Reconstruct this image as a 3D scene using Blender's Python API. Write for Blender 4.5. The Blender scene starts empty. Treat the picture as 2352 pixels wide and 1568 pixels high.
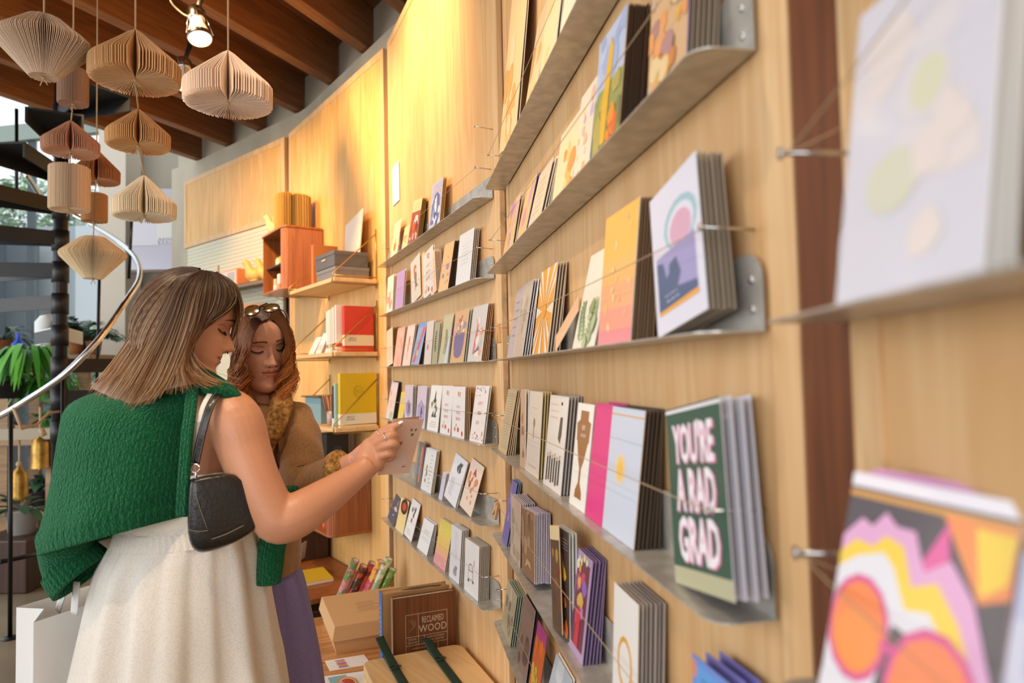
import bpy, math, random
import numpy as np
from mathutils import Vector, Matrix
rnd = random.Random(7)
S = bpy.context.scene
COL = S.collection
sin, cos, rad = math.sin, math.cos, math.radians

# ------------------------------------------------------------------ camera
EYE = 1.45
FOC = 1568.0                       # focal length in pixels of the 2352-wide frame (24 mm)
PITCH, ROLL = rad(2.45), 0.021
_f = Vector((0, cos(PITCH), sin(PITCH)))
_r0 = Vector((1, 0, 0)); _u0 = _r0.cross(_f)
_r = _r0 * cos(ROLL) - _u0 * sin(ROLL)
_u = _u0 * cos(ROLL) + _r0 * sin(ROLL)
cam = bpy.data.cameras.new('camera'); cam_o = bpy.data.objects.new('camera', cam); COL.objects.link(cam_o)
cam.sensor_width = 36; cam.lens = 24; cam.clip_start = 0.05; cam.clip_end = 200
M = Matrix.Identity(4)
for i in range(3):
    M[i][0] = _r[i]; M[i][1] = _u[i]; M[i][2] = -_f[i]
M[2][3] = EYE
cam_o.matrix_world = M
cam.dof.use_dof = True; cam.dof.focus_distance = 1.95; cam.dof.aperture_fstop = 3.0
S.camera = cam_o
S.view_settings.view_transform = 'Standard'; S.view_settings.look = 'None'
S.view_settings.exposure = 0.0; S.view_settings.gamma = 1; S.view_settings.use_curve_mapping = False

# ------------------------------------------------------------------ world and lights
W = bpy.data.worlds.new('world'); S.world = W; W.use_nodes = True
bg = W.node_tree.nodes['Background']
bg.inputs[0].default_value = (0.86, 0.93, 1.0, 1); bg.inputs[1].default_value = 1.5

def area(name, loc, target, sx, sy, power, col):
    l = bpy.data.lights.new(name, 'AREA'); l.shape = 'RECTANGLE'; l.size = sx; l.size_y = sy
    l.energy = power; l.color = col
    o = bpy.data.objects.new(name, l); COL.objects.link(o)
    o.location = loc; o.rotation_euler = (Vector(target) - Vector(loc)).to_track_quat('-Z', 'Y').to_euler()
    return o
def spot(name, loc, target, power, deg, blend=0.6, col=(1, .72, .40), size=.05):
    l = bpy.data.lights.new(name, 'SPOT'); l.energy = power; l.color = col
    l.spot_size = rad(deg); l.spot_blend = blend; l.shadow_soft_size = size
    o = bpy.data.objects.new(name, l); COL.objects.link(o)
    o.location = loc; o.rotation_euler = (Vector(target) - Vector(loc)).to_track_quat('-Z', 'Y').to_euler()
    return o
# area light added behind the camera as unseen front daylight, and daylight from the glazed side on the left
area('front_fill_daylight', (-1.6, -3.2, 2.0), (-.1, 1.6, 1.3), 3.4, 2.2, 62, (1.0, .93, .85))
area('side_window_daylight', (-5.4, 2.4, 1.9), (-.9, 3.6, 2.3), 3.4, 2.8, 95, (1, .95, .88))
# the shop's halogen ceiling spots
spot('ceiling_spot_light', (-1.15, 2.55, 3.46), (-.42, 3.15, 2.85), 210, 84, 1., (1, .66, .30))
spot('ceiling_spot_light', (-1.75, 3.15, 3.46), (-1.0, 4.25, 2.4), 250, 88, 1., (1, .62, .27))
spot('ceiling_spot_light', (-2.5, 3.9, 3.46), (-1.9, 5.4, 2.2), 190, 85, 1., (1, .64, .30))
spot('ceiling_spot_light', (-.75, 1.0, 3.46), (.1, 1.6, 1.9), 75, 95, .9, (1, .80, .58))
spot('ceiling_spot_light', (-1.2, .5, 3.46), (-.5, 2.0, 1.0), 85, 70, .8, (1, .74, .48))

# ------------------------------------------------------------------ helpers
def ray(px, py):
    return _f + _r * ((px - 1176) / FOC) - _u * ((py - 784) / FOC)
def at(px, py, Y):
    """point at distance Y into the room that the photograph shows at (px, py)"""
    d = ray(px, py); d = d * (Y / d.y); return Vector((d.x, d.y, d.z + EYE))
def on_z(px, py, z):
    d = ray(px, py); d = d * ((z - EYE) / d.z); return Vector((d.x, d.y, z))
def proj(p):
    q = Vector(p) - Vector((0, 0, EYE)); z = q.dot(_f)
    return 1176 + FOC * q.dot(_r) / z, 784 - FOC * q.dot(_u) / z
def srgb(h):
    if isinstance(h, str):
        h = h.lstrip('#'); c = [int(h[i:i + 2], 16) / 255 for i in (0, 2, 4)]
    else: c = [v / 255 for v in h]
    return tuple([(v / 12.92 if v <= .04045 else ((v + .055) / 1.055) ** 2.4) for v in c])

MATS = {}
def mat(col, rough=.6, metal=0., coat=0., emit=0., trans=0., alpha=1., key=None, bump=None, sheen=0., sss=0., spec=None):
    k = key or (str(col), rough, metal, coat, emit, trans, alpha, str(bump), sheen, sss)
    if k in MATS: return MATS[k]
    m = bpy.data.materials.new('material'); m.use_nodes = True; MATS[k] = m
    nt = m.node_tree; b = nt.nodes['Principled BSDF']; c = srgb(col)
    b.inputs['Base Color'].default_value = (*c, 1); b.inputs['Roughness'].default_value = rough
    b.inputs['Metallic'].default_value = metal; b.inputs['Coat Weight'].default_value = coat
    b.inputs['Coat Roughness'].default_value = .12
    if spec is not None: b.inputs['Specular IOR Level'].default_value = spec
    if emit: b.inputs['Emission Color'].default_value = (*c, 1); b.inputs['Emission Strength'].default_value = emit
    if trans: b.inputs['Transmission Weight'].default_value = trans
    if alpha < 1: b.inputs['Alpha'].default_value = alpha
    if sheen: b.inputs['Sheen Weight'].default_value = sheen
    if sss:
        b.inputs['Subsurface Weight'].default_value = sss; b.inputs['Subsurface Radius'].default_value = (.012, .004, .002)
        b.inputs['Subsurface Scale'].default_value = 1.0
    if bump:                                   # (scale, strength)
        n = nt.nodes.new('ShaderNodeTexNoise'); n.inputs['Scale'].default_value = bump[0]; n.inputs['Detail'].default_value = 4
        t = nt.nodes.new('ShaderNodeTexCoord'); nt.links.new(t.outputs['Object'], n.inputs['Vector'])
        bu = nt.nodes.new('ShaderNodeBump'); bu.inputs['Strength'].default_value = bump[1]; bu.inputs['Distance'].default_value = .01
        nt.links.new(n.outputs['Fac'], bu.inputs['Height']); nt.links.new(bu.outputs[0], b.inputs['Normal'])
    return m
def two_tone(key, c1, c2, scale=(1, 1, 1), nscale=4., detail=5., rough=.6, distort=0., lo=.35, hi=.65, bump=.0, bdist=.002, kind='noise', c3=None, metal=0, coat=0, rot=(0, 0, 0), sheen=0):
    """procedural two (or three) colour material on object coordinates"""
    if key in MATS: return MATS[key]
    m = bpy.data.materials.new(key); m.use_nodes = True; MATS[key] = m
    nt = m.node_tree; N = nt.nodes; L = nt.links; b = N['Principled BSDF']
    t = N.new('ShaderNodeTexCoord'); mp = N.new('ShaderNodeMapping'); mp.inputs['Scale'].default_value = scale
    mp.inputs['Rotation'].default_value = rot
    L.new(t.outputs['Object'], mp.inputs['Vector'])
    if kind == 'wave':
        n = N.new('ShaderNodeTexWave'); n.inputs['Scale'].default_value = nscale; n.inputs['Distortion'].default_value = distort
        n.inputs['Detail'].default_value = detail; n.inputs['Detail Scale'].default_value = 1.2
    elif kind == 'voronoi':
        n = N.new('ShaderNodeTexVoronoi'); n.inputs['Scale'].default_value = nscale
    else:
        n = N.new('ShaderNodeTexNoise'); n.inputs['Scale'].default_value = nscale; n.inputs['Detail'].default_value = detail
        n.inputs['Distortion'].default_value = distort
    L.new(mp.outputs[0], n.inputs['Vector'])
    r = N.new('ShaderNodeValToRGB'); e = r.color_ramp.elements
    e[0].position = lo; e[0].color = (*srgb(c1), 1); e[1].position = hi; e[1].color = (*srgb(c2), 1)
    if c3: x = e.new((lo + hi) / 2); x.color = (*srgb(c3), 1)
    o = n.outputs['Distance'] if kind == 'voronoi' else n.outputs['Fac'] if 'Fac' in n.outputs else n.outputs[0]
    L.new(o, r.inputs[0]); L.new(r.outputs[0], b.inputs['Base Color'])
    b.inputs['Roughness'].default_value = rough; b.inputs['Metallic'].default_value = metal; b.inputs['Coat Weight'].default_value = coat
    if sheen: b.inputs['Sheen Weight'].default_value = sheen
    if bump:
        bu = N.new('ShaderNodeBump'); bu.inputs['Strength'].default_value = bump; bu.inputs['Distance'].default_value = bdist
        L.new(o, bu.inputs['Height']); L.new(bu.outputs[0], b.inputs['Normal'])
    return m
def wood(key, light, dark, horiz=None, fine=1., rough=.5, coat=0., contrast=.5):
    """long soft grain; horiz None = vertical grain, else an angle of the grain in plan"""
    if key in MATS: return MATS[key]
    m = bpy.data.materials.new(key); m.use_nodes = True; MATS[key] = m
    nt = m.node_tree; N = nt.nodes; L = nt.links; b = N['Principled BSDF']
    t = N.new('ShaderNodeTexCoord'); mp = N.new('ShaderNodeMapping')
    if horiz is None: mp.inputs['Scale'].default_value = (9 * fine, 9 * fine, .75)
    else:
        mp.vector_type = 'TEXTURE'; mp.inputs['Rotation'].default_value = (0, 0, horiz); mp.inputs['Scale'].default_value = (1.3, 1 / (11 * fine), 1 / (11 * fine))
    L.new(t.outputs['Object'], mp.inputs['Vector'])
    n1 = N.new('ShaderNodeTexNoise'); n1.inputs['Scale'].default_value = 1.4; n1.inputs['Detail'].default_value = 2; n1.inputs['Distortion'].default_value = .9
    n2 = N.new('ShaderNodeTexNoise'); n2.inputs['Scale'].default_value = 9; n2.inputs['Detail'].default_value = 5
    L.new(mp.outputs[0], n1.inputs['Vector']); L.new(mp.outputs[0], n2.inputs['Vector'])
    ma = N.new('ShaderNodeMath'); ma.operation = 'MULTIPLY'; ma.inputs[1].default_value = 7; L.new(n1.outputs['Fac'], ma.inputs[0])
    fr = N.new('ShaderNodeMath'); fr.operation = 'PINGPONG'; fr.inputs[1].default_value = 1; L.new(ma.outputs[0], fr.inputs[0])
    mx = N.new('ShaderNodeMix'); mx.inputs[0].default_value = .45
    L.new(fr.outputs[0], mx.inputs[2]); L.new(n2.outputs['Fac'], mx.inputs[3])
    r = N.new('ShaderNodeValToRGB'); e = r.color_ramp.elements
    e[0].position = .5 - contrast / 2; e[0].color = (*srgb(dark), 1); e[1].position = .5 + contrast / 2; e[1].color = (*srgb(light), 1)
    L.new(mx.outputs[0], r.inputs[0]); L.new(r.outputs[0], b.inputs['Base Color'])
    b.inputs['Roughness'].default_value = rough; b.inputs['Coat Weight'].default_value = coat
    return m

def tag(o, label=None, cat=None, group=None, kind=None):
    if label: o['label'] = label
    if cat: o['category'] = cat
    if group: o['group'] = group
    if kind: o['kind'] = kind
    return o
def thing(name, loc, label, cat, group=None):
    o = bpy.data.objects.new(name, None); COL.objects.link(o); o.empty_display_size = .05
    o.location = loc; return tag(o, label, cat, group)
def wloc(o):
    v = Vector(o.location)
    while o.parent: o = o.parent; v += Vector(o.location)
    return v
_TXT = {}
def text_geo(s, bold=0.):
    key = (s, bold)
    if key not in _TXT:
        c = bpy.data.curves.new('t', 'FONT'); c.body = s; c.align_x = 'CENTER'; c.align_y = 'CENTER'; c.size = 1; c.resolution_u = 2; c.offset = bold
        o = bpy.data.objects.new('t', c); COL.objects.link(o)
        bpy.context.view_layer.update()
        me = o.evaluated_get(bpy.context.evaluated_depsgraph_get()).to_mesh()
        _TXT[key] = ([(v.co.x, v.co.y) for v in me.vertices], [tuple(p.vertices) for p in me.polygons])
        o.to_mesh_clear(); bpy.data.objects.remove(o); bpy.data.curves.remove(c)
    return _TXT[key]

class MB:
    def __init__(s): s.v = []; s.f = []; s.m = []; s.mats = []; s.sm = []
    def mi(s, m):
        if m not in s.mats: s.mats.append(m)
        return s.mats.index(m)
    def add(s, vs, fs, m, smooth=False):
        k = len(s.v); s.v += [tuple(v) for v in vs]; i = s.mi(m)
        for f in fs: s.f.append(tuple(k + a for a in f)); s.m.append(i); s.sm.append(smooth)
        return s
    def hexa(s, p, m):                          # 8 corners: bottom ring then top ring
        return s.add(p, [(3, 2, 1, 0), (4, 5, 6, 7), (0, 1, 5, 4), (1, 2, 6, 5), (2, 3, 7, 6), (3, 0, 4, 7)], m)
    def box(s, a, b, m):
        (x0, y0, z0), (x1, y1, z1) = a, b
        return s.hexa([(x0, y0, z0), (x1, y0, z0), (x1, y1, z0), (x0, y1, z0), (x0, y0, z1), (x1, y0, z1), (x1, y1, z1), (x0, y1, z1)], m)
    def obox(s, o, X, Y, Z, m):                 # corner + three edge vectors
        o, X, Y, Z = map(Vector, (o, X, Y, Z))
        return s.hexa([o, o + X, o + X + Y, o + Y, o + Z, o + X + Z, o + X + Y + Z, o + Y + Z], m)
    def prism(s, pts, ext, m, smooth=False):    # polygon of 3-D points pushed along ext
        n = len(pts); ext = Vector(ext); a = [Vector(p) for p in pts]
        s.add(a + [p + ext for p in a], [tuple(range(n - 1, -1, -1)), tuple(range(n, 2 * n))], m)
        k = len(s.v) - 2 * n; i = s.mi(m)
        for j in range(n):
            s.f.append((k + j, k + (j + 1) % n, k + n + (j + 1) % n, k + n + j)); s.m.append(i); s.sm.append(smooth)
        return s
    def rings(s, R, m, cap=True, smooth=True, close=True):
        n = len(R[0]); vs = [p for r in R for p in r]; fs = []
        for i in range(len(R) - 1):
            for j in range(n if close else n - 1):
                a = i * n + j; b = i * n + (j + 1) % n; fs.append((a, b, b + n, a + n))
        if cap and close: fs += [tuple(range(n - 1, -1, -1)), tuple(range(len(vs) - n, len(vs)))]
        return s.add(vs, fs, m, smooth)
    def tube(s, P, r, m, n=8, cap=True, smooth=True, flat=None):
        P = [Vector(p) for p in P]; k = len(P)
        rr = r if isinstance(r, (list, tuple)) else [r] * k
        T = [(P[min(i + 1, k - 1)] - P[max(i - 1, 0)]).normalized() for i in range(k)]
        up = Vector((0, 0, 1)) if abs(T[0].z) < .9 else Vector((0, 1, 0))
        if flat is not None: up = Vector(flat)
        A = (up - T[0] * up.dot(T[0])).normalized(); R = []
        for i in range(k):
            A = (A - T[i] * A.dot(T[i])).normalized(); B = T[i].cross(A)
            ra, rb = rr[i] if isinstance(rr[i], (tuple, list)) else (rr[i], rr[i])
            R.append([P[i] + A * (ra * cos(2 * math.pi * j / n)) + B * (rb * sin(2 * math.pi * j / n)) for j in range(n)])
        return s.rings(R, m, cap, smooth)
    def lathe(s, prof, o, m, n=24, cap=True, smooth=True, axis=None, sx=1.):
        o = Vector(o); Z = Vector(axis).normalized() if axis else Vector((0, 0, 1))
        X = Z.orthogonal().normalized(); Y = Z.cross(X)
        if not axis: X, Y = Vector((1, 0, 0)), Vector((0, 1, 0))
        R = [[o + Z * z + X * (r * cos(2 * math.pi * j / n)) + Y * (r * sx * sin(2 * math.pi * j / n)) for j in range(n)] for r, z in prof]
        return s.rings(R, m, cap, smooth)
    def ball(s, c, r, m, n=16, k=10):
        rx, ry, rz = r if isinstance(r, (tuple, list)) else (r, r, r); c = Vector(c)
        R = []
        for i in range(k + 1):
            t = -math.pi / 2 + math.pi * i / k; q = max(cos(t), .01)
            R.append([c + Vector((rx * q * cos(2 * math.pi * j / n), ry * q * sin(2 * math.pi * j / n), rz * sin(t))) for j in range(n)])
        return s.rings(R, m)
    def text(s, t, o, X, Y, size, m, wide=1., bold=0.):  # centred text at o, X right and Y up
        vs, fs = text_geo(t, bold); o, X, Y = Vector(o), Vector(X), Vector(Y)
        return s.add([o + X * (x * size * wide) + Y * (y * size) for x, y in vs], fs, m)
    def build(s, name, parent=None, bevel=0., sub=0, label=None):
        me = bpy.data.meshes.new(name); off = wloc(parent) if parent else Vector((0, 0, 0))
        me.from_pydata([(v[0] - off.x, v[1] - off.y, v[2] - off.z) for v in s.v], [], s.f)
        for m in s.mats: me.materials.append(m)
        me.polygons.foreach_set('material_index', s.m); me.polygons.foreach_set('use_smooth', s.sm)
        me.update(); o = bpy.data.objects.new(name, me); COL.objects.link(o)
        if parent: o.parent = parent
        if bevel:
            b = o.modifiers.new('b', 'BEVEL'); b.width = bevel; b.segments = 2; b.limit_method = 'ANGLE'
        if sub:
            b = o.modifiers.new('s', 'SUBSURF'); b.levels = sub; b.render_levels = sub
        if label: o['label'] = label
        return o
def smooth_path(P, k=6):
    """Catmull-Rom through points of any dimension"""
    P = [np.array(p, float) for p in P]; Q = [2 * P[0] - P[1]] + P + [2 * P[-1] - P[-2]]; out = []
    for i in range(1, len(Q) - 2):
        a, b, c, d = Q[i - 1:i + 3]
        for j in range(k):
            t = j / k
            out.append(.5 * (2 * b + (c - a) * t + (2 * a - 5 * b + 4 * c - d) * t * t + (3 * b - a - 3 * c + d) * t ** 3))
    out.append(P[-1]); return out
def px_path(P, k=6):
    return [at(*q[:3]) for q in smooth_path(P, k)]

# ------------------------------------------------------------------ materials
PLY = wood('plywood', '#e2bd8c', '#cf9f68', contrast=1.0)
PLY2 = wood('plywood_edge', '#e9c797', '#cda06c', fine=1.6, contrast=1.0)
PLY_LIT = wood('plywood_lit_gold', '#e8bd7c', '#d39c52', fine=.8, contrast=1.0)  # same plywood, with the golden light on the far panels put into its colour
BROWN = wood('dark_fir', '#7d4520', '#50270d', fine=1.5, contrast=1.)
JOIST = wood('joist_wood', '#96602f', '#6c4222', horiz=math.pi / 2 - rad(23.7), contrast=1.)
DECK = wood('deck_wood', '#8a5a34', '#6a4426', horiz=math.pi / 2 - rad(23.7), contrast=1.)
TABLE = wood('table_wood', '#d39a5c', '#9c6030', horiz=rad(22.8), contrast=.8, coat=.2)
TEAK = wood('teak', '#b36a33', '#8b4a1e', fine=2.2, contrast=.9, coat=.2)
WALNUT = wood('dark_walnut', '#4a2a18', '#2a160c', fine=2, contrast=1)
MAPLE = wood('pale_maple', '#ecc995', '#dcae72', horiz=rad(126), contrast=1.)
CONC = two_tone('concrete', '#a9a08e', '#bdb4a0', scale=(1, 1, .6), nscale=2.2, rough=.85, bump=.15)
FLOOR = two_tone('polished_concrete', '#6f6350', '#8a7c66', nscale=1.6, rough=.35)
GALV = two_tone('galvanised_steel', '#b3b1ab', '#cbc8c1', nscale=30, detail=2, rough=.36, metal=.5)
STEEL = mat('#c9c9c9', .25, 1.); CHROME = mat('#d8d8d8', .12, 1.)
BLACK = mat('#141416', .45); BLACKM = mat('#101114', .35, .3)
BRASS = mat('#b98c3c', .3, 1.); GOLDW = mat('#c7a56a', .3, .9)
WHITE = mat('#f1efec', .6); PAPER = mat('#e9e2d6', .7)
KRAFT = mat('#caa274', .8); TWINE = mat('#b59c7c', .9)
# ------------------------------------------------------------------ the curved wall and its panels
class Wall:
    """a flat wall panel: u runs away from the camera along it, d stands off it into the room, z is height"""
    def __init__(s, p0, deg): s.p0 = Vector((p0[0], p0[1], 0)); a = rad(deg); s.a = a
    def _x(s): pass
    @property
    def D(s): return Vector((-sin(s.a), cos(s.a), 0))
    @property
    def Nn(s): return Vector((-cos(s.a), -sin(s.a), 0))      # towards the room
    def pt(s, u, d, z): return s.p0 + s.D * u + s.Nn * d + Vector((0, 0, z))
    def hit(s, px, py, d=0):
        q = ray(px, py); p = s.p0 + s.Nn * d; n = s.Nn
        t = p.dot(n) / Vector((q.x, q.y, 0)).dot(n); w = q * t
        return (w - p).dot(s.D), w.z + EYE
    def u_of(s, px, d, z):
        """u whose point (u, d, z) the photograph shows in column px"""
        lo, hi = -.6, 9.
        f = lambda u: (lambda v: (v.dot(_r) / v.dot(_f)) - (px - 1176) / FOC)(s.pt(u, d, z) - Vector((0, 0, EYE)))
        # start in front of the camera
        while (s.pt(lo, d, z) - Vector((0, 0, EYE))).dot(_f) < .05: lo += .05
        for _ in range(50):
            mid = (lo + hi) / 2
            if f(mid) > 0: lo = mid
            else: hi = mid
        return (lo + hi) / 2
def _w(X0, deg): return Wall((X0 + .07 / cos(rad(deg)), 0), deg)
WA = _w(.300, 9.7); WB = _w(.853, 22.8)
_c0 = WB.pt(4.13, 0, 0) + Vector((-sin(rad(29.3)), cos(rad(29.3)), 0)) * .075
WC = Wall((_c0.x, _c0.y), 35.9)
_d0 = WC.pt(1.70, 0, 0) + Vector((-sin(rad(42.4)), cos(rad(42.4)), 0)) * .08
WD = Wall((_d0.x, _d0.y), 49.0)
_o0 = WA.pt(.63, 0, 0) - Vector((-sin(rad(3.15)), cos(rad(3.15)), 0)) * .085
WO = Wall((_o0.x, _o0.y), -3.4)
RACK = {'A': (WA, .63, 2.235), 'B': (WB, 2.47, 4.13), 'C': (WC, 0, 1.70), 'D': (WD, 0, 1.80), 'O': (WO, -1.1, 0)}
TOPZ = EYE + 1.88
def wall_panel(W, u0, u1, z0, z1, label, sheet=PLY, rails=True, t=.022):
    root = thing('wall_panel', W.pt((u0 + u1) / 2, 0, z0), label, 'panel')
    b = MB(); s = .045
    b.obox(W.pt(u0 + .01, -.03, z0 + .01), W.D * (u1 - u0 - .02), W.Nn * .03, (0, 0, z1 - z0 - .02), sheet); b.build('plywood_sheet', root)
    for u in (u0, u1 - s):
        b = MB(); b.obox(W.pt(u, -.06, z0), W.D * s, W.Nn * (.06 + .004), (0, 0, z1 - z0), PLY2); b.build('stile', root, .001)
    if rails:
        for z in (z0, z1 - s):
            b = MB(); b.obox(W.pt(u0 + s, -.06, z), W.D * (u1 - u0 - 2 * s), W.Nn * (.06 + .004), (0, 0, s), PLY2); b.build('rail', root, .001)
    return root
wall_panel(WA, .63, 2.235, .04, TOPZ, 'tall plywood wall panel nearest the camera, carrying metal shelves packed with cards')
wall_panel(WB, 2.47, 4.13, .04, TOPZ, 'tall plywood wall panel with card shelves, glowing yellow at its top')
wall_panel(WC, 0, 1.70, .04, TOPZ, 'tall plywood wall panel behind the brass bracket shelves and tambour cabinet', PLY_LIT)
wall_panel(WD, 0, 1.80, EYE + 1.23, TOPZ, 'short plywood panel above the pegboard at the far end of the wall', PLY_LIT)
wall_panel(WO, -1.1, 0, .04, TOPZ, 'blurred plywood panel at the right edge of the photo')
# dark fir posts that fill the gaps between panels
def gap_post(n, pa, pb, back=.025):
    b = MB(); v = Vector((pb.x - pa.x, pb.y - pa.y, 0)); nn = Vector((-v.y, v.x, 0)).normalized() * (-1)
    if nn.x > 0: nn = -nn
    o = Vector((pa.x, pa.y, .02)) - nn * (back + .03)
    b.obox(o + v * .02, v * .96, nn * .03, (0, 0, TOPZ - .02), BROWN)
    tag(b.build('trim_%d' % n), kind='structure')
gap_post(1, WO.pt(0, 0, 0), WA.pt(.63, 0, 0), -.002)
gap_post(2, WA.pt(2.235, 0, 0), WB.pt(2.47, 0, 0), .014)
gap_post(3, WB.pt(4.13, 0, 0), WC.pt(0, 0, 0))
gap_post(4, WC.pt(1.7, 0, 0), WD.pt(0, 0, 0))
# pegboard below the short panel
pb = MB(); z0, z1 = .04, EYE + 1.24
z1 = EYE + 1.225
pb.obox(WD.pt(.05, -.03, z0), WD.D * 1.70, WD.Nn * .022, (0, 0, z1 - z0), mat('#d9d4bd', .7))
hole = mat('#5c5a4c', .8)
for i in range(62):
    for j in range(30):
        u = .04 + i * .0285; z = z1 - .035 - j * .0285 * 1.15
        p = WD.pt(u, -.0075, z); X = WD.D * .0042; Z = Vector((0, 0, .0048))
        pb.add([p - X - Z * .6, p - X + Z * .6, p - X * .3 + Z, p + X * .3 + Z, p + X + Z * .6, p + X - Z * .6, p + X * .3 - Z, p - X * .3 - Z][::-1], [tuple(range(8))], hole)
tag(pb.build('pegboard'), 'cream perforated pegboard below the short plywood panel at the far left', 'pegboard')

# concrete wall: follows the panels about 15 cm behind them
plan = []
for W, u0, u1 in (RACK['O'], RACK['A'], RACK['B'], RACK['C'], RACK['D']):
    plan += [W.pt(u0, -.14, 0), W.pt(u1, -.14, 0)]
plan = [WO.pt(-3.2, -.14, 0)] + plan + [WD.pt(1.8, -.14, 0) + Vector((-sin(rad(55)), cos(rad(55)), 0)) * .5]
def run(z0, z1, off):
    b = MB(); R = []
    for i, p in enumerate(plan):
        t = (plan[min(i + 1, len(plan) - 1)] - plan[max(i - 1, 0)]).normalized(); n = Vector((t.y, -t.x, 0))
        a = p + n * off; c = p + n * (off + .2)
        R.append([(a.x, a.y, z0), (c.x, c.y, z0), (c.x, c.y, z1), (a.x, a.y, z1)])
    b.rings(R, CONC, smooth=False); return b
tag(run(0, EYE + 2.12, 0).build('wall_right'), kind='structure')
tag(run(EYE + 2.12, EYE + 2.65, .07).build('wall_right_upper'), kind='structure')

# ceiling: joists on the ledge, deck above them
JD = Vector((sin(rad(23.7)), cos(rad(23.7)), 0)); JN = Vector((cos(rad(23.7)), -sin(rad(23.7)), 0))
JZ = EYE + 2.135; jn = 1
def ray_to_plan(c):
    """how far the joist line JN*c + JD*t runs before it reaches the concrete wall"""
    best = None
    for a, b in zip(plan, plan[1:]):
        e = b - a; q = a - JN * c; den = JD.x * e.y - JD.y * e.x
        if abs(den) < 1e-6: continue
        t = (q.x * e.y - q.y * e.x) / den; s = (q.x * JD.y - q.y * JD.x) / den
        if -.001 <= s <= 1.001 and t > 0 and (best is None or t > best): best = t
    return best
for c in (.65, .1, -.5, -1.05, -1.6, -2.13, -2.64, -3.16, -3.75, -4.32, -4.88, -5.46):
    t1 = ray_to_plan(c)
    if t1 is None: t1 = 6.6
    b = MB(); o = JN * (c - .045) + JD * (-1.8) + Vector((0, 0, JZ))
    b.obox(o, JN * .09, JD * (t1 + 1.8 + .03), (0, 0, .30), JOIST)
    w = b.build('ceiling_joist', None, .004)
    tag(w, 'long brown timber ceiling joist running towards the curved concrete wall', 'joist', 'timber ceiling joists')
b = MB()
_P = JN * 1.2 + JD * -1.8; _Q = JN * -7.2 + JD * -1.8
b.obox(_P + Vector((0, 0, JZ + .30)), JN * -6.72, JD * 10.2, (0, 0, .05), DECK)
tag(b.build('ceiling'), kind='structure')
# cross beam closing the ceiling where the glazed stair hall begins
b = MB(); b.box((-14, -4, -.05), (3, 9.2, 0), FLOOR); tag(b.build('floor'), kind='structure')

# ------------------------------------------------------------------ metal card shelves
ROWZ = {1: EYE + .597, 2: EYE + .319, 3: EYE + .035, 4: EYE - .247, 5: EYE - .518, 6: EYE - .796}
ORD = {1: 'top', 2: 'second', 3: 'third', 4: 'fourth', 5: 'fifth', 6: 'lowest'}
RK = {'A': 'near card rack', 'B': 'middle card rack', 'O': 'blurred right-edge rack'}
def rounded(pts_fn, L, dep, r=.026, n=5):
    """outline of a plate L long, dep deep, with its two front corners rounded"""
    o = [(0, 0)]
    for i in range(n + 1):
        a = math.pi - math.pi / 2 * i / n; o.append((r + r * cos(a), dep - r + r * sin(a)))
    for i in range(n + 1):
        a = math.pi / 2 - math.pi / 2 * i / n; o.append((L - r + r * cos(a), dep - r + r * sin(a)))
    o.append((L, 0)); return [pts_fn(*q) for q in o]
def shelf(rk, row, u0, u1):
    W = RACK[rk][0]; z = ROWZ[row]
    s = thing('metal_shelf', W.pt((u0 + u1) / 2, 0, z), 'narrow galvanised metal shelf, %s one on the %s' % (ORD[row], RK[rk]), 'shelf')
    b = MB(); b.prism(rounded(lambda l, d: W.pt(u0 + l, d + .004, z - .002), u1 - u0, .066), (0, 0, .002), GALV)
    b.build('shelf_plate', s, label='flat tray with rounded front corners')
    b = MB(); b.prism(rounded(lambda l, d: W.pt(u0 + l, .0045, z + d), u1 - u0, .08, .03), W.Nn * .0015, GALV)
    b.build('back_plate', s)
    for u in (u0 + .02, u1 - .02):
        for dz in ((.022, .052) if rk != 'O' else (.03,)):
            b = MB(); b.lathe([(.0045, 0), (.0042, .0015), (.002, .0025)], W.pt(u, .006, z + dz), STEEL, 10, axis=tuple(W.Nn)); b.build('screw', s)
def nail(W, u, z, label, L=.062, r=.0014):
    b = MB(); p = W.pt(u, 0.004, z); q = W.pt(u, L, z + .002)
    b.tube([p, q], r, STEEL, 8); b.tube([q, q + W.Nn * .0015], r * 2.6, STEEL, 10)
    tag(b.build('nail'), label, 'nail')
def cord(W, u0, z0, u1, z1, label, d=.06, r=.0007, sag=.004):
    P = []
    for i in range(13):
        t = i / 12; P.append(W.pt(u0 + (u1 - u0) * t, d, z0 + (z1 - z0) * t - sag * 4 * t * (1 - t)))
    b = MB(); b.tube(P, r, TWINE, 5); tag(b.build('cord'), label, 'cord')
for rk in 'AB':
    W, u0, u1 = RACK[rk]
    for row in range(1, 7):
        dz = .103
        a, c = (u0 + .055, u1 - .01 + (.04 if rk == 'A' else .035)) if rk == 'A' else (u0 + .06, u1 + .045)
        shelf(rk, row, a, c)
        z = ROWZ[row] + dz
        nail(W, a + .015, z, 'steel nail holding the cord, near end of the %s shelf, %s' % (ORD[row], RK[rk]), r=.0018)
        nail(W, c - .03, z, 'steel nail holding the cord, far end of the %s shelf, %s' % (ORD[row], RK[rk]))
        cord(W, a + .015, z, c - .03, z, 'thin cord strung across the cards on the %s shelf, %s' % (ORD[row], RK[rk]))
for row in (3, 4, 2, 5):
    shelf('O', row, -.95, .012)
for row in (3, 4):
    z = ROWZ[row] + (.126 if row == 3 else .104)
    nail(WO, -.02, z, 'large blurred steel nail at the right edge, above the %s shelf' % ORD[row], .058, .0021)
    cord(WO, -.02, z, -.3, z + (.04 if row == 3 else -.01), 'blurred cord tied to the large nail by the %s shelf' % ORD[row], .055, .0006)
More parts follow.
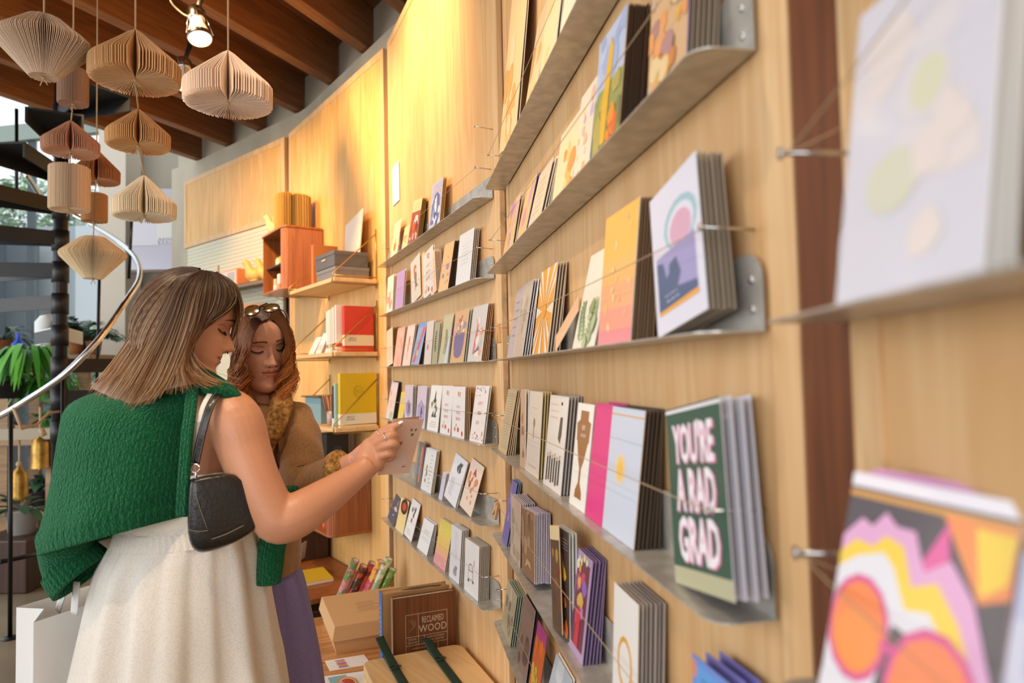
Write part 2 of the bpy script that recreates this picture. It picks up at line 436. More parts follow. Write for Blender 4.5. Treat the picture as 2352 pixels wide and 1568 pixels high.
# cords slanting back to the wall behind the two large blurred nails
for row, dz in ((3, .05), (4, -.045)):
    z = ROWZ[row] + (.126 if row == 3 else .104)
    b = MB(); b.tube([WO.pt(-.02, .055, z), WO.pt(.02, -.04, z + dz)], .0007, TWINE, 5)
    tag(b.build('cord'), 'short cord slanting into the dark gap from the blurred nail, %s shelf' % ORD[row], 'cord')
# ------------------------------------------------------------------ greeting cards
def card_mesh_front(w, h, t, face, edge, art, coat=.35):
    b = MB(); b.box((-w / 2, 0, 0), (w / 2, t, h), mat(edge, .6)); fm = mat(face, .45, coat=coat)
    b.add([(-w / 2, -.0001, 0), (w / 2, -.0001, 0), (w / 2, -.0001, h), (-w / 2, -.0001, h)], [(0, 1, 2, 3)], fm)
    k = 0
    def X(x, y): return ((x - .5) * w, y * h)
    def poly(pts, c):
        nonlocal k; k += 1; yy = -.0001 - .00006 * k
        pts = [(min(max(x, .0), 1.), min(max(y, .0), 1.)) for x, y in pts]
        v = [(X(x, y)[0], yy, X(x, y)[1]) for x, y in pts]
        b.add(v, [tuple(range(len(v)))], mat(c, .45, coat=coat))
    def ell(x, y, rx, ry, c, n=14, a=0.):
        P = []
        for i in range(n):
            q = 2 * math.pi * i / n; ex, ey = rx * cos(q), ry * sin(q) * h / w
            P.append((x + ex * cos(a) - ey * sin(a), y + (ex * sin(a) + ey * cos(a)) * w / h))
        poly(P, c)
    for it in art:
        o = it[0]
        if o == 'r': _, x, y, ww, hh, c = it; poly([(x - ww / 2, y - hh / 2), (x + ww / 2, y - hh / 2), (x + ww / 2, y + hh / 2), (x - ww / 2, y + hh / 2)], c)
        elif o == 'e': ell(*it[1:6], a=(it[6] if len(it) > 6 else 0))
        elif o == 'p': poly(it[1], it[2])
        elif o == 't':
            k += 1; _, s, x, y, sz, c = it[:6]; wd = it[6] if len(it) > 6 else 1.
            b.text(s, ((x - .5) * w, -.0001 - .00006 * k, y * h), (1, 0, 0), (0, 0, 1), sz * h, mat(c, .5), wd, .03 if sz > .2 else 0.)
        elif o == 'scr':          # lines of illegible small writing: (x, y, width, lines, gap, colour)
            _, x, y, ww, n, gp, c = it; rr = random.Random(int(x * 97 + y * 31 + n)); k += 1
            for j in range(n):
                yy = y - j * gp; xx = x - ww / 2 * rr.uniform(.7, 1); xe = x + ww / 2 * rr.uniform(.7, 1)
                while xx < xe:
                    l = rr.uniform(.02, .07); k0 = k; poly([(xx, yy - gp * .12), (xx + l, yy - gp * .12 + rr.uniform(0, gp * .1)), (xx + l, yy + gp * .14), (xx, yy + gp * .1)], c); k = k0; xx += l + .03
        elif o == 'sprig':        # branching leaves
            _, x, y, L, c, sd = it; rr = random.Random(sd)
            for j in range(9):
                q = j / 9; sx = x + .06 * sin(q * 4 + sd); sy = y + L * q
                poly([(sx - .006, sy - L / 9), (sx + .006, sy - L / 9), (sx + .006, sy), (sx - .006, sy)], c)
                for sg in (-1, 1): ell(sx + sg * .10 * (1 - q * .6), sy + .02, .085 * (1 - q * .5), .02, c, 8, sg * .6)
        elif o == 'blob':         # scattered patches: n, seed, colours, (x0,y0,x1,y1), size
            _, n, sd, cs, bx, sz = it; rr = random.Random(sd)
            for j in range(n):
                s_ = sz * rr.uniform(.5, 1.3); x = rr.uniform(bx[0], bx[2]); y = rr.uniform(bx[1], bx[3])
                P = [(x + s_ * rr.uniform(.6, 1.1) * cos(a_ * .7854), y + s_ * rr.uniform(.6, 1.1) * sin(a_ * .7854) * w / h) for a_ in range(8)]
                poly(P, rr.choice(cs))
        elif o == 'rays':
            _, x, y, n, c = it
            for j in range(n):
                a = 2 * math.pi * j / n; r0, r1 = .10, 1.1
                P = [(x + r0 * cos(a), y + r0 * sin(a) * w / h), (x + r1 * cos(a - .07), y + r1 * sin(a - .07) * w / h), (x + r1 * cos(a + .07), y + r1 * sin(a + .07) * w / h)]
                poly(P, c)
    return b
def short_words(s): return s
LOG = []
NCARD = [0]
def solve(rk, row, blx, brx, tl, d0=.052, big=0):
    W = RACK[rk][0]; z = ROWZ[row] + .0005
    uL = W.u_of(blx, d0, z); uR = W.u_of(brx, d0, z); w = uL - uR
    BL = W.pt(uL, d0, z); q = ray(*tl); E = Vector((0, 0, EYE))
    t = (BL - E).dot(W.D) / q.dot(W.D); v = E + q * t - BL
    th = math.atan2(-v.dot(W.Nn), v.z); h = v.length
    w_ = min(max(w, .05), .165); h_ = min(max(h, .09), .2)
    if big: w_ = min(w, .3); h_ = big
    mx = math.asin(min(.9, (d0 - .006) / h_)); th_ = min(max(th, .035), mx)
    uc = (uL + uR) / 2
    P = W.pt(uL, d0 - h_ * sin(th_), z + h_ * cos(th_)); Q = W.pt(uL, d0 - h_ * sin(th_), z)
    p, q0 = proj(P), proj(Q); phi = math.atan2(tl[0] - p[0], abs(q0[1] - p[1]))
    X = W.pt(uL - .1, d0, z); x0 = proj(W.pt(uL, d0, z)); x1 = proj(X); s_ = abs(x1[0] - x0[0]) / .1 / (abs(q0[1] - p[1]) / h_)
    phi = math.atan(math.tan(phi) / max(s_, .2))
    phi = min(max(phi, -.22), .22)
    LOG.append((rk, row, blx, round(w, 3), round(h, 3), round(math.degrees(th), 1), round(math.degrees(phi), 1)))
    return W, uc, w_, h_, th_, phi, z
def card(rk, row, blx, brx, tl, n, face, edge, desc, short, art=(), env=None, backc=None, sp=.0065, d0=.052, yaw=0., phi=None, wh=None, cat='greeting card', name='greeting_card', gap=0.0, big=0):
    W, uc, w, h, th, ph, z = solve(rk, row, blx, brx, tl, d0, big)
    if phi is not None: ph = phi
    if wh: w, h = wh; th = min(th, math.asin(min(.9, (d0 - .006) / h)))
    if n: sp = min(sp, (d0 - .012) / (n + .5))
    t = .0012
    X0 = -W.D; Z0 = Vector((0, 0, 1)); Y0 = -W.Nn
    def mtx(d, th, ph, du=0.):
        R = Matrix((X0, Y0, Z0)).transposed().to_4x4()
        lift = abs(sin(ph)) * w / 2
        return Matrix.Translation(W.pt(uc + du, d, z + lift)) @ R @ Matrix.Rotation(yaw, 4, 'Z') @ Matrix.Rotation(-th, 4, 'X') @ Matrix.Rotation(ph, 4, 'Y')
    b = card_mesh_front(w, h, t, face, edge, art)
    if env is None: env = '#b98f63'
    def piece(b_, m_, label, group=None):
        o = b_.build(name) if isinstance(b_, MB) else b_
        o.matrix_world = m_; return tag(o, label, cat, group)
    where = '%s shelf, %s' % (ORD[row], RK[rk])
    o = piece(b, mtx(d0, th, ph), '%s, %s' % (desc, where))
    e = MB(); e.box((-w / 2 + .002, t + .0003, .001), (w / 2 - .002, t + .0012, h - .002), mat(env, .75)); eo = e.build('envelope'); eo.parent = o
    if n:
        bb = MB(); bb.box((-w / 2, 0, 0), (w / 2, t, h), mat(backc or edge, .55)); bm = bb.build(name); em = eo.data
        for i in range(n):
            c = bm if i == 0 else bm.copy()
            if i: COL.objects.link(c)
            d = d0 - gap - sp * (i + 1); th_ = min(th, math.asin(max(.02, min(.9, (d - .004) / h))))
            piece(c, mtx(d, th_, ph + rnd.uniform(-.008, .008), rnd.uniform(-.0015, .0015)), 'card edge packed behind the %s, %s' % (short, where), 'cards behind the %s, %s' % (short, where))
            e2 = eo.copy(); COL.objects.link(e2); e2.parent = c
    NCARD[0] += 1 + n
    return o
K = '#c9a071'; IV = '#efe6d6'; WH = '#f3f1ee'; GY = '#c9c4bd'; DK = '#5d4636'
PK = '#e8a9a2'; RD = '#c8413a'; YL = '#efc54b'; OR = '#e88c3a'; GR = '#6f8f57'; BL_ = '#6f8fc8'; LV = '#b9abd6'; PU = '#6d5b8e'; NV = '#34405e'; PE = '#efc39a'; MG = '#e0358c'

# --- near rack, top shelf
card('A', 1, 1138, 1196, (1178, 95), 1, '#f0d2a0', IV, 'tall cream print with a torn gold wash', 'tall cream print', [('blob', 9, 3, ['#e8bd7a', '#f4dcb2', '#d9a65f'], (.0, .0, .7, .5), .22)], big=.58)
card('A', 1, 1200, 1228, (1236, 72), 3, '#f2d6a6', IV, 'narrow gold-washed card', 'narrow gold card', [('blob', 5, 5, ['#ecc58a', '#e1ad68'], (.1, .1, .9, .6), .2)], env=DK, big=.27)
card('A', 1, 1234, 1272, (1268, -10), 2, '#f3dcb4', IV, 'pale card half out of frame above the lip', 'pale card', [('blob', 5, 9, ['#f0cf97'], (.1, .1, .9, .8), .2)], env=DK, big=.30)
card('A', 1, 1280, 1316, (1318, -70), 2, '#f6ead2', IV, 'ivory card at the photo top edge', 'ivory card', [], big=.28)
# --- near rack, second shelf
card('A', 2, 1148, 1180, (1168, 482), 1, '#eec2a4', IV, 'pink and yellow abstract card', 'pink and yellow card', [('blob', 8, 2, ['#f0c35a', '#e6a79a', '#f2d08a', '#d9a0c0'], (.1, .05, .9, .95), .2)])
card('A', 2, 1182, 1204, (1211, 430), 1, '#f0c98e', '#5166b8', 'yellow card with a blue edge', 'blue-edged card', [('blob', 5, 12, ['#efb95a', '#f2dca0', '#e2a8b4'], (.1, .05, .9, .95), .2)], backc='#4356ae')
card('A', 2, 1207, 1236, (1239, 404), 4, '#ecd9be', IV, 'cream card with faint wood-coloured drawing', 'cream card', [('scr', .5, .8, .6, 6, .1, '#cdb08a')], env='#9b7a58')
card('A', 2, 1264, 1311, (1290, 312), 1, '#f3dfb8', IV, 'ivory card washed with yellow and orange', 'ivory and orange card', [('blob', 9, 8, ['#f2b765', '#f6e3c4', '#e6954e', '#f4cf86'], (.05, .0, .95, .8), .18)])
card('A', 2, 1314, 1350, (1336, 226), 3, '#f3e2cc', WH, 'pale floral watercolour card', 'floral watercolour', [('blob', 12, 18, ['#f0b48a', '#eac1a8', '#f4d9a0', '#c7b7d8'], (.05, .0, .95, .9), .13)], env=GY)
card('A', 2, 1356, 1419, (1378, 66), 8, '#b9c7e2', '#d9b48c', 'painting of yellow figure on blue and green ground', 'blue and yellow painting', [('r', .5, .28, 1, .56, '#9aa262'), ('blob', 8, 21, ['#a5b8de', '#c4cde6', '#9fb0d8'], (.0, .6, 1, 1), .22), ('blob', 8, 4, ['#8f9a52', '#b7ad5f', '#7a8a55'], (.0, .1, 1, .5), .2), ('p', [(.35, .1), (.5, .1), (.56, .45), (.62, .8), (.5, .92), (.42, .7), (.3, .4)], '#e9b93f'), ('blob', 6, 6, ['#e2703e', '#e89a3c'], (.3, .05, .9, .3), .12), ('r', .5, .03, 1, .06, '#6a62a8')], env=DK, backc='#4a3424', sp=.004)
card('A', 2, 1486, 1574, (1502, -70), 6, '#d9b48a', '#b7a7d0', 'warm autumnal painting card with lavender edge', 'autumnal painting', [('blob', 34, 14, ['#e8b25a', '#d58a52', '#c9b3a0', '#e9cf9e', '#b98f8c', '#f0a86a', '#a8925e'], (.0, .0, 1, 1), .15)], env='#8d7560', backc='#a79784', sp=.007)
# --- near rack, third shelf
card('A', 3, 1164, 1178, (1188, 668), 3, '#c9bcc0', WH, 'narrow mauve card', 'narrow mauve card', [('scr', .5, .8, .6, 5, .12, '#9d8fa0')], env='#7a6b78')
card('A', 3, 1179, 1199, (1204, 655), 3, '#cbbfae', WH, 'grey-brown card', 'grey-brown card', [('blob', 6, 3, ['#b7a896', '#d9cdbc'], (.1, .1, .9, .9), .2)], env='#77698c')
card('A', 3, 1221, 1258, (1243, 627), 4, '#efab3e', WH, 'gold card of white radiating sun rays', 'sun-ray card', [('rays', .5, .5, 16, '#f3ead8'), ('e', .5, .5, .14, .09, '#efab3e')], env='#8f6a48', backc='#d8c7ad')
card('A', 3, 1314, 1364, (1358, 588), 1, '#e9e7d8', WH, 'white card of green leaves', 'green leaf card', [('sprig', .25, .1, .4, '#86a46a', 2), ('sprig', .7, .05, .45, '#9db584', 5), ('blob', 5, 6, ['#b3c49a', '#8aa56e'], (.05, .0, .95, .45), .1)], env=GY)
card('A', 3, 1373, 1448, (1393, 489), 7, '#f2be5e', '#e9e0cf', 'yellow card fading to pink watercolour', 'yellow to pink card', [('r', .5, .52, 1, .22, '#f2bd70'), ('r', .5, .34, 1, .22, '#efae7e'), ('r', .5, .18, 1, .16, '#eda08a'), ('r', .5, .05, 1, .11, '#e98f96'), ('blob', 12, 30, ['#f6d58e', '#f0b884', '#f3cf9a'], (.05, .1, .95, .95), .05)], env='#7c5e44', backc='#8b6f54', sp=.0045)
card('A', 3, 1512, 1628, (1488, 446), 5, '#dfdfee', '#dedfe8', 'white card of purple hills under an arched rainbow', 'purple hills card',
     [('e', .62, .66, .34, .17, '#9fc4cf'), ('e', .62, .645, .27, .14, '#dfdfee'), ('e', .62, .62, .22, .12, '#d9a9c2'), ('r', .48, .335, .80, .40, '#a29bcb'), ('p', [(.08, .15), (.08, .50), (.22, .48), (.28, .36), (.38, .40), (.52, .38), (.50, .26), (.88, .22), (.88, .15)], '#4f6186'), ('p', [(.3, .3), (.36, .44), (.5, .46), (.58, .34), (.5, .26)], '#4f6186'), ('scr', .38, .24, .3, 2, .04, '#c9d2e6'), ('p', [(.08, .13), (.9, .13), (.88, .165), (.08, .155)], '#efab3c')], env='#8d7560', backc='#ab9d8a', sp=.006)
# --- near rack, fourth shelf
card('A', 4, 1144, 1162, (1168, 893), 4, '#cdb892', '#d8c5a4', 'kraft card covered in small brown writing', 'kraft writing card', [('scr', .5, .93, .8, 22, .04, '#8d7553')], env='#b08d63')
card('A', 4, 1194, 1206, (1196, 894), 1, '#d8b79c', WH, 'narrow card with a pink and brown figure', 'pink figure card', [('blob', 7, 8, ['#b98468', '#e0bda8', '#a37458'], (.2, .1, .8, .9), .2)])
card('A', 4, 1207, 1236, (1217, 897), 3, '#ebe4da', '#e0d3b2', 'white card with one small standing figure', 'small figure card', [('e', .5, .62, .07, .06, '#8d7a66'), ('r', .48, .5, .06, .14, '#a59a8c'), ('r', .5, .1, .6, .008, '#b3a897'), ('r', .5, .8, .5, .004, '#b3a897')], env='#cbb27c', backc='#d8c48e')
card('A', 4, 1247, 1287, (1265, 906), 4, '#eeeae6', '#e4e2e2', 'white card of graduates tossing a cap', 'graduates card', [('scr', .3, .9, .5, 3, .07, '#e6b8ae'), ('e', .7, .92, .05, .02, '#3b3533'), ('p', [(.62, .55), (.68, .78), (.8, .78), (.8, .6), (.74, .5)], '#5a4a42')] + [('r', .16 + j * .13, .19 + (j % 2) * .02, .075, .26, '#3d3834') for j in range(6)] + [('e', .16 + j * .13, .345 + (j % 2) * .02, .035, .02, '#d9b08f') for j in range(6)], env='#a7a09a', backc='#b8b0aa')
card('A', 4, 1307, 1342, (1329, 924), 0, '#f4f2ef', WH, 'white card with a brown trophy', 'trophy card', [('p', [(.12, .63), (.88, .63), (.92, .82), (.75, .84), (.75, .93), (.25, .93), (.25, .84), (.06, .80)], '#a06a35'), ('p', [(.14, .66), (.86, .66), (.66, .44), (.56, .38), (.56, .24), (.7, .16), (.72, .09), (.28, .09), (.3, .16), (.44, .24), (.44, .38), (.34, .44)], '#a06a35'), ('t', 'BEST', .5, .765, .06, '#f4f2ef', .9), ('t', 'GRAD EVER', .5, .69, .045, '#f4f2ef', .7)])
card('A', 4, 1344, 1382, (1371, 924), 1, '#e02f86', '#e02f86', 'plain magenta envelope pack', 'magenta envelopes', [], env='#d8267c', backc='#e8559c', sp=.035)
card('A', 4, 1383, 1455, (1408, 932), 6, '#c9d3e6', '#c9a878', 'pale blue card with a soft yellow sun', 'blue sun card', [('r', .5, .94, 1, .012, '#d8a35c'), ('r', .5, .745, 1, .006, '#9fadc6'), ('e', .42, .52, .17, .13, '#d9d2c4'), ('e', .42, .52, .12, .10, '#ecc876'), ('e', .42, .52, .07, .06, '#efc052')], env='#4d4035', backc='#5b4b3d', sp=.006)
card('A', 4, 1552, 1690, (1524, 942), 3, '#34594a', '#e6e4ee', "green card reading YOU'RE A RAD GRAD", 'green GRAD card',
     [('r', .5, .05, 1, .10, '#b9b796'), ('r', .5, .98, 1, .02, '#e8e6ee')] +
     [x for (s_, y, sz, wd) in (("YOU'RE", .775, .300, .50), ('A RAD', .515, .320, .52), ('GRAD', .245, .330, .56)) for x in
      [('t', s_, .515, y - .008, sz, '#d67fa2', wd), ('t', s_, .49, y, sz, '#ece6ef', wd)]],
     env='#9f958a', backc='#e1e0ec', sp=.012)
# --- near rack, fifth shelf
card('A', 5, 1152, 1163, (1176, 1099), 3, '#7468b4', '#8a95cf', 'violet-blue card', 'violet-blue card', [('blob', 5, 4, ['#5b52a0', '#9086c8'], (.1, .1, .9, .9), .2)], env='#3d332e', backc='#9fb0d8')
card('A', 5, 1172, 1194, (1174, 1134), 6, '#cdb9ac', '#f1cdb0', 'dusty pink card with mossy print', 'dusty pink card', [('blob', 8, 9, ['#b3a78c', '#d8c6bb', '#a89a7c'], (.1, .05, .9, .7), .16)], env='#7d6f66', backc='#ddd2e2')
card('A', 5, 1199, 1228, (1198, 1166), 9, '#8d6c52', '#f2d6ba', 'brown card with a bird and branch', 'brown bird card', [('blob', 9, 11, ['#755640', '#a5866a', '#b7977a'], (.05, .3, .95, .95), .16), ('p', [(.25, .12), (.5, .2), (.8, .15), (.7, .25), (.45, .28)], '#d3ab82')], env='#6b584e', backc='#d8cfe2')
card('A', 5, 1270, 1292, (1226, 1216), 0, '#5c4636', '#efd9ad', 'tilted dark card with a curled beige top', 'tilted dark card', [('r', .5, .93, 1, .14, '#eed8ac'), ('blob', 9, 13, ['#8d5a3c', '#b98f3c', '#7c2f2a', '#3f4a5c'], (.1, .1, .9, .75), .16)], phi=-.2, d0=.062)
card('A', 5, 1278, 1309, (1277, 1202), 2, '#463a35', '#dfe1dc', 'black card of bright red and orange flowers', 'bright flower card', [('blob', 5, 3, ['#d8567a', '#e06a8a'], (.1, .6, .5, .95), .15), ('blob', 6, 5, ['#d8452c', '#e8752a'], (.05, .3, .6, .65), .16), ('blob', 4, 7, ['#efb93a', '#f0c62e'], (.5, .5, .9, .75), .12), ('blob', 6, 9, ['#e8752a', '#efb93a', '#4f7a4a'], (.2, .05, .95, .4), .18), ('scr', .75, .92, .4, 4, .03, '#b9aba8')], env=GY)
card('A', 5, 1305, 1337, (1328, 1257), 5, '#b59ac4', '#b39ccb', 'lilac card of a figure among magenta and orange shapes', 'lilac figure card', [('r', .5, .5, .8, .84, '#6f3548'), ('blob', 10, 33, ['#c84a6a', '#e39a4a', '#8e6ac0', '#d8b45a', '#c87ab4'], (.2, .3, .75, .85), .15), ('p', [(.35, .1), (.6, .08), (.62, .35), (.5, .5), (.38, .4)], '#d0324c'), ('blob', 6, 35, ['#f0dca0', '#e8e2cc'], (.1, .85, .9, .97), .08)], env='#59353a', backc='#8f7aa4')
card('A', 5, 1406, 1462, (1411, 1336), 6, '#e6e4e2', '#d9c5a4', 'white card with a hand-drawn gold ring', 'gold ring card', [('e', .5, .48, .30, .20, '#dba43a'), ('e', .5, .485, .23, .155, '#e6e4e2'), ('p', [(.2, .08), (.28, .06), (.62, .3), (.56, .33)], '#dba43a'), ('p', [(.75, .04), (.82, .08), (.5, .32), (.44, .29)], '#dba43a')], env='#8f8178', backc='#b9aea6', sp=.0075)
card('A', 5, 1600, 1690, (1588, 1500), 2, '#6b8fd8', '#7d78c0', 'bright blue card peeking up at the bottom edge', 'bright blue card', [('r', .5, .9, .8, .12, '#5f9fe0'), ('e', .05, .93, .08, .05, '#d9866a'), ('scr', .5, .9, .5, 2, .04, '#2f4a8c')], env='#7468b4', backc='#8480cc', sp=.02)
# --- near rack, lowest shelf
card('A', 6, 1148, 1175, (1163, 1324), 5, '#aca184', '#c5cbb4', 'faded sage card with a brown border', 'sage card', [('blob', 10, 3, ['#93876a', '#beb59c', '#7f7460'], (.1, .1, .9, .9), .14)], env='#7d8270', backc='#aeb8a6')
card('A', 6, 1184, 1207, (1205, 1361), 1, '#8d7468', '#a294b4', 'mauve-brown patterned card', 'mauve-brown card', [('blob', 9, 31, ['#755c52', '#a89084', '#5d4a48'], (.1, .1, .9, .9), .16)], env='#2c2522', backc='#3a302c')
card('A', 6, 1213, 1233, (1236, 1422), 0, '#d86a34', '#4a382e', 'card of orange, lime and magenta shapes', 'orange and lime card', [('r', .5, .9, 1, .2, '#b8418a'), ('blob', 14, 41, ['#e8752a', '#c9cc3c', '#e04a2a', '#efb93a'], (.05, .05, .95, .85), .18)])
card('A', 6, 1240, 1272, (1278, 1500), 2, '#c3d0de', WH, 'pale blue card low at the bottom edge', 'pale blue card', [('blob', 5, 2, ['#a9bccf', '#dbe4ec'], (.1, .1, .9, .9), .2)], env=GY)
card('A', 6, 1282, 1322, (1330, 1540), 2, '#d8bfa2', WH, 'tan card low at the bottom edge', 'tan card', [], env=GY)
card('A', 6, 1332, 1370, (1382, 1600), 2, '#b5b0a8', WH, 'grey card just under the bottom edge', 'grey card', [], env=GY)

# --- middle rack, top shelf
card('B', 1, 896, 911, (907, 515), 0, '#f4e3bd', IV, 'cream card with a red figure', 'cream figure card', [('e', .5, .3, .2, .12, '#cf7a4a'), ('r', .5, .45, .1, .2, '#cf7a4a')])
card('B', 1, 921, 934, (930, 522), 0, '#f1d9a8', IV, 'small pale yellow card', 'small yellow card', [('blob', 4, 3, ['#e0a678'], (.2, .2, .8, .6), .15)])
card('B', 1, 935, 960, (948, 447), 3, '#9f3d30', '#e8c07a', 'red mountain poster card with a pale heading', 'red mountain card', [('r', .5, .86, 1, .28, '#efcf9e'), ('scr', .5, .9, .8, 3, .05, '#d99a74'), ('p', [(.2, .35), (.5, .62), (.75, .62), (.9, .4), (.6, .42), (.4, .38)], '#e9e2ea'), ('blob', 9, 5, ['#d8622e', '#7c2430', '#c84a3a'], (.05, .1, .95, .45), .16), ('blob', 14, 25, ['#e9dcd8', '#c47a6a'], (.05, .02, .95, .2), .06)], env='#3c2c22', backc='#c8994e')
card('B', 1, 981, 1013, (990, 414), 2, '#b9bfdc', '#e0b25a', 'blue mountain poster card', 'blue mountain card', [('scr', .5, .92, .9, 5, .05, '#c0694e'), ('p', [(.1, .1), (.15, .5), (.35, .72), (.55, .76), (.8, .66), (.9, .3), (.8, .1)], '#5f6cae'), ('p', [(.3, .2), (.4, .62), (.55, .7), (.6, .4), (.5, .15)], '#e3e6f4'), ('blob', 8, 8, ['#8f9ac8', '#dfe2f2', '#4a4f8c'], (.1, .05, .9, .5), .12)], env='#b58a44', backc='#d9ae5c')
# --- middle rack, second shelf
card('B', 2, 887, 901, (891, 636), 2, '#f3e4da', WH, 'white card of red and yellow bands', 'red and yellow card', [('blob', 7, 3, ['#d8604a', '#efb95a', '#e89a8c'], (.1, .1, .8, .5), .18)], env='#c99a5e')
card('B', 2, 906, 925, (912, 628), 1, '#bd9fdc', WH, 'lilac card covered in green scribble', 'lilac card', [('scr', .5, .9, .8, 16, .055, '#8f86b8')])
card('B', 2, 944, 968, (915, 603), 0, '#dcd6cd', WH, 'grey card of a red-haired mermaid, tilted left', 'mermaid card', [('e', .48, .72, .16, .12, '#c0673c'), ('e', .55, .7, .09, .05, '#e8c4a4'), ('p', [(.35, .62), (.65, .62), (.6, .4), (.75, .28), (.55, .3), (.45, .2), (.45, .35)], '#8d7466'), ('scr', .5, .08, .5, 1, .03, '#a89c90')], phi=-.17)
card('B', 2, 958, 978, (936, 590), 0, '#f0c08c', '#e9b37c', 'plain peach card slanting behind the mermaid card', 'peach card', [], phi=-.17, d0=.044)
card('B', 2, 973, 997, (949, 583), 1, '#dcd8d2', WH, 'grey card reading HAVE A MAGICAL BIRTHDAY, tilted', 'tilted grey birthday card', [('t', 'HAVE A', .5, .66, .10, '#b3585c', .8), ('t', 'MAGICAL', .5, .52, .10, '#b3585c', .75), ('t', 'BIRTHDAY', .5, .38, .10, '#b3585c', .7), ('blob', 5, 4, ['#c8604a', '#dba05a', '#b8485c'], (.15, .05, .85, .25), .08), ('blob', 4, 14, ['#c8604a', '#dba05a'], (.2, .78, .8, .95), .07)], phi=-.15)
card('B', 2, 990, 1003, (985, 582), 4, '#f0c39a', '#f2dcc0', 'orange-lettered peach card', 'orange-lettered card', [('scr', .5, .8, .8, 7, .1, '#dd8a4c')], env='#a97a4a')
card('B', 2, 1006, 1028, (1022, 550), 5, '#e5b985', '#d8b084', 'kraft card with purple flowers', 'purple flower kraft card', [('e', .65, .5, .16, .07, '#8f86b8'), ('e', .3, .32, .10, .05, '#7d74b0'), ('blob', 6, 8, ['#8f86b8', '#b58f78'], (.15, .1, .9, .9), .06)], env='#3b2c22', backc='#4d3a2c')
card('B', 2, 1045, 1079, (1056, 541), 3, '#e2e2e2', '#d9d2c8', 'white card with faint line drawing', 'white line-drawing card', [('scr', .5, .75, .5, 6, .07, '#bfbfc2')], env='#b3a18c', backc='#c4b8a6')
# --- middle rack, third shelf
card('B', 3, 889, 902, (880, 760), 5, '#e2d5bd', WH, 'cream card of small marks leaning left', 'cream card of marks', [('scr', .5, .9, .7, 10, .08, '#b5a688')], env='#8f6a3c', backc='#a5783e', phi=-.12)
card('B', 3, 903, 920, (914, 754), 1, '#e8b3a4', '#f0d0c4', 'dusty rose card', 'dusty rose card', [('blob', 6, 6, ['#e09c8e', '#efc6ba'], (.1, .05, .9, .9), .14)])
card('B', 3, 924, 941, (937, 748), 1, '#efd6cd', WH, 'blush card with one red ribbon figure', 'blush card', [('e', .5, .62, .08, .12, '#b85a5c'), ('e', .45, .42, .07, .1, '#c06a68'), ('r', .45, .25, .05, .2, '#c47a76')])
card('B', 3, 944, 962, (963, 740), 2, '#8fb0dc', '#3d3a36', 'blue card crossed by a red band', 'blue and red card', [('p', [(.1, .05), (.4, .05), (.95, .85), (.7, .9)], '#c9626c'), ('blob', 6, 4, ['#e0a0a0', '#7ba0d8', '#e8c48c'], (.1, .05, .9, .6), .12)], env='#4a3a2c')
card('B', 3, 973, 989, (981, 739), 1, '#d9cdca', WH, 'pinkish grey card', 'pinkish grey card', [('e', .4, .4, .15, .07, '#b98f8c')])
card('B', 3, 991, 1003, (999, 741), 1, '#a9a684', WH, 'dark green sprig card', 'green sprig card', [('sprig', .5, .3, .5, '#3f4630', 3)], env='#8f8a70')
card('B', 3, 1007, 1028, (1021, 724), 0, '#c4c09a', WH, 'pale olive card with grey seed heads', 'pale olive card', [('sprig', .5, .2, .5, '#8d9078', 6), ('p', [(.6, 0), (1, 0), (1, .9), (.8, .4)], '#c8cfdd')])
card('B', 3, 1033, 1064, (1047, 716), 2, '#d6ab78', WH, 'kraft card of a purple vase of wildflowers', 'purple vase card', [('e', .5, .33, .36, .20, '#7c6a93'), ('r', .5, .46, .72, .2, '#7c6a93'), ('e', .5, .2, .3, .12, '#7c6a93'), ('blob', 20, 7, ['#efe0c4', '#c4a0b4', '#9a8fb4', '#d9c08a', '#b76a6a'], (.15, .55, .85, .75), .07), ('blob', 4, 17, ['#d86a7a'], (.3, .78, .6, .88), .05)], env='#6a5a4a', backc='#efe9e2', sp=.008)
card('B', 3, 1073, 1105, (1089, 704), 4, '#cfc9c2', WH, 'pale card of red and grey brush strokes', 'brush stroke card', [('p', [(.3, .15), (.42, .15), (.52, .5), (.5, .8), (.4, .6)], '#d9626a'), ('blob', 10, 8, ['#d8c69a', '#b7bcc6', '#e6a07c', '#e6dcd8'], (.05, .05, .9, .95), .13), ('p', [(.3, .12), (.75, .2), (.7, .28)], '#6f7480')], env='#a27a56', backc='#b98e68')
# --- middle rack, fourth shelf
card('B', 4, 886, 901, (900, 874), 5, '#dcd0e2', WH, 'pastel flower card', 'pastel flower card', [('blob', 6, 5, ['#efc06a', '#e8d06a', '#e09a9a'], (.2, .3, .8, .7), .12), ('blob', 3, 6, ['#a8c49a'], (.1, .05, .9, .2), .14)], env='#3f3025', backc='#4a392c')
card('B', 4, 912, 924, (922, 900), 1, '#e8cf5e', WH, 'yellow card', 'yellow card', [('blob', 4, 5, ['#f0dc8a', '#c9b8d8'], (.1, .1, .9, .9), .15)], env='#3a2c24')
card('B', 4, 928, 946, (931, 884), 2, '#d6cadc', WH, 'lavender card with a small crystal', 'small crystal card', [('p', [(.5, .65), (.8, .52), (.8, .3), (.5, .18), (.2, .3), (.2, .52)], '#9d94c0'), ('blob', 5, 6, ['#4f4668'], (.35, .32, .65, .52), .06)], env='#a8746a')
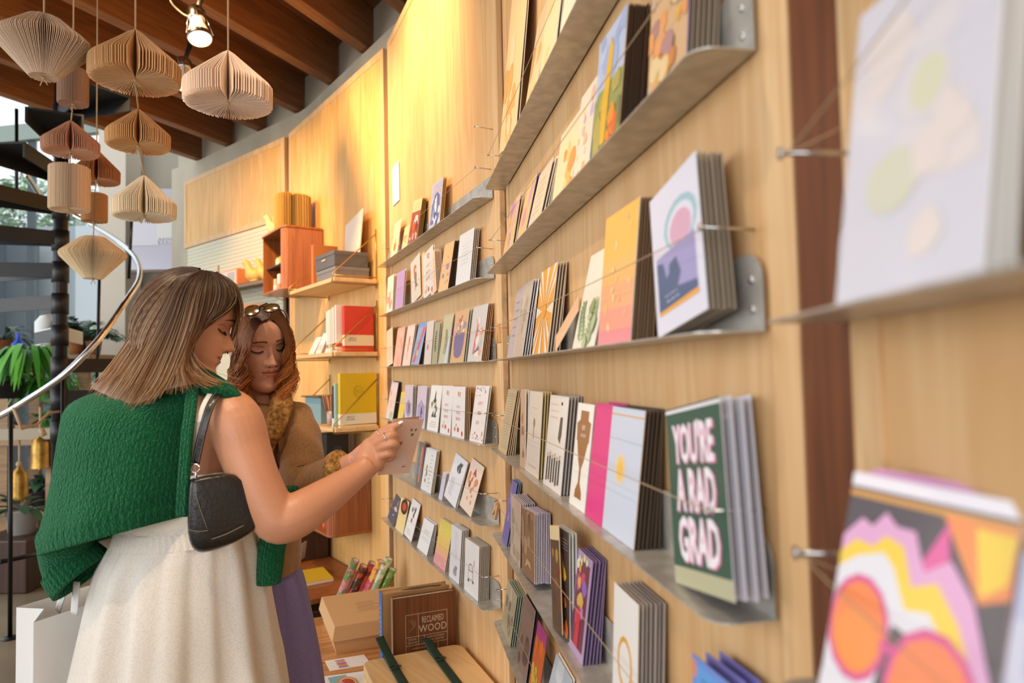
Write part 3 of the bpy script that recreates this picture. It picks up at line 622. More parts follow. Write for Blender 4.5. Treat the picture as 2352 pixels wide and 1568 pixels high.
card('B', 4, 954, 975, (960, 886), 2, '#d6c9dc', WH, 'lavender card with a large crystal', 'large crystal card', [('p', [(.5, .66), (.85, .52), (.88, .22), (.5, .06), (.15, .22), (.15, .52)], '#8d84b8'), ('p', [(.5, .63), (.8, .5), (.83, .24), (.5, .1), (.2, .24), (.2, .5)], '#b3a8d4'), ('blob', 7, 6, ['#3f3858'], (.35, .25, .65, .48), .06)], env='#b58fa0')
card('B', 4, 980, 1005, (991, 884), 0, '#f1efec', WH, 'white card of a black spotted rabbit', 'spotted rabbit card', [('p', [(.42, .7), (.5, .88), (.55, .86), (.55, .68)], '#2d2b2a'), ('e', .5, .66, .12, .05, '#3a3736'), ('blob', 9, 15, ['#2d2b2a', '#3d3a38', '#b8a05a'], (.25, .35, .75, .66), .06), ('p', [(.3, .3), (.45, .45), (.5, .3), (.62, .45), (.72, .3)], '#3d3a38'), ('scr', .5, .19, .6, 3, .05, '#9a9a9a')])
for xs, tl_, nn, nm, dsc in (((1010, 1034), (1017, 885), 0, 'faded', 'white HAVE A MAGICAL BIRTHDAY card beside the spotted rabbit'), ((1037, 1066), (1040, 887), 3, 'near', 'white HAVE A MAGICAL BIRTHDAY card nearer the camera')):
    card('B', 4, xs[0], xs[1], tl_, nn, '#ece8e8', WH, dsc, nm + ' magical birthday card', [('t', 'HAVE A', .5, .60, .085, '#c0455a', .8), ('t', 'MAGICAL', .5, .48, .085, '#c0455a', .72), ('t', 'BIRTHDAY', .5, .36, .085, '#c0455a', .66), ('blob', 5, 4, ['#d8503a', '#e0a04a', '#c0455a'], (.15, .08, .85, .26), .08), ('blob', 4, 14, ['#d8503a', '#e0a04a'], (.2, .78, .8, .92), .06)], env='#c9a983', backc='#d2b48e')
card('B', 4, 1078, 1108, (1094, 885), 1, '#ece4e2', WH, 'white card reading HAPPY BIRTHDAY with small strawberries', 'happy birthday card', [('t', 'HAPPY', .5, .68, .10, '#d2564a', .8), ('t', 'BIRTH', .5, .51, .10, '#d2564a', .8), ('t', 'DAY', .45, .34, .10, '#d2564a', .8), ('blob', 16, 8, ['#c8503f', '#7a7f8c', '#d98a6a'], (.05, .04, .95, .22), .03), ('blob', 14, 9, ['#9fa6b8', '#c8503f'], (.05, .8, .95, .97), .03)], env=GY)
# --- middle rack, fifth shelf
card('B', 5, 951, 965, (961, 1009), 1, '#77706a', '#e8b4b0', 'grey-brown card of orange and blue brush strokes', 'orange and blue stroke card', [('p', [(.55, .1), (.7, .1), (.85, .9), (.7, .9)], '#ee8a5c'), ('p', [(.35, .25), (.5, .25), (.55, .75), (.45, .8)], '#6f86d8'), ('r', .15, .5, .2, 1, '#8f9a8c')], env='#3c2c24')
card('B', 5, 966, 989, (980, 1027), 2, '#e6e6e6', WH, 'white card of small leaves and script', 'leaf script card', [('scr', .65, .85, .2, 9, .09, '#8a8a8a'), ('blob', 6, 6, ['#5f6a4c', '#8a9a6a'], (.15, .2, .4, .6), .06)], env='#c9b08c')
card('B', 5, 1007, 1015, (1018, 1083), 3, '#cfcbe0', WH, 'small short lavender card', 'small lavender card', [], env='#b5aea4')
card('B', 5, 1018, 1047, (1046, 1051), 1, '#e4e5ec', WH, 'white card of a black flower and script', 'black flower card', [('sprig', .6, .68, .2, '#4a4a4e', 4), ('scr', .35, .5, .3, 8, .05, '#9a9aa4')], env='#c9c0b4')
card('B', 5, 1054, 1083, (1084, 1061), 0, '#e8d4c4', '#d9a98a', 'cream card of a tall red house', 'red house card', [('p', [(.35, .72), (.5, .88), (.65, .72)], '#b04a3c'), ('blob', 12, 5, ['#cc7a5c', '#b04a3c', '#e0a37c', '#d98c54'], (.15, .15, .85, .7), .10)])
# --- middle rack, lowest shelf
card('B', 6, 888, 905, (908, 1140), 0, '#54586c', '#3a3d4c', 'slate card with a cocktail glass', 'slate card', [('e', .6, .55, .2, .07, '#d8d3c0'), ('r', .62, .75, .04, .3, '#d8c88a'), ('e', .55, .3, .06, .03, '#d8d3c0')])
card('B', 6, 907, 927, (921, 1140), 0, '#ead9a0', '#2f2622', 'cream card with a black and red medallion', 'medallion card', [('e', .55, .78, .42, .24, '#2d2624'), ('e', .55, .78, .25, .13, '#c8452f'), ('r', .5, .3, .9, .5, '#edd898')])
card('B', 6, 927, 945, (948, 1146), 0, '#ebeaea', '#c9a278', 'white card of a spotted rabbit above small print', 'lower rabbit card', [('blob', 9, 15, ['#2d2b2a', '#3d3a38'], (.3, .4, .7, .85), .07), ('scr', .45, .2, .6, 3, .05, '#9a9a9a')], env='#c9a278')
card('B', 6, 957, 981, (974, 1188), 4, '#e9e9ea', '#d8d8dc', 'white card of two lines of black script', 'black script card', [('scr', .5, .68, .5, 3, .04, '#3a3a3c'), ('scr', .55, .45, .7, 3, .04, '#8a8a8c')], env='#8f8474')
card('B', 6, 994, 1023, (1012, 1188), 2, '#dfcb5e', '#d9cfc0', 'card fading from yellow to pink with specks', 'yellow to pink speckled card', [('r', .5, .5, 1, .3, '#e6c26a'), ('r', .5, .32, 1, .2, '#e6b080'), ('r', .5, .12, 1, .24, '#df9a9a'), ('blob', 14, 3, ['#f3e6bc', '#efc9c0'], (.05, .05, .95, .95), .03)], env='#7a6658')
card('B', 6, 1031, 1054, (1038, 1203), 4, '#dcdbe0', WH, 'pale grey card of soft script and a flower', 'soft script card', [('scr', .5, .9, .3, 12, .045, '#a9a8b4'), ('sprig', .6, .1, .16, '#9a9aa8', 4)], env='#9c8f80')
card('B', 6, 1066, 1098, (1069, 1234), 7, '#e2e0e0', '#d5d0cc', 'white card with a line-drawn truck', 'truck card', [('e', .45, .48, .16, .10, '#5c5c60'), ('e', .45, .48, .13, .08, '#e2e0e0'), ('r', .45, .36, .34, .18, '#5c5c60'), ('r', .45, .36, .3, .15, '#e2e0e0'), ('e', .62, .26, .06, .03, '#5c5c60'), ('e', .3, .24, .06, .03, '#5c5c60'), ('r', .68, .62, .03, .12, '#5c5c60')], env='#a2968a', backc='#c9c2b8')
# --- blurred right-edge rack
def near_card(blx, brx, tl, row, face, desc, art, n, w, h, u=None, d0=.056, th=.2, yaw=0., edge=WH, backc=None, env='#c9b08c', ph=0., sp=.006):
    W = WO; z = ROWZ[row] + .0005; uc = u; t = .0014
    m0 = Matrix((-W.D, -W.Nn, Vector((0, 0, 1)))).transposed().to_4x4()
    bb = card_mesh_front(w, h, t, face, edge, art); o = bb.build('greeting_card')
    m = lambda d, th: Matrix.Translation(W.pt(uc, d, z + abs(sin(ph)) * w / 2)) @ m0 @ Matrix.Rotation(yaw, 4, 'Z') @ Matrix.Rotation(-th, 4, 'X') @ Matrix.Rotation(ph, 4, 'Y')
    o.matrix_world = m(d0, th); tag(o, desc, 'greeting card')
    e = MB(); e.box((-w / 2 + .002, t + .0003, .001), (w / 2 - .002, t + .0012, h - .002), mat(env, .75)); eo = e.build('envelope'); eo.parent = o
    b2 = MB(); b2.box((-w / 2, 0, 0), (w / 2, t, h), mat(backc or edge, .55)); bm = b2.build('greeting_card')
    for i in range(n):
        c = bm if i == 0 else bm.copy()
        if i: COL.objects.link(c)
        c.matrix_world = m(d0 - sp * (i + 1), th * (1 - .12 * i)); tag(c, 'blurred card edge behind the %s' % desc.split(',')[0], 'greeting card', 'cards behind the ' + desc.split(',')[0])
        e2 = eo.copy(); COL.objects.link(e2); e2.parent = c
near_card(0, 0, 0, 3, '#dcdbe6', 'large blurred white card, upper right corner of the photo', [('blob', 6, 3, ['#e4dfe4', '#e9e0de'], (.15, .2, .85, .9), .22), ('e', .6, .6, .12, .08, '#e0dfc4'), ('e', .4, .35, .2, .1, '#dcdcc9'), ('blob', 4, 9, ['#ebe0dc'], (.5, .1, .9, .5), .15)], 2, .118, .178, u=-.19, th=.13, yaw=.12, d0=.06)
near_card(0, 0, 0, 4, '#4a3c42', 'blurred card of white-haired face in orange sunglasses, lower right corner',
          [('r', .5, .975, 1, .05, '#efe9f2'), ('r', .5, .925, 1, .022, '#d69a3c'), ('p', [(.62, .92), (1, .92), (1, .72), (.86, .68)], '#f08a3a'), ('p', [(.8, .9), (1, .9), (.98, .76), (.86, .7)], '#f2cc2c'), ('p', [(.5, .7), (.66, .9), (.7, .74)], '#e0559c'),
           ('p', [(.0, .76), (.12, .84), (.2, .82), (.28, .88), (.36, .84), (.48, .84), (.56, .72), (.7, .78), (.84, .68), (.95, .5), (1, .42), (1, .3), (0, .3)], '#dfa3cd'),
           ('p', [(.0, .70), (.1, .76), (.22, .75), (.3, .80), (.42, .78), (.5, .66), (.64, .70), (.78, .6), (.92, .42), (1, .34), (1, .25), (0, .25)], '#f2cc2c'),
           ('p', [(.0, .64), (.12, .70), (.3, .74), (.38, .7), (.48, .58), (.62, .60), (.8, .46), (.95, .28), (1, .2), (0, .2)], '#e2dfe6'),
           ('p', [(.42, .52), (.56, .5), (.6, .1), (.3, .1)], '#4a3c42'),
           ('e', .20, .46, .215, .185, '#d9458c'), ('e', .20, .46, .185, .16, '#f28238'), ('e', .20, .42, .15, .10, '#f28f34'), ('e', .68, .345, .265, .215, '#d9458c'), ('e', .68, .345, .23, .185, '#f27a36'), ('e', .68, .30, .19, .09, '#f28a34'), ('r', .42, .44, .1, .03, '#d9458c'),
           ('p', [(.0, .26), (.18, .28), (.45, .12), (.5, 0), (.3, 0), (0, .14)], '#e2dfe6'), ('p', [(.15, .14), (.3, .06), (.28, 0), (.1, 0)], '#f2cc2c'), ('p', [(.08, .16), (.16, .14), (.1, 0), (.02, 0)], '#d9458c')],
          3, .120, .178, u=-.138, th=.24, yaw=.3,  backc='#e9a8d6', edge='#e6dcea', env='#e6a0d4', sp=.008)
near_card(0, 0, 0, 4, '#cdd6f2', 'blurred pale violet card, just inside the right edge of the photo', [('blob', 4, 3, ['#dfe2f6', '#c4c8ee'], (.1, .1, .9, .9), .2)], 1, .10, .16, u=-.262, th=.2, d0=.05)
card('A', 3, 1262, 1292, (1318, 740), 0, '#eec29c', IV, 'small peach card slumped low between taller cards', 'slumped peach card', [], wh=(.062, .10), phi=.62, d0=.046)
# clothes pegs clipped to the cords
def peg(W, u, d, z, roll, label):
    t = thing('clothes_peg', W.pt(u, d, z), label, 'clothes peg')
    for sg in (-1, 1):
        b = MB(); X = W.D; N_ = W.Nn; up = (Vector((0, 0, 1)) * cos(roll) + X * sin(roll)); sd = X * cos(roll) - Vector((0, 0, 1)) * sin(roll)
        o = W.pt(u, d, z)
        pts = [o + up * a + sd * (sg * c) for a, c in ((.022, .002), (.026, .008), (-.03, .0135), (-.036, .011), (-.0, .0015))]
        b.prism(pts, N_ * .009, mat('#d9a76e', .7)); b.build('wooden_jaw', t)
    b = MB(); o = W.pt(u, d, z)
    for k in range(3): b.tube([o + sd * .009 * cos(a * .7) + up * .006 * sin(a * .7) + N_ * (-.002 + k * .005) for a in range(10)], .0006, STEEL, 5)
    b.build('spring', t)
W = WB; u, z = W.hit(1151, 762, .06); peg(W, u, .064, z, .0, 'wooden clothes peg on a cord between the two racks, upper one')
u, z = W.hit(1146, 1168, .06); peg(W, u, .064, z, -.6, 'wooden clothes peg hanging slanted between the two racks, lower one')
# small blank notes on the walls
def wall_note(W, px0, px1, py, hgt, label, name='blank_card', c=WH, d=.004):
    u0, _ = W.hit(px0, py, d); u1, _ = W.hit(px1, py, d); _, z = W.hit((px0 + px1) / 2, py, d)
    b = MB(); b.obox(W.pt(u1, d, z - hgt / 2), W.D * (u0 - u1), W.Nn * .002, (0, 0, hgt), mat(c, .6)); tag(b.build(name), label, 'card')
wall_note(WB, 902, 917, 422, .21, 'blank white card fixed high on the glowing plywood panel')
nail(WB, WB.hit(1132, 297, .004)[0], WB.hit(1132, 297, .004)[1], 'long nail sticking out alone, high on the middle panel', .07)
# ------------------------------------------------------------------ brass bracket shelves on the third panel
W = WC
def cbox(b, u0, u1, d0, d1, z0, z1, m): return b.obox(W.pt(u0, d0, z0), W.D * (u1 - u0), W.Nn * (d1 - d0), (0, 0, z1 - z0), m)
WBR = mat('#b79a5a', .35, .9)
CZ = {1: EYE + .545, 2: EYE + .125, 3: EYE - .300}
for k in (1, 2, 3):
    z = CZ[k]; nm = ['', 'highest', 'middle', 'lowest'][k]
    t = thing('bracket_shelf', W.pt(.5, .13, z), 'pale wooden shelf on thin brass wire brackets, %s of the three on the golden-lit panel' % nm, 'shelf')
    b = MB(); cbox(b, .10, .90, .012, .27, z - .022, z, MAPLE); b.build('shelf_board', t, .002)
    for u in (.12, .87):
        b = MB(); r = .0035; f = .275; y0 = .008
        b.tube([W.pt(u, y0, z + .30), W.pt(u, y0, z - .05)], r, WBR, 6)
        b.tube([W.pt(u, y0, z + .27), W.pt(u, f - .01, z + .03), W.pt(u, f, z + .018), W.pt(u, f + .002, z + .005), W.pt(u, f, z - .028), W.pt(u, f - .012, z - .03), W.pt(u, y0, z - .03)], r, WBR, 6)
        b.tube([W.pt(u, f, z + .014), W.pt(u, y0, z + .014)], r, WBR, 6); b.build('wire_bracket', t)
def book(u0, u1, d0, d1, z, h, c, label, band=None, txt=None, page='#efe6d2', name='book', lean=0, rough=.5):
    """book standing with its cover square to the wall; the cover facing the camera is at u0"""
    t = thing(name, W.pt((u0 + u1) / 2, (d0 + d1) / 2, z), label, 'book')
    b = MB(); m = mat(c, rough)
    cbox(b, u0, u0 + .002, d0, d1, z, z + h, m); cbox(b, u1 - .002, u1, d0, d1, z, z + h, m); cbox(b, u0, u1, d1 - .002, d1, z, z + h, m); b.build('cover', t, .0006)
    b = MB(); cbox(b, u0 + .002, u1 - .002, d0 + .003, d1 - .003, z + .002, z + h - .003, mat(page, .8)); b.build('pages', t)
    if band:
        b = MB(); cbox(b, u0 - .0008, u1 + .0008, d0 + .001, d1 + .0008, z + h * band[0], z + h * band[1], mat(band[2], .7))
        if txt:
            for s_, zz, sz in txt: b.text(s_, W.pt(u0 - .0012, d0 + (d1 - d0) * .72, z + h * zz), -W.Nn, (0, 0, 1), sz, mat('#4a3d30', .7))
        b.build('paper_band', t)
    return t
z = CZ[2]
book(.135, .165, .02, .20, z, .265, '#d9402f', 'red hardback notebook with a cream paper band, behind the brass wire', (.14, .37, '#ecd9b4'), (('ABOUT', .30, .013), ('BLANKS', .255, .013)))
for i, (th, c, h, lab) in enumerate(((.018, '#e9e2dc', .27, 'white book with pink lettered spine, next to the red notebook'), (.026, '#e6d8cc', .262, 'off-white book with mottled spine, second from the red notebook'), (.022, '#d9d0b8', .255, 'beige book, third from the red notebook'), (.024, '#e9e6da', .25, 'ivory book, fourth from the red notebook'), (.028, '#dfe3e0', .245, 'pale grey book, leftmost upright book beside the small framed prints'))):
    u = .17 + i * .032; book(u, u + th, .02, .235, z, h, c, lab, (.12, .2, ['#c8463a', '#8d5a5a', '#c9a24a', '#d8c06a', '#6f9ab8'][i]))
def leaning(u0, u1, d0, d1, z, h, c, label, name, cat, t=.018, side=None, art=None):
    b = MB(); a = W.pt(u0, d0, z); q = W.pt(u1, d0, z); dn = -W.Nn * (d0 - d1)
    b.prism([a, q, q + dn + Vector((0, 0, h)), a + dn + Vector((0, 0, h))], -W.Nn * t, mat(side or c, .6))
    e = W.Nn * .0006; b.add([a + e, q + e, q + dn + Vector((0, 0, h)) + e, a + dn + Vector((0, 0, h)) + e], [(0, 1, 2, 3)], mat(c, .6))
    if art:
        for (x, y, ww, hh, cc) in art:
            P = [a + (q - a) * xx + (dn + Vector((0, 0, h))) * yy + W.Nn * .0012 for xx, yy in ((x, y), (x + ww, y), (x + ww, y + hh), (x, y + hh))]
            b.add(P, [(0, 1, 2, 3)], mat(cc, .6))
    return tag(b.build(name), label, cat)
leaning(.44, .56, .16, .10, z, .165, '#dcdedb', 'small framed grey seascape print, nearest of the three on the middle bracket shelf', 'framed_print', 'print', art=[(.1, .35, .8, .2, '#aab4ba')], side='#c9985a')
leaning(.60, .70, .17, .11, z, .14, '#d3d8da', 'small framed pale blue print, middle of the three on the bracket shelf', 'framed_print', 'print', art=[(.1, .2, .8, .25, '#b4bfc6')], side='#c9a070')
leaning(.73, .83, .17, .11, z, .12, '#cfd6da', 'small framed blue-grey print, far end of the middle bracket shelf', 'framed_print', 'print', side='#c9b090')
leaning(.36, .39, .14, .08, z, .13, '#9fb6cc', 'small blue booklet leaning by the ivory books', 'booklet', 'booklet', t=.01)
z = CZ[3]
book(.12, .15, .015, .235, z, .305, '#e3bd12', 'large yellow hardback notebook with a white band, on the lowest bracket shelf', (.01, .25, '#efe6cc'), (('ABOUT', .19, .014), ('BLANKS', .145, .014)))
e = bpy.data.objects[[o.name for o in S.objects if o.name.startswith('book') and 'large yellow' in str(o.get('label'))][0]]
b = MB(); o = W.pt(.1195, .125, z + .20)
for rr in (.030, .024):
    b.tube([o + W.Nn * rr * cos(a * .524) * 1.0 + Vector((0, 0, rr * sin(a * .524) * 1.15)) for a in range(13)], .0006, mat('#a98a10', .5), 4)
b.tube([o + W.Nn * x + Vector((0, 0, y_)) for x, y_ in ((-.016, .0), (-.006, .010), (.004, .004), (.014, .010), (.016, .0), (-.016, -.004), (.014, -.012))], .0008, mat('#a98a10', .5), 4)
b.build('emblem', e)
book(.155, .175, .04, .25, z, .25, '#a9cfc9', 'pale teal book behind the yellow notebook')
book(.18, .205, .04, .25, z, .235, '#4a2220', 'dark maroon book with a white foot band beside the teal one', (.0, .22, '#e9dcc8'))
book(.30, .315, .05, .20, z, .22, '#d9645c', 'coral pink book standing left of the maroon one')
for i in range(3):
    book(.262 + i * .0125, .270 + i * .0125, .05, .19, z, .20 - i * .01, ['#5a2c2a', '#6a3a34', '#7c4a42'][i], 'thin %s brown booklet in the lowest bracket shelf' % ['darkest', 'reddish', 'palest'][i], name='booklet')
# bowl and pencil cups
b = MB(); o = W.pt(.235, .215, z); b.lathe([(.001, 0), (.014, 0), (.026, .018), (.030, .034), (.028, .034), (.023, .02), (.001, .006)], o, WALNUT, 20); tag(b.build('wooden_bowl'), 'small round wooden bowl at the front of the lowest bracket shelf', 'bowl')
for i, (u, d, c, lab) in enumerate(((.42, .16, '#26262a', 'black metal cup of pencils'), (.37, .19, '#b9aaa2', 'clear cup of pencils'))):
    b = MB(); o = W.pt(u, d, z); b.lathe([(.001, .001), (.026, .001), (.027, .085), (.025, .085), (.024, .006), (.001, .006)], o, mat(c, .3), 20)
    tag(b.build('pencil_cup'), lab + ' on the lowest bracket shelf', 'cup')
    for j in range(9):
        a = j * 2.399 + i; q = o + Vector((cos(a) * .015, sin(a) * .015, .008)); e_ = q + Vector((cos(a) * .02 - .015, sin(a) * .014, .15 + .012 * (j % 3)))
        b = MB(); b.tube([q, e_], .0034, mat(['#8d4e2c', '#a5633c', '#6d3a22', '#c08a5a'][j % 4], .5), 6); b.tube([e_, e_ + (e_ - q).normalized() * .012], [.0034, .0005], mat('#d9b58a', .7), 6)
        tag(b.build('pencil'), 'brown pencil standing in the ' + lab.split(' of')[0], 'pencil', 'pencils in the ' + lab.split(' of')[0])
b = MB(); cbox(b, .52, .80, .08, .20, z, z + .16, mat('#7f9fa6', .5)); cbox(b, .50, .82, .06, .22, z + .16, z + .168, mat('#5b4a3c', .5)); tag(b.build('storage_box', None, .002), 'blue-grey box with a brown lid behind the red-haired woman', 'box')
# top tier: grey boxes, board, tall orange book
z = CZ[1]
for i, (zz, h) in enumerate(((z, .075), (z + .077, .088))):
    t = thing('gift_box', W.pt(.3, .14, zz), ['dark grey rigid box under another on the highest bracket shelf', 'dark grey lidded box with a small gold label, topmost of two'][i], 'box')
    b = MB(); cbox(b, .17, .47, .03 + .006 * i, .235 + .006 * i, zz, zz + h, mat('#5d5c60' if i else '#77767a', .6)); b.build('box_body', t, .002)
    b = MB(); cbox(b, .168, .472, .028 + .006 * i, .238 + .006 * i, zz + h - .022, zz + h, mat('#626166' if i else '#7d7c80', .6)); b.build('lid', t, .002)
    if i: b = MB(); cbox(b, .30, .36, .2445, .2455, zz + .045, zz + .053, mat('#e0c58a', .5)); b.build('label', t)
b = MB(); b.prism([W.pt(.56, .035, z + .001), W.pt(.18, .10, z + .001), W.pt(.18, .06, z + .43), W.pt(.56, .012, z + .40)], -W.Nn * .006, mat('#ecdccb', .6)); 
tag(b.build('blank_board'), 'blank cream board leaning behind the dark grey boxes', 'board')
book(.60, .635, .05, .21, z, .27, '#c9783a', 'tall orange-brown cloth book standing left of the grey boxes', rough=.7, page='#c9783a')
# tambour wall cabinets
def tambour(u0, u1, d1, z0, z1, label, shelf_z=None, open_w=.55, fill=TEAK):
    t = thing('tambour_cabinet', W.pt((u0 + u1) / 2, 0.01, z0), label, 'cabinet')
    def plate(z, grow, nm):
        r = .05; P = [W.pt(u0 - grow, .006, z)]
        for (cu, sg, a0, a1) in ((u0 - grow + r, 0, math.pi, math.pi / 2), (u1 + grow - r, 0, math.pi / 2, 0)):
            for i in range(7):
                a = a0 + (a1 - a0) * i / 6; P.append(W.pt(cu + r * cos(a), d1 + grow - r + r * sin(a), z))
        P.append(W.pt(u1 + grow, .006, z)); b = MB(); b.prism(P, (0, 0, .014), fill); b.build(nm, t, .003)
    plate(z1 - .014, .008, 'top'); plate(z0, .008, 'bottom')
    # ribbed tambour: side nearest the camera, round the corner, across part of the front
    r = .045; P = []
    n = int((d1 - r) / .011)
    for i in range(n + 1): P.append((u0, .006 + (d1 - r - .006) * i / n))
    for i in range(1, 7): a = math.pi - math.pi / 2 * i / 6; P.append((u0 + r + r * cos(a), d1 - r + r * sin(a)))
    ue = u0 + r + (u1 - u0) * .06; P.append((ue, d1))
    b = MB(); R = []
    for i, (u, d) in enumerate(P):
        R.append((u, d))
        if i < len(P) - 1: v = P[i + 1]; mx, my = (u + v[0]) / 2, (d + v[1]) / 2; nx, ny = (v[1] - d), -(v[0] - u); l = math.hypot(nx, ny) or 1; R.append((mx - nx / l * .0025, my - ny / l * .0025))
    for (a, c) in zip(R, R[1:]):
        b.add([W.pt(*a, z0 + .013), W.pt(*c, z0 + .013), W.pt(*c, z1 - .013), W.pt(*a, z1 - .013)], [(0, 1, 2, 3)], fill)
    b.build('tambour_door', t)
    b = MB(); cbox(b, u1 - .012, u1, .006, d1 - .01, z0 + .014, z1 - .014, fill); b.build('side_panel', t)
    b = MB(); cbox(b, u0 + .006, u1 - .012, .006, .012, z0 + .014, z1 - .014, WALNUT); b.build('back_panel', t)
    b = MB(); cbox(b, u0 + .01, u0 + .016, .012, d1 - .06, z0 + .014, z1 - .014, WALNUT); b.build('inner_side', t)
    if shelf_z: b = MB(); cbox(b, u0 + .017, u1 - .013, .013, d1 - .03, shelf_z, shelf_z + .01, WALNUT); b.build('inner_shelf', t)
    return t
TZ0, TZ1 = EYE + .575, EYE + 1.005
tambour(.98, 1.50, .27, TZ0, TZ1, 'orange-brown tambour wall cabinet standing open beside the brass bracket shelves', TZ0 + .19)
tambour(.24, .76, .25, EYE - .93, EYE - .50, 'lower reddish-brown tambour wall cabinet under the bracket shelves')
for i in range(4):
    t = thing('glass_jar', W.pt(1.12 + i * .075, .19, TZ0 + .20), ['jar', 'jar', 'jar', 'jar'][0] + ' with a gold lid, %s on the tambour cabinet inner shelf' % ['rightmost', 'second from the right', 'third from the right', 'leftmost'][i], 'jar')
    b = MB(); b.lathe([(.001, 0), (.024, 0), (.026, .006), (.026, .05), (.022, .056)], W.pt(1.12 + i * .075, .19, TZ0 + .2), mat(['#c9b25a', '#d8cfc0', '#b59a3c', '#e0d4b4'][i], .25), 18); b.build('jar_body', t)
    b = MB(); b.lathe([(.024, .052), (.024, .066), (.001, .067)], W.pt(1.12 + i * .075, .19, TZ0 + .2), GOLDW, 18, cap=True); b.build('lid', t)
for i in range(4):
    b = MB(); u = 1.08 + i * .085; cbox(b, u, u + .05, .17, .22, TZ0 + .014, TZ0 + .014 + [.115, .10, .125, .10][i], mat(['#efe3da', '#e9c98a', '#e6dad6', '#d9b48a'][i], .5)); cbox(b, u - .0006, u + .0506, .2, .2206, TZ0 + .03, TZ0 + .07, mat(['#c9a24a', '#efe3da', '#d98a5c', '#efe3da'][i], .5))
    tag(b.build('small_carton', None, .001), 'small %s carton on the floor of the open tambour cabinet' % ['white and gold, rightmost', 'pale yellow', 'white and orange', 'tan, leftmost'][i], 'carton')
for i in range(5):
    b = MB(); u = .42 + i * .055; cbox(b, u, u + .04, .12, .20, EYE - .916, EYE - .916 + .05 + .01 * (i % 2), mat(['#c8402c', '#d8683a', '#b8362c', '#e08a5c', '#c8402c'][i], .5)); tag(b.build('small_carton', None, .001), 'small red or orange carton inside the lower tambour cabinet', 'carton', 'red and orange cartons in the lower cabinet')
# black cartons on the lower cabinet
z = EYE - .50
t = thing('black_carton', W.pt(.6, .12, z), 'black carton printed with a camera lens, on the lower tambour cabinet', 'box')
b = MB(); cbox(b, .38, .50, .08, .22, z, z + .15, mat('#1a1a1d', .35)); b.build('carton_body', t, .002)
b = MB(); o = W.pt(.3785, .15, z + .05)
for rr in (.024, .017, .010): b.tube([o + W.Nn * rr * cos(a * .524) + Vector((0, 0, rr * sin(a * .524))) for a in range(13)], .0012, mat('#6a6a70', .4), 5)
b.build('printed_lens', t)
b = MB(); cbox(b, .52, .62, .08, .22, z, z + .14, mat('#a9b4c4', .4)); tag(b.build('film_carton', None, .002), 'silver-blue carton behind the black lens carton', 'box')
for i in range(2):
    b = MB(); b.tube([W.pt(.26 + .0 * i, .06 + i * .10, z + .014), W.pt(.36, .08 + i * .11, z + .014)], .013, mat('#2b2c30', .4), 10); tag(b.build('film_canister'), 'small dark canister lying at the %s of the lower cabinet top' % ['back', 'front'][i], 'canister')
# folded book ornament and figurines on the upper cabinet; helper for folded books
def folded(name, o, prof, label, cat='paper ornament', n=92, gap=None, col='#cdb08c', seed=1, parent=None, group=None, jit=.02, string=None, knot=True, tilt=0.):
    """an old book folded round into a solid of revolution; prof = [(radius, height)] from the top down"""
    rr = random.Random(seed); t = thing(name, o, label, cat, group); b = MB(); m = mat(col, .85)
    o = Vector(o); a0 = gap if gap is not None else 0.
    for i in range(n):
        f = i / n; f2 = f
        a = a0 + .10 + (2 * math.pi - .20) * f + rr.uniform(-jit, jit)
        s_ = 1 + rr.uniform(-.015, .015); c_, q_ = cos(a), sin(a)
        P = [o + Vector((0, 0, prof[0][1]))] + [o + Vector((c_ * r * s_, q_ * r * s_, zz + rr.uniform(-.0012, .0012))) for r, zz in prof] + [o + Vector((0, 0, prof[-1][1]))]
        w = Vector((-q_, c_, 0)) * .0007
        k = len(P); b.add([p + w for p in P] + [p - w for p in P], [tuple(range(k)), tuple(range(2 * k - 1, k - 1, -1))] + [(j, j + k, j + k + 1, j + 1) for j in range(k - 1)], m)
    b.build('folded_pages', t)
    b = MB(); b.lathe([(.006, prof[0][1] - .002), (.007, (prof[0][1] + prof[-1][1]) / 2), (.006, prof[-1][1] + .002)], o, mat('#6a4a30', .8), 8); b.build('spine', t)
    if string:
        b = MB(); b.tube([o + Vector((0, 0, prof[0][1])), Vector(string)], .0028, TWINE, 6); b.build('hanging_twine', t)
    if knot:
        b = MB(); kk = o + Vector((0, 0, prof[-1][1] - .006)); b.ball(kk, .006, TWINE, 8, 6)
        b.tube([kk, kk + Vector((.008, .0, -.014)), kk + Vector((.013, 0, -.022))], .0018, TWINE, 5); b.tube([kk, kk + Vector((-.006, .0, -.014)), kk + Vector((-.010, 0, -.024))], .0018, TWINE, 5); b.build('knot', t)
    return t
def cap_house(R, H): return [(.006, 0), (R * .16, -H * .06), (R * .94, -H * .60), (R, -H * .655), (R * .99, -H * .97), (R * .93, -H), (.008, -H * .93)]
def diamond(R, H): return [(R * .30, 0), (R * .38, -.004), (R * .96, -H * .36), (R, -H * .42), (R * .96, -H * .48), (R * .30, -H), (.006, -H * .98)]
def cyl(R, H): return [(.006, .0), (R * .9, 0), (R, -H * .03), (R, -H * .97), (R * .95, -H), (.006, -H * .97)]
o = W.pt(1.17, .15, TZ1 + .251); folded('folded_book', o, cyl(.125, .25), 'yellowed book folded into a cylinder on top of the tambour cabinet', n=64, gap=-2.4, col='#d9b46a', seed=4, knot=False)
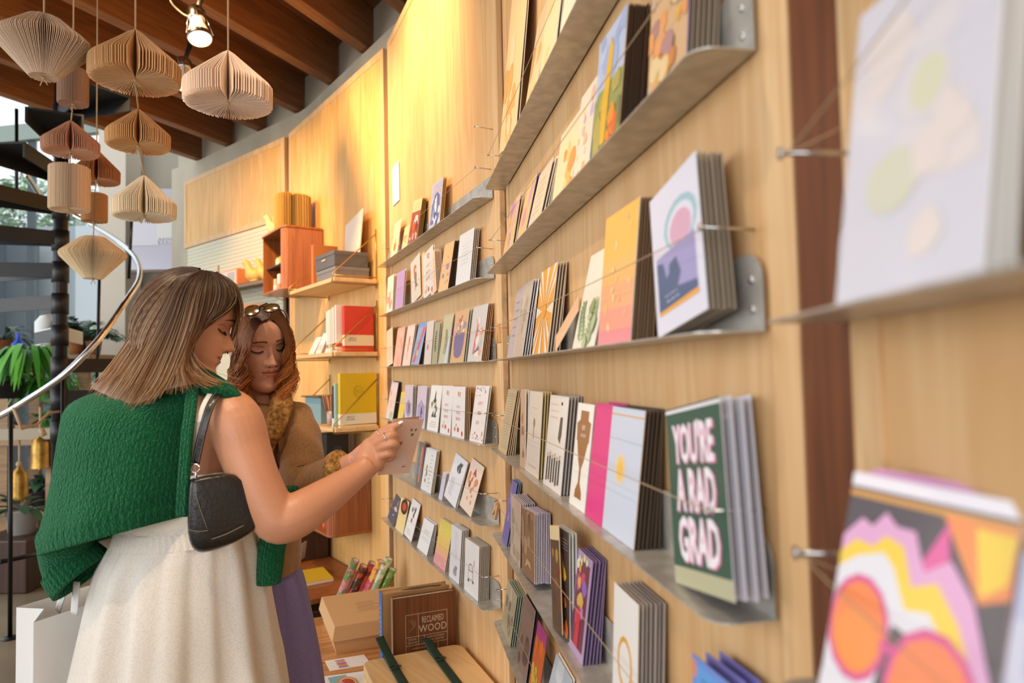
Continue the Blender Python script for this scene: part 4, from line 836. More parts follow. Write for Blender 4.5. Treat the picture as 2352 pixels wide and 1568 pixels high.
def hen(W, u, d, z, s, label, c='#e6c48a'):
    b = MB(); m = mat(c, .5); o = W.pt(u, d, z)
    # a seated bird: one closed surface swept from tail to beak
    f = W.Nn * .8 + W.D * .6; P = [(-.055, .050, .004), (-.045, .046, .016), (-.02, .040, .034), (.008, .040, .038), (.026, .055, .028), (.034, .080, .017), (.040, .098, .016), (.050, .106, .013), (.062, .104, .004), (.068, .102, .001)]
    b.tube([o + f * x * s + Vector((0, 0, y_ * s)) for x, y_, r in P], [r * s for *_, r in P], m, 12)
    b.tube([o + Vector((0, 0, .004 * s)), o + Vector((0, 0, .02 * s))], [.03 * s, .022 * s], m, 12)
    tag(b.build('bird_figurine'), label, 'figurine')
hen(WC, 1.40, .20, TZ1, 1.35, 'cream bird figurine at the left end of the tambour cabinet top')
hen(WC, 1.44, .10, TZ1, 1.5, 'cream bird figurine behind another on the tambour cabinet top')

# ------------------------------------------------------------------ far panel: shelf, boxes, packets
W = WD; z = EYE + .735
t = thing('wall_shelf', W.pt(.4, .12, z), 'brown metal shelf on the pegboard with bird figurines', 'shelf')
b = MB(); cbox(b, -.02, 1.10, .0, .20, z - .006, z, mat('#7a6246', .5)); cbox(b, -.02, 1.10, .197, .20, z - .03, z, mat('#7a6246', .5)); b.build('shelf_board', t)
b = MB(); b.tube([W.pt(.30, .19, z - .008), W.pt(.0, -.005, z - .16)], .003, STEEL, 6); b.build('stay_wire', t)
for i, (u, d) in enumerate(((.10, .10), (.22, .13), (.32, .08))): hen(WD, u, d, z, 1.55, 'golden bird figurine on the pegboard shelf, %s of three' % ['nearest', 'middle', 'farthest'][i], '#e8bd6a')
t = thing('gift_box', W.pt(.5, .1, z), 'pink and orange gift box with a silver window on the pegboard shelf', 'box')
b = MB(); cbox(b, .42, .66, .05, .18, z, z + .135, mat('#e8935c', .5)); b.build('box_body', t, .002)
b = MB(); cbox(b, .43, .65, .1805, .182, z + .01, z + .125, mat('#f2c3bf', .5)); cbox(b, .46, .58, .182, .183, z + .03, z + .11, mat('#a9a9a6', .4)); b.build('window_label', t)
b = MB(); cbox(b, .69, .86, .06, .19, z, z + .095, mat('#dcae72', .7)); tag(b.build('kraft_box', None, .002), 'small kraft box left of the pink gift box', 'box')
t = thing('green_pouch', W.pt(1.0, .1, z), 'dark green folded fabric pouch with a wooden toggle on the pegboard shelf', 'pouch')
b = MB()
for i, (du, h, an) in enumerate(((0, .13, .5), (.06, .16, .2), (.11, .10, .8))):
    a = W.pt(.88 + du, .06 + .02 * i, z); b.prism([a, a + W.D * .10, a + W.D * (.10 + .05 * an) + Vector((0, 0, h)), a + W.D * .03 + Vector((0, 0, h * .8))], W.Nn * .02, mat(['#27443a', '#1f3a30', '#2f5044'][i], .7))
b.build('fabric', t, .003)
b = MB(); b.tube([W.pt(.90, .1, z + .22), W.pt(.93, .09, z + .10)], .007, mat('#a5713c', .6), 8); b.build('toggle', t)
for i in range(4):
    u = .22 + i * .145; zz = EYE + .36
    t = thing('hanging_packet', W.pt(u, .02, zz), 'white packet with a yellow header hanging on the pegboard, %s' % ['rightmost', 'second from the right', 'third from the right', 'leftmost'][i], 'packet')
    b = MB(); cbox(b, u, u + .12, .01, .024, zz, zz + .16, mat('#e3e3dc', .4)); b.build('packet_body', t, .003)
    b = MB(); cbox(b, u - .002, u + .122, .008, .027, zz + .155, zz + .19, mat('#c9b83a', .5)); b.build('header', t)
    b = MB(); b.tube([W.pt(u + .06, -.01, zz + .185), W.pt(u + .06, .05, zz + .185), W.pt(u + .06, .052, zz + .195)], .002, STEEL, 5); b.build('peg_hook', t)
for i in range(3):
    u = .22 + i * .15; zz = EYE + .10
    b = MB(); cbox(b, u, u + .11, .01, .03, zz, zz + .18, mat(['#8fa39a', '#c9b79a', '#a9685c'][i], .5)); tag(b.build('hanging_packet', None, .002), 'packet in the lower row on the pegboard, %s' % ['grey-green', 'beige', 'brick red'][i], 'packet')

# ------------------------------------------------------------------ low table and what stands on it
W = WB; TH = .33
t = thing('low_table', W.pt(2.9, .25, 0), 'low wooden table with strong grain, against the middle panel', 'table')
b = MB(); cbox(b, 2.2, 3.68, .008, .53, TH - .03, TH, TABLE); b.build('table_top', t, .004)
for (u, d) in ((2.26, .05), (2.26, .48), (3.62, .05), (3.62, .48)):
    b = MB(); cbox(b, u - .025, u + .025, d - .025, d + .025, 0, TH - .03, TABLE); b.build('leg', t, .003)
t = thing('kraft_box', W.pt(3.4, .3, TH), 'large kraft cardboard box with sloping lid, faint print on top', 'box')
def frus(b, u0, u1, d0, d1, z0, z1, g, m):
    b.hexa([W.pt(u0, d0, z0), W.pt(u1, d0, z0), W.pt(u1, d1, z0), W.pt(u0, d1, z0), W.pt(u0 - g, d0 - g, z1), W.pt(u1 + g, d0 - g, z1), W.pt(u1 + g, d1 + g, z1), W.pt(u0 - g, d1 + g, z1)], m)
KB = mat('#d3a775', .75)
b = MB(); frus(b, 3.21, 3.60, .13, .45, TH, TH + .055, .012, KB); b.build('box_base', t, .001)
b = MB(); frus(b, 3.192, 3.618, .112, .468, TH + .056, TH + .112, -.012, KB); b.build('lid', t, .001)
b = MB(); mk = mat('#b78f60', .8)
rr = random.Random(3)
for i in range(6):
    for j in range(9 - i % 3):
        u = 3.34 + i * .022; d = .33 - j * .011 - .01 * (i % 2); q = W.pt(u, d, TH + .1128); b.add([q, q + W.D * .006, q + W.D * .006 + W.Nn * .008, q + W.Nn * .008], [(0, 1, 2, 3)], mk)
b.build('printed_text', t)
def book2(u0, u1, d0, d1, z, h, cover, spine, page, label):
    t = thing('book', W.pt(u0, (d0 + d1) / 2, z), label, 'book')
    b = MB(); cbox(b, u0, u0 + .003, d0, d1, z, z + h, cover); cbox(b, u1 - .003, u1, d0, d1, z, z + h, cover); b.build('cover', t, .0008)
    b = MB(); cbox(b, u0, u1, d1 - .003, d1 + .001, z, z + h, spine); b.build('spine', t)
    b = MB(); cbox(b, u0 + .003, u1 - .003, d0 + .004, d1 - .003, z + .003, z + h - .004, mat(page, .8)); b.build('pages', t)
    return t
t = book2(3.045, 3.100, .025, .298, TH, .262, mat('#b78d5c', .7), mat('#3f6fb0', .5), '#b99262', 'thick kraft-covered book with a blue spine, behind the wood-covered book')
b = MB(); 
b.text('T A E V E R S A', W.pt(3.072, .3, TH + .14), (0, 0, 1), -W.D, .022, mat('#e6e0d0', .6)); b.build('spine_lettering', t)
b = MB(); zt = TH + .2585
b.add([W.pt(3.055 + x, d, zt + .0006) for x, d in ((.0, .06), (.012, .10), (.006, .16), (.02, .22), (.034, .17), (.03, .10), (.02, .05))], [tuple(range(7))], mat('#5a4634', .8)); b.build('printed_edge', t)
t = book2(2.995, 3.022, .014, .268, TH, .254, wood('reclaimed_cover', '#86512a', '#5c3317', fine=2.2, contrast=.9), mat('#9a7a5c', .6), '#e6dccb', 'hardback with a brown wood-grain cover reading RECLAIMED WOOD')
b = MB(); ink = mat('#dcc8ac', .6); u = 2.9942
def L2(d0, z0, d1, z1, w=.0007): b.obox(W.pt(u, min(d0, d1) - w, TH + min(z0, z1) - w), -W.D * .0003, W.Nn * (abs(d1 - d0) + 2 * w), (0, 0, abs(z1 - z0) + 2 * w), ink)
for a in ((.218, .04, .218, .185), (.052, .04, .052, .185), (.218, .185, .052, .185), (.218, .100, .052, .100), (.168, .100, .168, .185), (.218, .068, .052, .068), (.218, .04, .052, .04), (.168, .068, .168, .100), (.145, .068, .145, .100), (.09, .04, .09, .068)): L2(*a)
X = -W.Nn; Z = (0, 0, 1)
for s_, d, zz, sz, wd in (('RECLAIMED', .110, .158, .034, .50), ('WOOD', .110, .124, .040, .82), ('ALAN SOLOMON', .100, .090, .010, .9), ('KLAAS ARMSTER', .100, .078, .010, .9), ('WOOD', .193, .090, .010, .9), ('COLLECTING', .193, .078, .009, .7), ('&', .156, .084, .016, 1), ('COMPENDIUM & DESIGN', .155, .054, .008, .9)):
    b.text(s_, W.pt(u - .0004, d, TH + zz), X, Z, sz, ink, wd)
for i in range(5): b.tube([W.pt(u - .0002, .205 - i * .006, TH + .118 + .004 * i), W.pt(u - .0002, .188 - i * .002, TH + .140 + .004 * (i % 2)), W.pt(u - .0002, .205 - i * .006, TH + .165)], .0008, mat('#b08a66', .6), 4)
b.build('cover_print', t)
# wooden case with green straps
t = thing('wooden_case', W.pt(2.75, .2, TH), 'pale wooden case with rounded corners and dark green straps, bottom of photo', 'case')
def rslab(u0, u1, d0, d1, z0, z1, r, m, nm, bev):
    P = []
    for (cu, cd, a0) in ((u1 - r, d1 - r, 0), (u0 + r, d1 - r, .5), (u0 + r, d0 + r, 1), (u1 - r, d0 + r, 1.5)):
        for i in range(6): a = (a0 + .5 * i / 5) * math.pi; P.append(W.pt(cu + r * cos(a), cd + r * sin(a), z0))
    b = MB(); b.prism(P, (0, 0, z1 - z0), m, True); b.build(nm, t, bev)
rslab(2.50, 2.93, .02, .40, TH, TH + .035, .04, MAPLE, 'case_base', .004); rslab(2.50, 2.93, .02, .40, TH + .036, TH + .07, .04, MAPLE, 'case_lid', .004)
SG = mat('#1f3a2a', .7)
for i, d in enumerate((.305, .14)):
    b = MB(); P = [W.pt(2.955, d, TH + .002), W.pt(2.945, d, TH + .05), W.pt(2.93, d, TH + .075), W.pt(2.80, d, TH + .074), W.pt(2.49, d, TH + .074)]
    b.tube(P, [(.0015, .017)] * 5, SG, 8, flat=(0, 0, 1)); b.build('strap', t)
    b = MB(); P = [W.pt(2.80, d, TH + .078), W.pt(2.86, d + .004, TH + .085), W.pt(2.92, d + .012, TH + .105), W.pt(2.96, d + .022, TH + (.135 if i == 0 else .10))]
    b.tube(P, [(.0015, .017)] * 4, SG, 8, flat=(0, 0, 1)); b.build('strap_end', t)
    b = MB(); b.tube([W.pt(2.80 + .012 * cos(a), d + .021 * sin(a), TH + .082) for a in [k * .5236 for k in range(13)]], .0022, mat('#3c4a3c', .4, .5), 6); b.build('buckle', t)
def flat_card(corners, z, c, label, art=(), name='postcard'):
    P = [on_z(x, y, z) for x, y in corners]; b = MB(); b.prism([p for p in P], (0, 0, .0012), mat(c, .5))
    for k, (poly, cc) in enumerate(art):
        Q = [P[0].lerp(P[1], x).lerp(P[3].lerp(P[2], x), y) + Vector((0, 0, .0015 + .0003 * k)) for x, y in poly]; b.add(Q, [tuple(range(len(Q)))], mat(cc, .5))
    tag(b.build(name), label, 'postcard')
def oval(x, y, rx, ry, n=14, a0=0, a1=6.283): return [(x + rx * cos(a0 + (a1 - a0) * i / n), y + ry * sin(a0 + (a1 - a0) * i / n)) for i in range(n)]
flat_card([(746, 1518), (836, 1503), (852, 1525), (758, 1541)], TH, '#efebe6', 'white postcard with wavy pink and yellow lettering on the low table', [([(.22 + .03 * (i % 2), .15 + i * .16), (.46, .12 + i * .16), (.48 - .03 * (i % 2), .25 + i * .16), (.24, .27 + i * .16)], ['#c08ab4', '#d9a05c', '#b07ab8', '#e0a04a', '#b888c0'][i]) for i in range(5)])
flat_card([(739, 1554), (838, 1541), (858, 1585), (752, 1604)], TH, '#eef0f2', 'white postcard with blue panel and a red and yellow arch, bottom edge of the table', [([(.12, .1), (.55, .06), (.5, .7), (.2, .8)], '#8fbccb'), (oval(.52, .5, .24, .34), '#dba23c'), (oval(.52, .5, .19, .28), '#efe6dc'), (oval(.52, .5, .16, .24), '#c8503f'), ([(.25, .5), (.4, .35), (.5, .6), (.35, .9)], '#d9a6c4')])
# rolls of wrapping paper leaning in a bin behind the table
cols = [('#d98a94', '#6f8f57', 'pink and green floral'), ('#4a4036', '#d8593a', 'dark floral'), ('#d8613c', '#8d2f3c', 'orange patterned'), ('#d9507a', '#efc04a', 'pink and yellow'), ('#7fae7a', '#c9d9b4', 'mint green'), ('#e86aa4', '#6a5a5c', 'bright pink'), ('#a8cfa4', '#e9efe0', 'pale green'), ('#6f9a3e', '#93b85c', 'grass green'), ('#59803a', '#7fa050', 'dark green')]
tops = [(817, 1285), (836, 1298), (856, 1292), (874, 1288), (893, 1282), (862, 1312), (884, 1294), (902, 1306), (898, 1320)]
bt = thing('paper_bin', WB.pt(3.93, .22, 0), 'low dark bin that holds the rolls of wrapping paper', 'bin')
b = MB(); cbox(b, 3.76, 4.08, .04, .06, 0, .22, WALNUT); cbox(b, 3.76, 4.08, .50, .52, 0, .22, WALNUT); b.build('side', bt)
b = MB(); cbox(b, 3.74, 3.76, .04, .52, 0, .22, WALNUT); cbox(b, 4.08, 4.10, .04, .52, 0, .22, WALNUT); b.build('end', bt); b = MB(); cbox(b, 3.76, 4.08, .06, .50, .0, .01, WALNUT); b.build('base', bt)
for i, (px, py) in enumerate(tops):
    a = at(px, py, 3.52 + .03 * (i % 3)); q = at(px - 88, 1478, 3.58 + .03 * (i % 3)); q.z = .03; c1, c2, lab = cols[i]
    t = thing('paper_roll', q, lab + ' roll of wrapping paper leaning in the bin', 'paper roll')
    m = two_tone('roll%d' % i, c1, c2, nscale=38, kind='noise', detail=1, rough=.3, lo=.45, hi=.55, coat=.5)
    ax = (a - q).normalized(); L = (a - q).length; r = .021
    b = MB(); b.lathe([(r, 0), (r, L), (r - .003, L), (r - .003, L - .06)], q, m, 18, cap=False, axis=tuple(ax)); b.build('printed_paper', t)
    b = MB(); b.lathe([(r - .0035, 0.01), (r - .0035, L - .002), (r - .0055, L - .002), (r - .0055, .02)], q, mat('#efe9e2', .6), 18, cap=False, axis=tuple(ax)); b.build('paper_core', t)
    if i in (0, 5): b = MB(); b.lathe([(r + .0006, L * .05), (r + .0006, L * .45)], q, mat('#c9c4be' if i == 0 else '#8d8684', .4), 18, cap=False, axis=tuple(ax)); b.build('printed_sleeve', t)
# low walnut bench with yellow notebook, and a dark cabinet added for the shadow beyond it
W = WC
t = thing('low_bench', W.pt(.6, .2, 0), 'dark walnut bench behind the low table', 'bench')
b = MB(); cbox(b, .10, 1.5, .02, .50, .22, .25, TEAK); b.build('bench_top', t, .003)
for u in (.16, 1.42): b = MB(); cbox(b, u, u + .04, .04, .46, 0, .22, WALNUT); b.build('leg', t)
b = MB(); cbox(b, .24, 1.40, .04, .06, .0, .22, WALNUT); b.build('back_panel', t)
t = thing('spiral_notebook', on_z(720, 1328, .26), 'yellow spiral notebook lying on the walnut bench', 'notebook')
P = [on_z(x, y, .252) for x, y in ((640, 1325), (742, 1308), (766, 1334), (672, 1352))]
b = MB(); b.prism(P, (0, 0, .016), mat('#e6ddc8', .7)); b.build('pages', t)
b = MB(); b.prism([p + Vector((0, 0, .0165)) for p in P], (0, 0, .002), mat('#e0b92a', .5)); b.build('cover', t)
b = MB()
for i in range(18):
    q = P[0].lerp(P[1], .05 + i * .052) + Vector((0, 0, .009)); b.tube([q + Vector((0, .006 * cos(a), .011 * sin(a))) for a in [k * .785 for k in range(9)]], .0009, STEEL, 4)
b.build('spiral_binding', t)
t = thing('shade_cabinet', W.pt(1.2, .2, .25), 'dark walnut cabinet added to stand for the shadow beside the bench', 'cabinet')
b = MB(); cbox(b, .86, 1.50, .03, .36, .251, .80, WALNUT); b.build('cabinet_body', t, .003); b = MB(); cbox(b, .88, 1.48, .361, .372, .27, .78, WALNUT); b.build('door', t, .002); b = MB(); b.ball(W.pt(1.0, .382, .55), .012, BRASS, 10, 8); b.build('knob', t)
a = at(680, 1262, 3.55)
t = thing('card_holder', a, 'white lettered card in a clear tilted holder beside the tan jacket', 'card holder')
X = Vector((.9, -.25, -.35)).normalized(); Y = Vector((.2, -.3, .9)).normalized(); Nn_ = X.cross(Y)
b = MB(); b.obox(a - X * .045 - Y * .045, X * .07, Y * .09, Nn_ * -.004, mat('#ecebe8', .4)); b.obox(a + X * .025 - Y * .045, X * .004, Y * .09, Nn_ * -.03, mat('#c9463f', .5))
for i in range(3): b.obox(a - X * .03 + Y * (.012 - i * .011) + Nn_ * .0004, X * .042, Y * .005, Nn_ * .0004, mat('#4a4a4c', .6))
b.build('card', t)
b = MB(); b.obox(a - X * .05 - Y * .05 - Nn_ * .035, X * .085, Y * .003, Nn_ * .035, mat('#8a8480', .2)); b.obox(a + X * .032 - Y * .05 - Nn_ * .035, X * .003, Y * .10, Nn_ * .035, mat('#8a8480', .2)); b.build('clear_stand', t)
q = W.pt(.92, .3, .0); 
# stem that carries the holder up from the bench
b = MB(); b.tube([a - Y * .05 - Nn_ * .02, Vector((a.x + .01, a.y + .03, .02))], .006, BLACK, 8); b.tube([Vector((a.x + .01, a.y + .03, 0)), Vector((a.x + .01, a.y + .03, .01))], .06, BLACK, 20); b.build('stem', t)

# ------------------------------------------------------------------ hanging folded books
COLN = [  # (kind, px, py of top, width px, height px, depth, colour, label, string top: None = joist or index above)
    ('d', 101, 42, 198, 141, 2.05, '#d6bda6', 'large tan diamond-shaped folded book hanging at the far left top', None),
    ('h', 311, 70, 194, 162, 2.15, '#dcb486', 'large golden-tan house-shaped folded book hanging between the diamond and the pink one', None),
    ('h', 524, 118, 196, 165, 2.05, '#f0d9c6', 'large pinkish-cream house-shaped folded book nearest the lit lamp', None),
    ('c', 168, 162, 64, 92, 3.0, '#a5836c', 'brown cylindrical folded book hanging in shade near the ceiling', None),
    ('h', 318, 252, 136, 110, 2.3, '#dcae78', 'amber house-shaped folded book, middle of the chain of three', 1),
    ('h', 163, 278, 118, 94, 2.95, '#cfa184', 'small rosy-brown house-shaped folded book below the brown cylinder', 3),
    ('h', 222, 345, 98, 88, 3.3, '#bd8660', 'small dark amber house-shaped folded book half hidden behind others', None),
    ('c', 160, 383, 84, 112, 2.85, '#e6cbaa', 'pale cylindrical folded book below the small rosy-brown one', 5),
    ('c', 217, 446, 54, 70, 3.3, '#b98a58', 'small dark brown cylindrical folded book above the pale diamond', 6),
    ('h', 331, 404, 136, 113, 2.35, '#f3e4c9', 'cream house-shaped folded book, lowest of the chain of three', 4),
    ('d', 214, 544, 138, 97, 3.2, '#f0dcb8', 'pale diamond-shaped folded book, lowest ornament beside the chrome rail', 8),
]
bots = []
for i, (kd, px, py, wp, hp, Y, col, lab, up) in enumerate(COLN):
    o = at(px, py, Y); R = wp / 2 * Y / FOC; tilt = 1568 / FOC
    # seen from below the widest ring adds its own ellipse to the height
    el = abs(((py + hp * .6) - 860)) / FOC
    H = hp * Y / FOC - (R * el if kd != 'd' else 0) * .9
    prof = {'d': diamond, 'h': cap_house, 'c': cyl}[kd](R, H)
    if up is None: s_ = Vector((o.x, o.y, JZ + .05))
    else: s_ = bots[up]
    bots.append(o + Vector((0, 0, -H)))
    ang = math.atan2(-o.y, -o.x) if kd != 'c' else -1.2
    folded('folded_book', o, prof, lab, n=150 if kd == 'd' else 96 if kd == 'h' else 130, gap=ang + (0.0 if kd == 'h' else 2.5), col=col, seed=i + 3, string=s_, jit=.012 if kd == 'h' else .006)

# ------------------------------------------------------------------ ceiling spot lamps
def lamp(px0, py0, px1, py1, Y, label, lit=True):
    a = at(px0, py0, Y); c = at(px1, py1, Y - .05); ax = (c - a).normalized(); L = (c - a).length
    t = thing('spot_lamp', a, label, 'lamp')
    s = L / .16
    b = MB(); b.lathe([(.002, 0), (.030 * s, .0), (.032 * s, .004), (.032 * s, .055 * s), (.028 * s, .058 * s)], a, CHROME, 24, axis=tuple(ax)); b.build('socket', t)
    b = MB(); b.lathe([(.026 * s, .055 * s), (.030 * s, .08 * s), (.044 * s, .13 * s), (.047 * s, .15 * s), (.044 * s, .155 * s)], a, mat('#e9dcc4', .35), 28, cap=False, axis=tuple(ax)); b.build('bulb', t)
    b = MB()
    b.lathe([(.048 * s, .135 * s), (.050 * s, .14 * s), (.050 * s, .15 * s), (.048 * s, .155 * s)], a, CHROME, 28, cap=False, axis=tuple(ax)); b.build('rim', t)
    b = MB(); b.lathe([(.044 * s, .152 * s), (.030 * s, .162 * s), (.002, .166 * s)], a, mat('#ffe0a8', .4, emit=9.0 if lit else 2.5), 24, cap=False, axis=tuple(ax)); b.build('lens', t)
    b = MB(); top = Vector((a.x + .02, a.y + .05, JZ + .02))
    b.tube([a + ax * .03 * s, a - ax * .03 + Vector((.02, .02, .04)), Vector((a.x + .02, a.y + .04, a.z + .10)), top], [.012, .014, .016, .016], BLACK, 10); b.build('arm', t)
    b = MB(); X = ax.orthogonal().normalized(); Y_ = ax.cross(X)
    for k in range(5):
        an = k * 1.2566; v = X * cos(an) + Y_ * sin(an); b.tube([a + v * .034 * s + ax * .01, a + v * .040 * s + ax * .07 * s, a + v * .053 * s + ax * .145 * s], .0022, CHROME, 5)
    b.build('wire_guard', t)
    return a
a = lamp(449, 22, 460, 92, 3.45, 'lit chrome clamp spot lamp between the joists, nearest the camera')
b = MB(); b.tube(px_path([(386, -12, 3.3), (398, 12, 3.35), (420, 32, 3.4), (438, 40, 3.44)]), .004, mat('#b8b2a4', .5), 6); tag(b.build('lamp_cable'), 'pale electric cable looping to the lit spot lamp', 'cable')
lamp(421, 138, 426, 200, 4.1, 'second chrome spot lamp with a white bulb, half hidden behind the pink folded book', False)

# ------------------------------------------------------------------ stair hall at the far left
b = MB(); b.box((-4.20, 7.35, 0), (-1.9, 7.6, 6.2), mat('#aaa392', .85, bump=(6, .2))); tag(b.build('wall_back'), kind='structure')
a0, a1 = at(238, 700, 7.1), at(300, 700, 7.1)
b = MB(); b.box((a0.x, 7.0, 0), (a1.x, 7.3, 6.0), mat('#cfc6b6', .8)); tag(b.build('trim_5'), kind='structure')
# poster
A, B_ = at(301, 445, 6.95), at(440, 618, 6.95)
t = thing('poster', (A.x, 6.95, B_.z), 'pale lavender poster with faint white words New Sho, beside the short plywood panel', 'poster')
b = MB(); b.box((A.x, 6.93, B_.z), (B_.x + .35, 6.96, A.z + .04), mat('#b9b8c8', .35, coat=.5)); b.build('sheet', t)
b = MB(); b.box((A.x + .02, 6.925, B_.z + .25), (A.x + .3, 6.929, A.z - .1), mat('#d3d3de', .4)); b.box((A.x + .28, 6.924, B_.z + .32), (A.x + .60, 6.928, B_.z + .50), mat('#dcdcd8', .4))
q = at(396, 552, 6.92); b.text('New Sho', q, (1, 0, 0), (0, 0, 1), .088, mat('#e6e6ea', .5)); b.build('print', t)
b = MB(); b.box((A.x - .02, 6.92, B_.z - .03), (B_.x + .35, 6.97, B_.z), mat('#6d5c4c', .5)); b.build('rail', t)
# spiral stair
PC = at(138, 700, 4.6); PCx, PCy = PC.x, 4.6
t = thing('spiral_stair', (PCx, PCy, 0), 'black steel spiral staircase with a curling chrome handrail', 'staircase')
b = MB(); b.lathe([(.044, 0), (.044, 4.4)], (PCx, PCy, 0), BLACKM, 24); b.build('centre_pole', t)
ST = two_tone('stair_steel', '#0b0c0f', '#14161a', nscale=8, rough=.5)
R_ = .56
TA = {0: 180, 1: 150, 2: 124, 3: 68, 4: 50, 5: 18}
for k in range(-5, 6):
    z = EYE + .79 - .215 * k; 
    if z < .1: continue
    a = rad(TA.get(k, 180 - 30 * k)); dr = Vector((cos(a), sin(a), 0)); sd = Vector((-sin(a), cos(a), 0)); o = Vector((PCx, PCy, z))
    b = MB(); b.prism([o + dr * .03 - sd * .035, o + dr * R_ - sd * .15, o + dr * R_ + sd * .15, o + dr * .03 + sd * .035], (0, 0, -.012), mat('#d2d0cc', .5) if k == 2 else ST)  # pale colour on one tread stands for light falling on the dark steel
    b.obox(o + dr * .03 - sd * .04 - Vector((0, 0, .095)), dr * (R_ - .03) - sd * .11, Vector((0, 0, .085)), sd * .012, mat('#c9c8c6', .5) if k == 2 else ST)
    b.obox(o + dr * .03 + sd * .03 - Vector((0, 0, .095)), dr * (R_ - .03) + sd * .11, Vector((0, 0, .085)), sd * .012, ST); b.build('tread', t)
    b = MB(); b.lathe([(.052, z - .13), (.052, z + .01)], (PCx, PCy, 0), BLACK, 24); b.build('collar', t)
rail = [(-40, 968, 4.0), (0, 955, 3.95), (60, 920, 3.9), (145, 862, 3.9), (230, 775, 4.0), (290, 690, 4.25), (319, 640, 4.6), (314, 598, 4.95), (280, 560, 5.2), (215, 518, 5.35), (160, 488, 5.35), (100, 455, 5.2), (60, 400, 4.9)]
b = MB(); b.tube(px_path(rail, 8), .018, CHROME, 14); b.build('handrail', t)
for (x0, y0, d0, x1, y1) in ((25, 950, 3.92, 24, 1372), (228, 640, 5.35, 222, 900), (303, 480, 5.1, 296, 640), (38, 250, 4.9, 38, 480), (145, 860, 3.95, 143, 1290)):
    b = MB(); p, q = at(x0, y0, d0), at(x1, y1, d0)
    if y1 > 1300: q.z = 0
    b.tube([p, q], .012, BLACKM, 10); b.build('baluster', t)
    if y1 > 1300: b = MB(); b.lathe([(.045, 0), (.045, .006), (.02, .012)], q, BLACKM, 20); b.build('foot_plate', t)
b = MB(); p = at(0, 1290, 3.95); q = at(135, 1262, 4.5); b.tube([p, q], .014, BLACKM, 8); b.build('floor_ring', t)
b = MB(); b.tube([at(30, 935, 3.9), at(50, 985, 3.9), at(85, 975, 4.1), at(112, 948, 4.3), at(135, 945, 4.5)], .008, TWINE, 8); b.tube([at(95, 985, 4.2), at(102, 1000, 4.2)], .016, TWINE, 8)
tag(b.build('rope'), 'beige rope slung from the stair pole to the chrome handrail', 'rope')
# glazed wall: mullions and panes
GW = MB(); GM = mat('#4a5458', .4, .3)
for px in (-60, 66, 236):
    x = at(px, 700, 7.9).x; GW.box((x - .03, 7.9, 0), (x + .03, 7.98, 7), GM)
zz = at(60, 312, 7.9).z
GW2 = MB(); GW2.prism([(-9.0, 7.86, zz - .35), (-3.6, 7.86, zz + .12), (-3.6, 7.86, zz + .30), (-9.0, 7.86, zz - .14)], (0, .10, 0), mat('#9aa79c', .5))
tag(GW.build('window_1'), kind='structure'); tag(GW2.build('trim_6'), kind='structure')
b = MB(); b.add([(-9.5, 7.94, 0), (-3.5, 7.94, 0), (-3.5, 7.94, 6.8), (-9.5, 7.94, 6.8)], [(0, 1, 2, 3)], mat('#eef4f4', .03, trans=1., alpha=.25, key='glass')); tag(b.build('window_2'), kind='structure')
# low grey volumes seen through the glass: a pale outbuilding and a dark doorway
b = MB(); b.box((at(75, 700, 9.6).x, 9.6, 0), (at(236, 700, 9.6).x, 9.7, at(100, 520, 9.6).z), mat('#b4bcc0', .7)); tag(b.build('outbuilding_wall'), 'pale rendered outbuilding wall beyond the glazing', 'wall')
b = MB(); b.box((at(-90, 700, 9.3).x, 9.3, 0), (at(78, 700, 9.3).x, 9.4, at(60, 560, 9.3).z), mat('#3b4750', .5)); tag(b.build('dark_gate'), 'dark slatted gate beyond the glazing, left of the pole', 'gate')
# trees outside
def tree(cx, cy, cz, rx, ry, rz, n, seed, label, sz=.09, cols=('#5f8f3c', '#86b85a', '#3f6b30')):
    rr = random.Random(seed); t = thing('garden_tree', (cx, cy, 0), label, 'tree'); b = MB(); ms = [mat(c, .6) for c in cols]
    for i in range(n):
        while True:
            x, y, z = rr.uniform(-1, 1), rr.uniform(-1, 1), rr.uniform(-1, 1)
            if x * x + y * y + z * z < 1: break
        p = Vector((cx + x * rx, cy + y * ry, cz + z * rz)); X = Vector((rr.uniform(-1, 1), rr.uniform(-1, 1), rr.uniform(-.6, .6))).normalized() * sz * rr.uniform(.5, 1.2); Y = X.cross(Vector((rr.uniform(-1, 1), rr.uniform(-1, 1), 1))).normalized() * sz * .35
        b.add([p - X, p - Y, p + X, p + Y], [(0, 1, 2, 3)], rr.choice(ms))
    b.build('foliage', t)
    b = MB(); b.tube([(cx, cy, 0), (cx + .1, cy, cz * .6), (cx - .1, cy, cz)], [.12, .09, .04], mat('#6b5644', .8), 10); b.build('trunk', t)
b = MB(); b.box((-40, 9.2, -.08), (20, 60, -.02), mat('#8a9080', .9, bump=(3, .3))); tag(b.build('ground'), kind='structure')
tree(-8.5, 12.2, 4.4, 1.3, .8, .8, 1900, 4, 'leafy tree outside the glazing, upper left behind the stair')
tree(-11.6, 12.6, 3.6, 1.5, 1.0, 1.4, 900, 5, 'second leafy tree farther left outside the glazing')
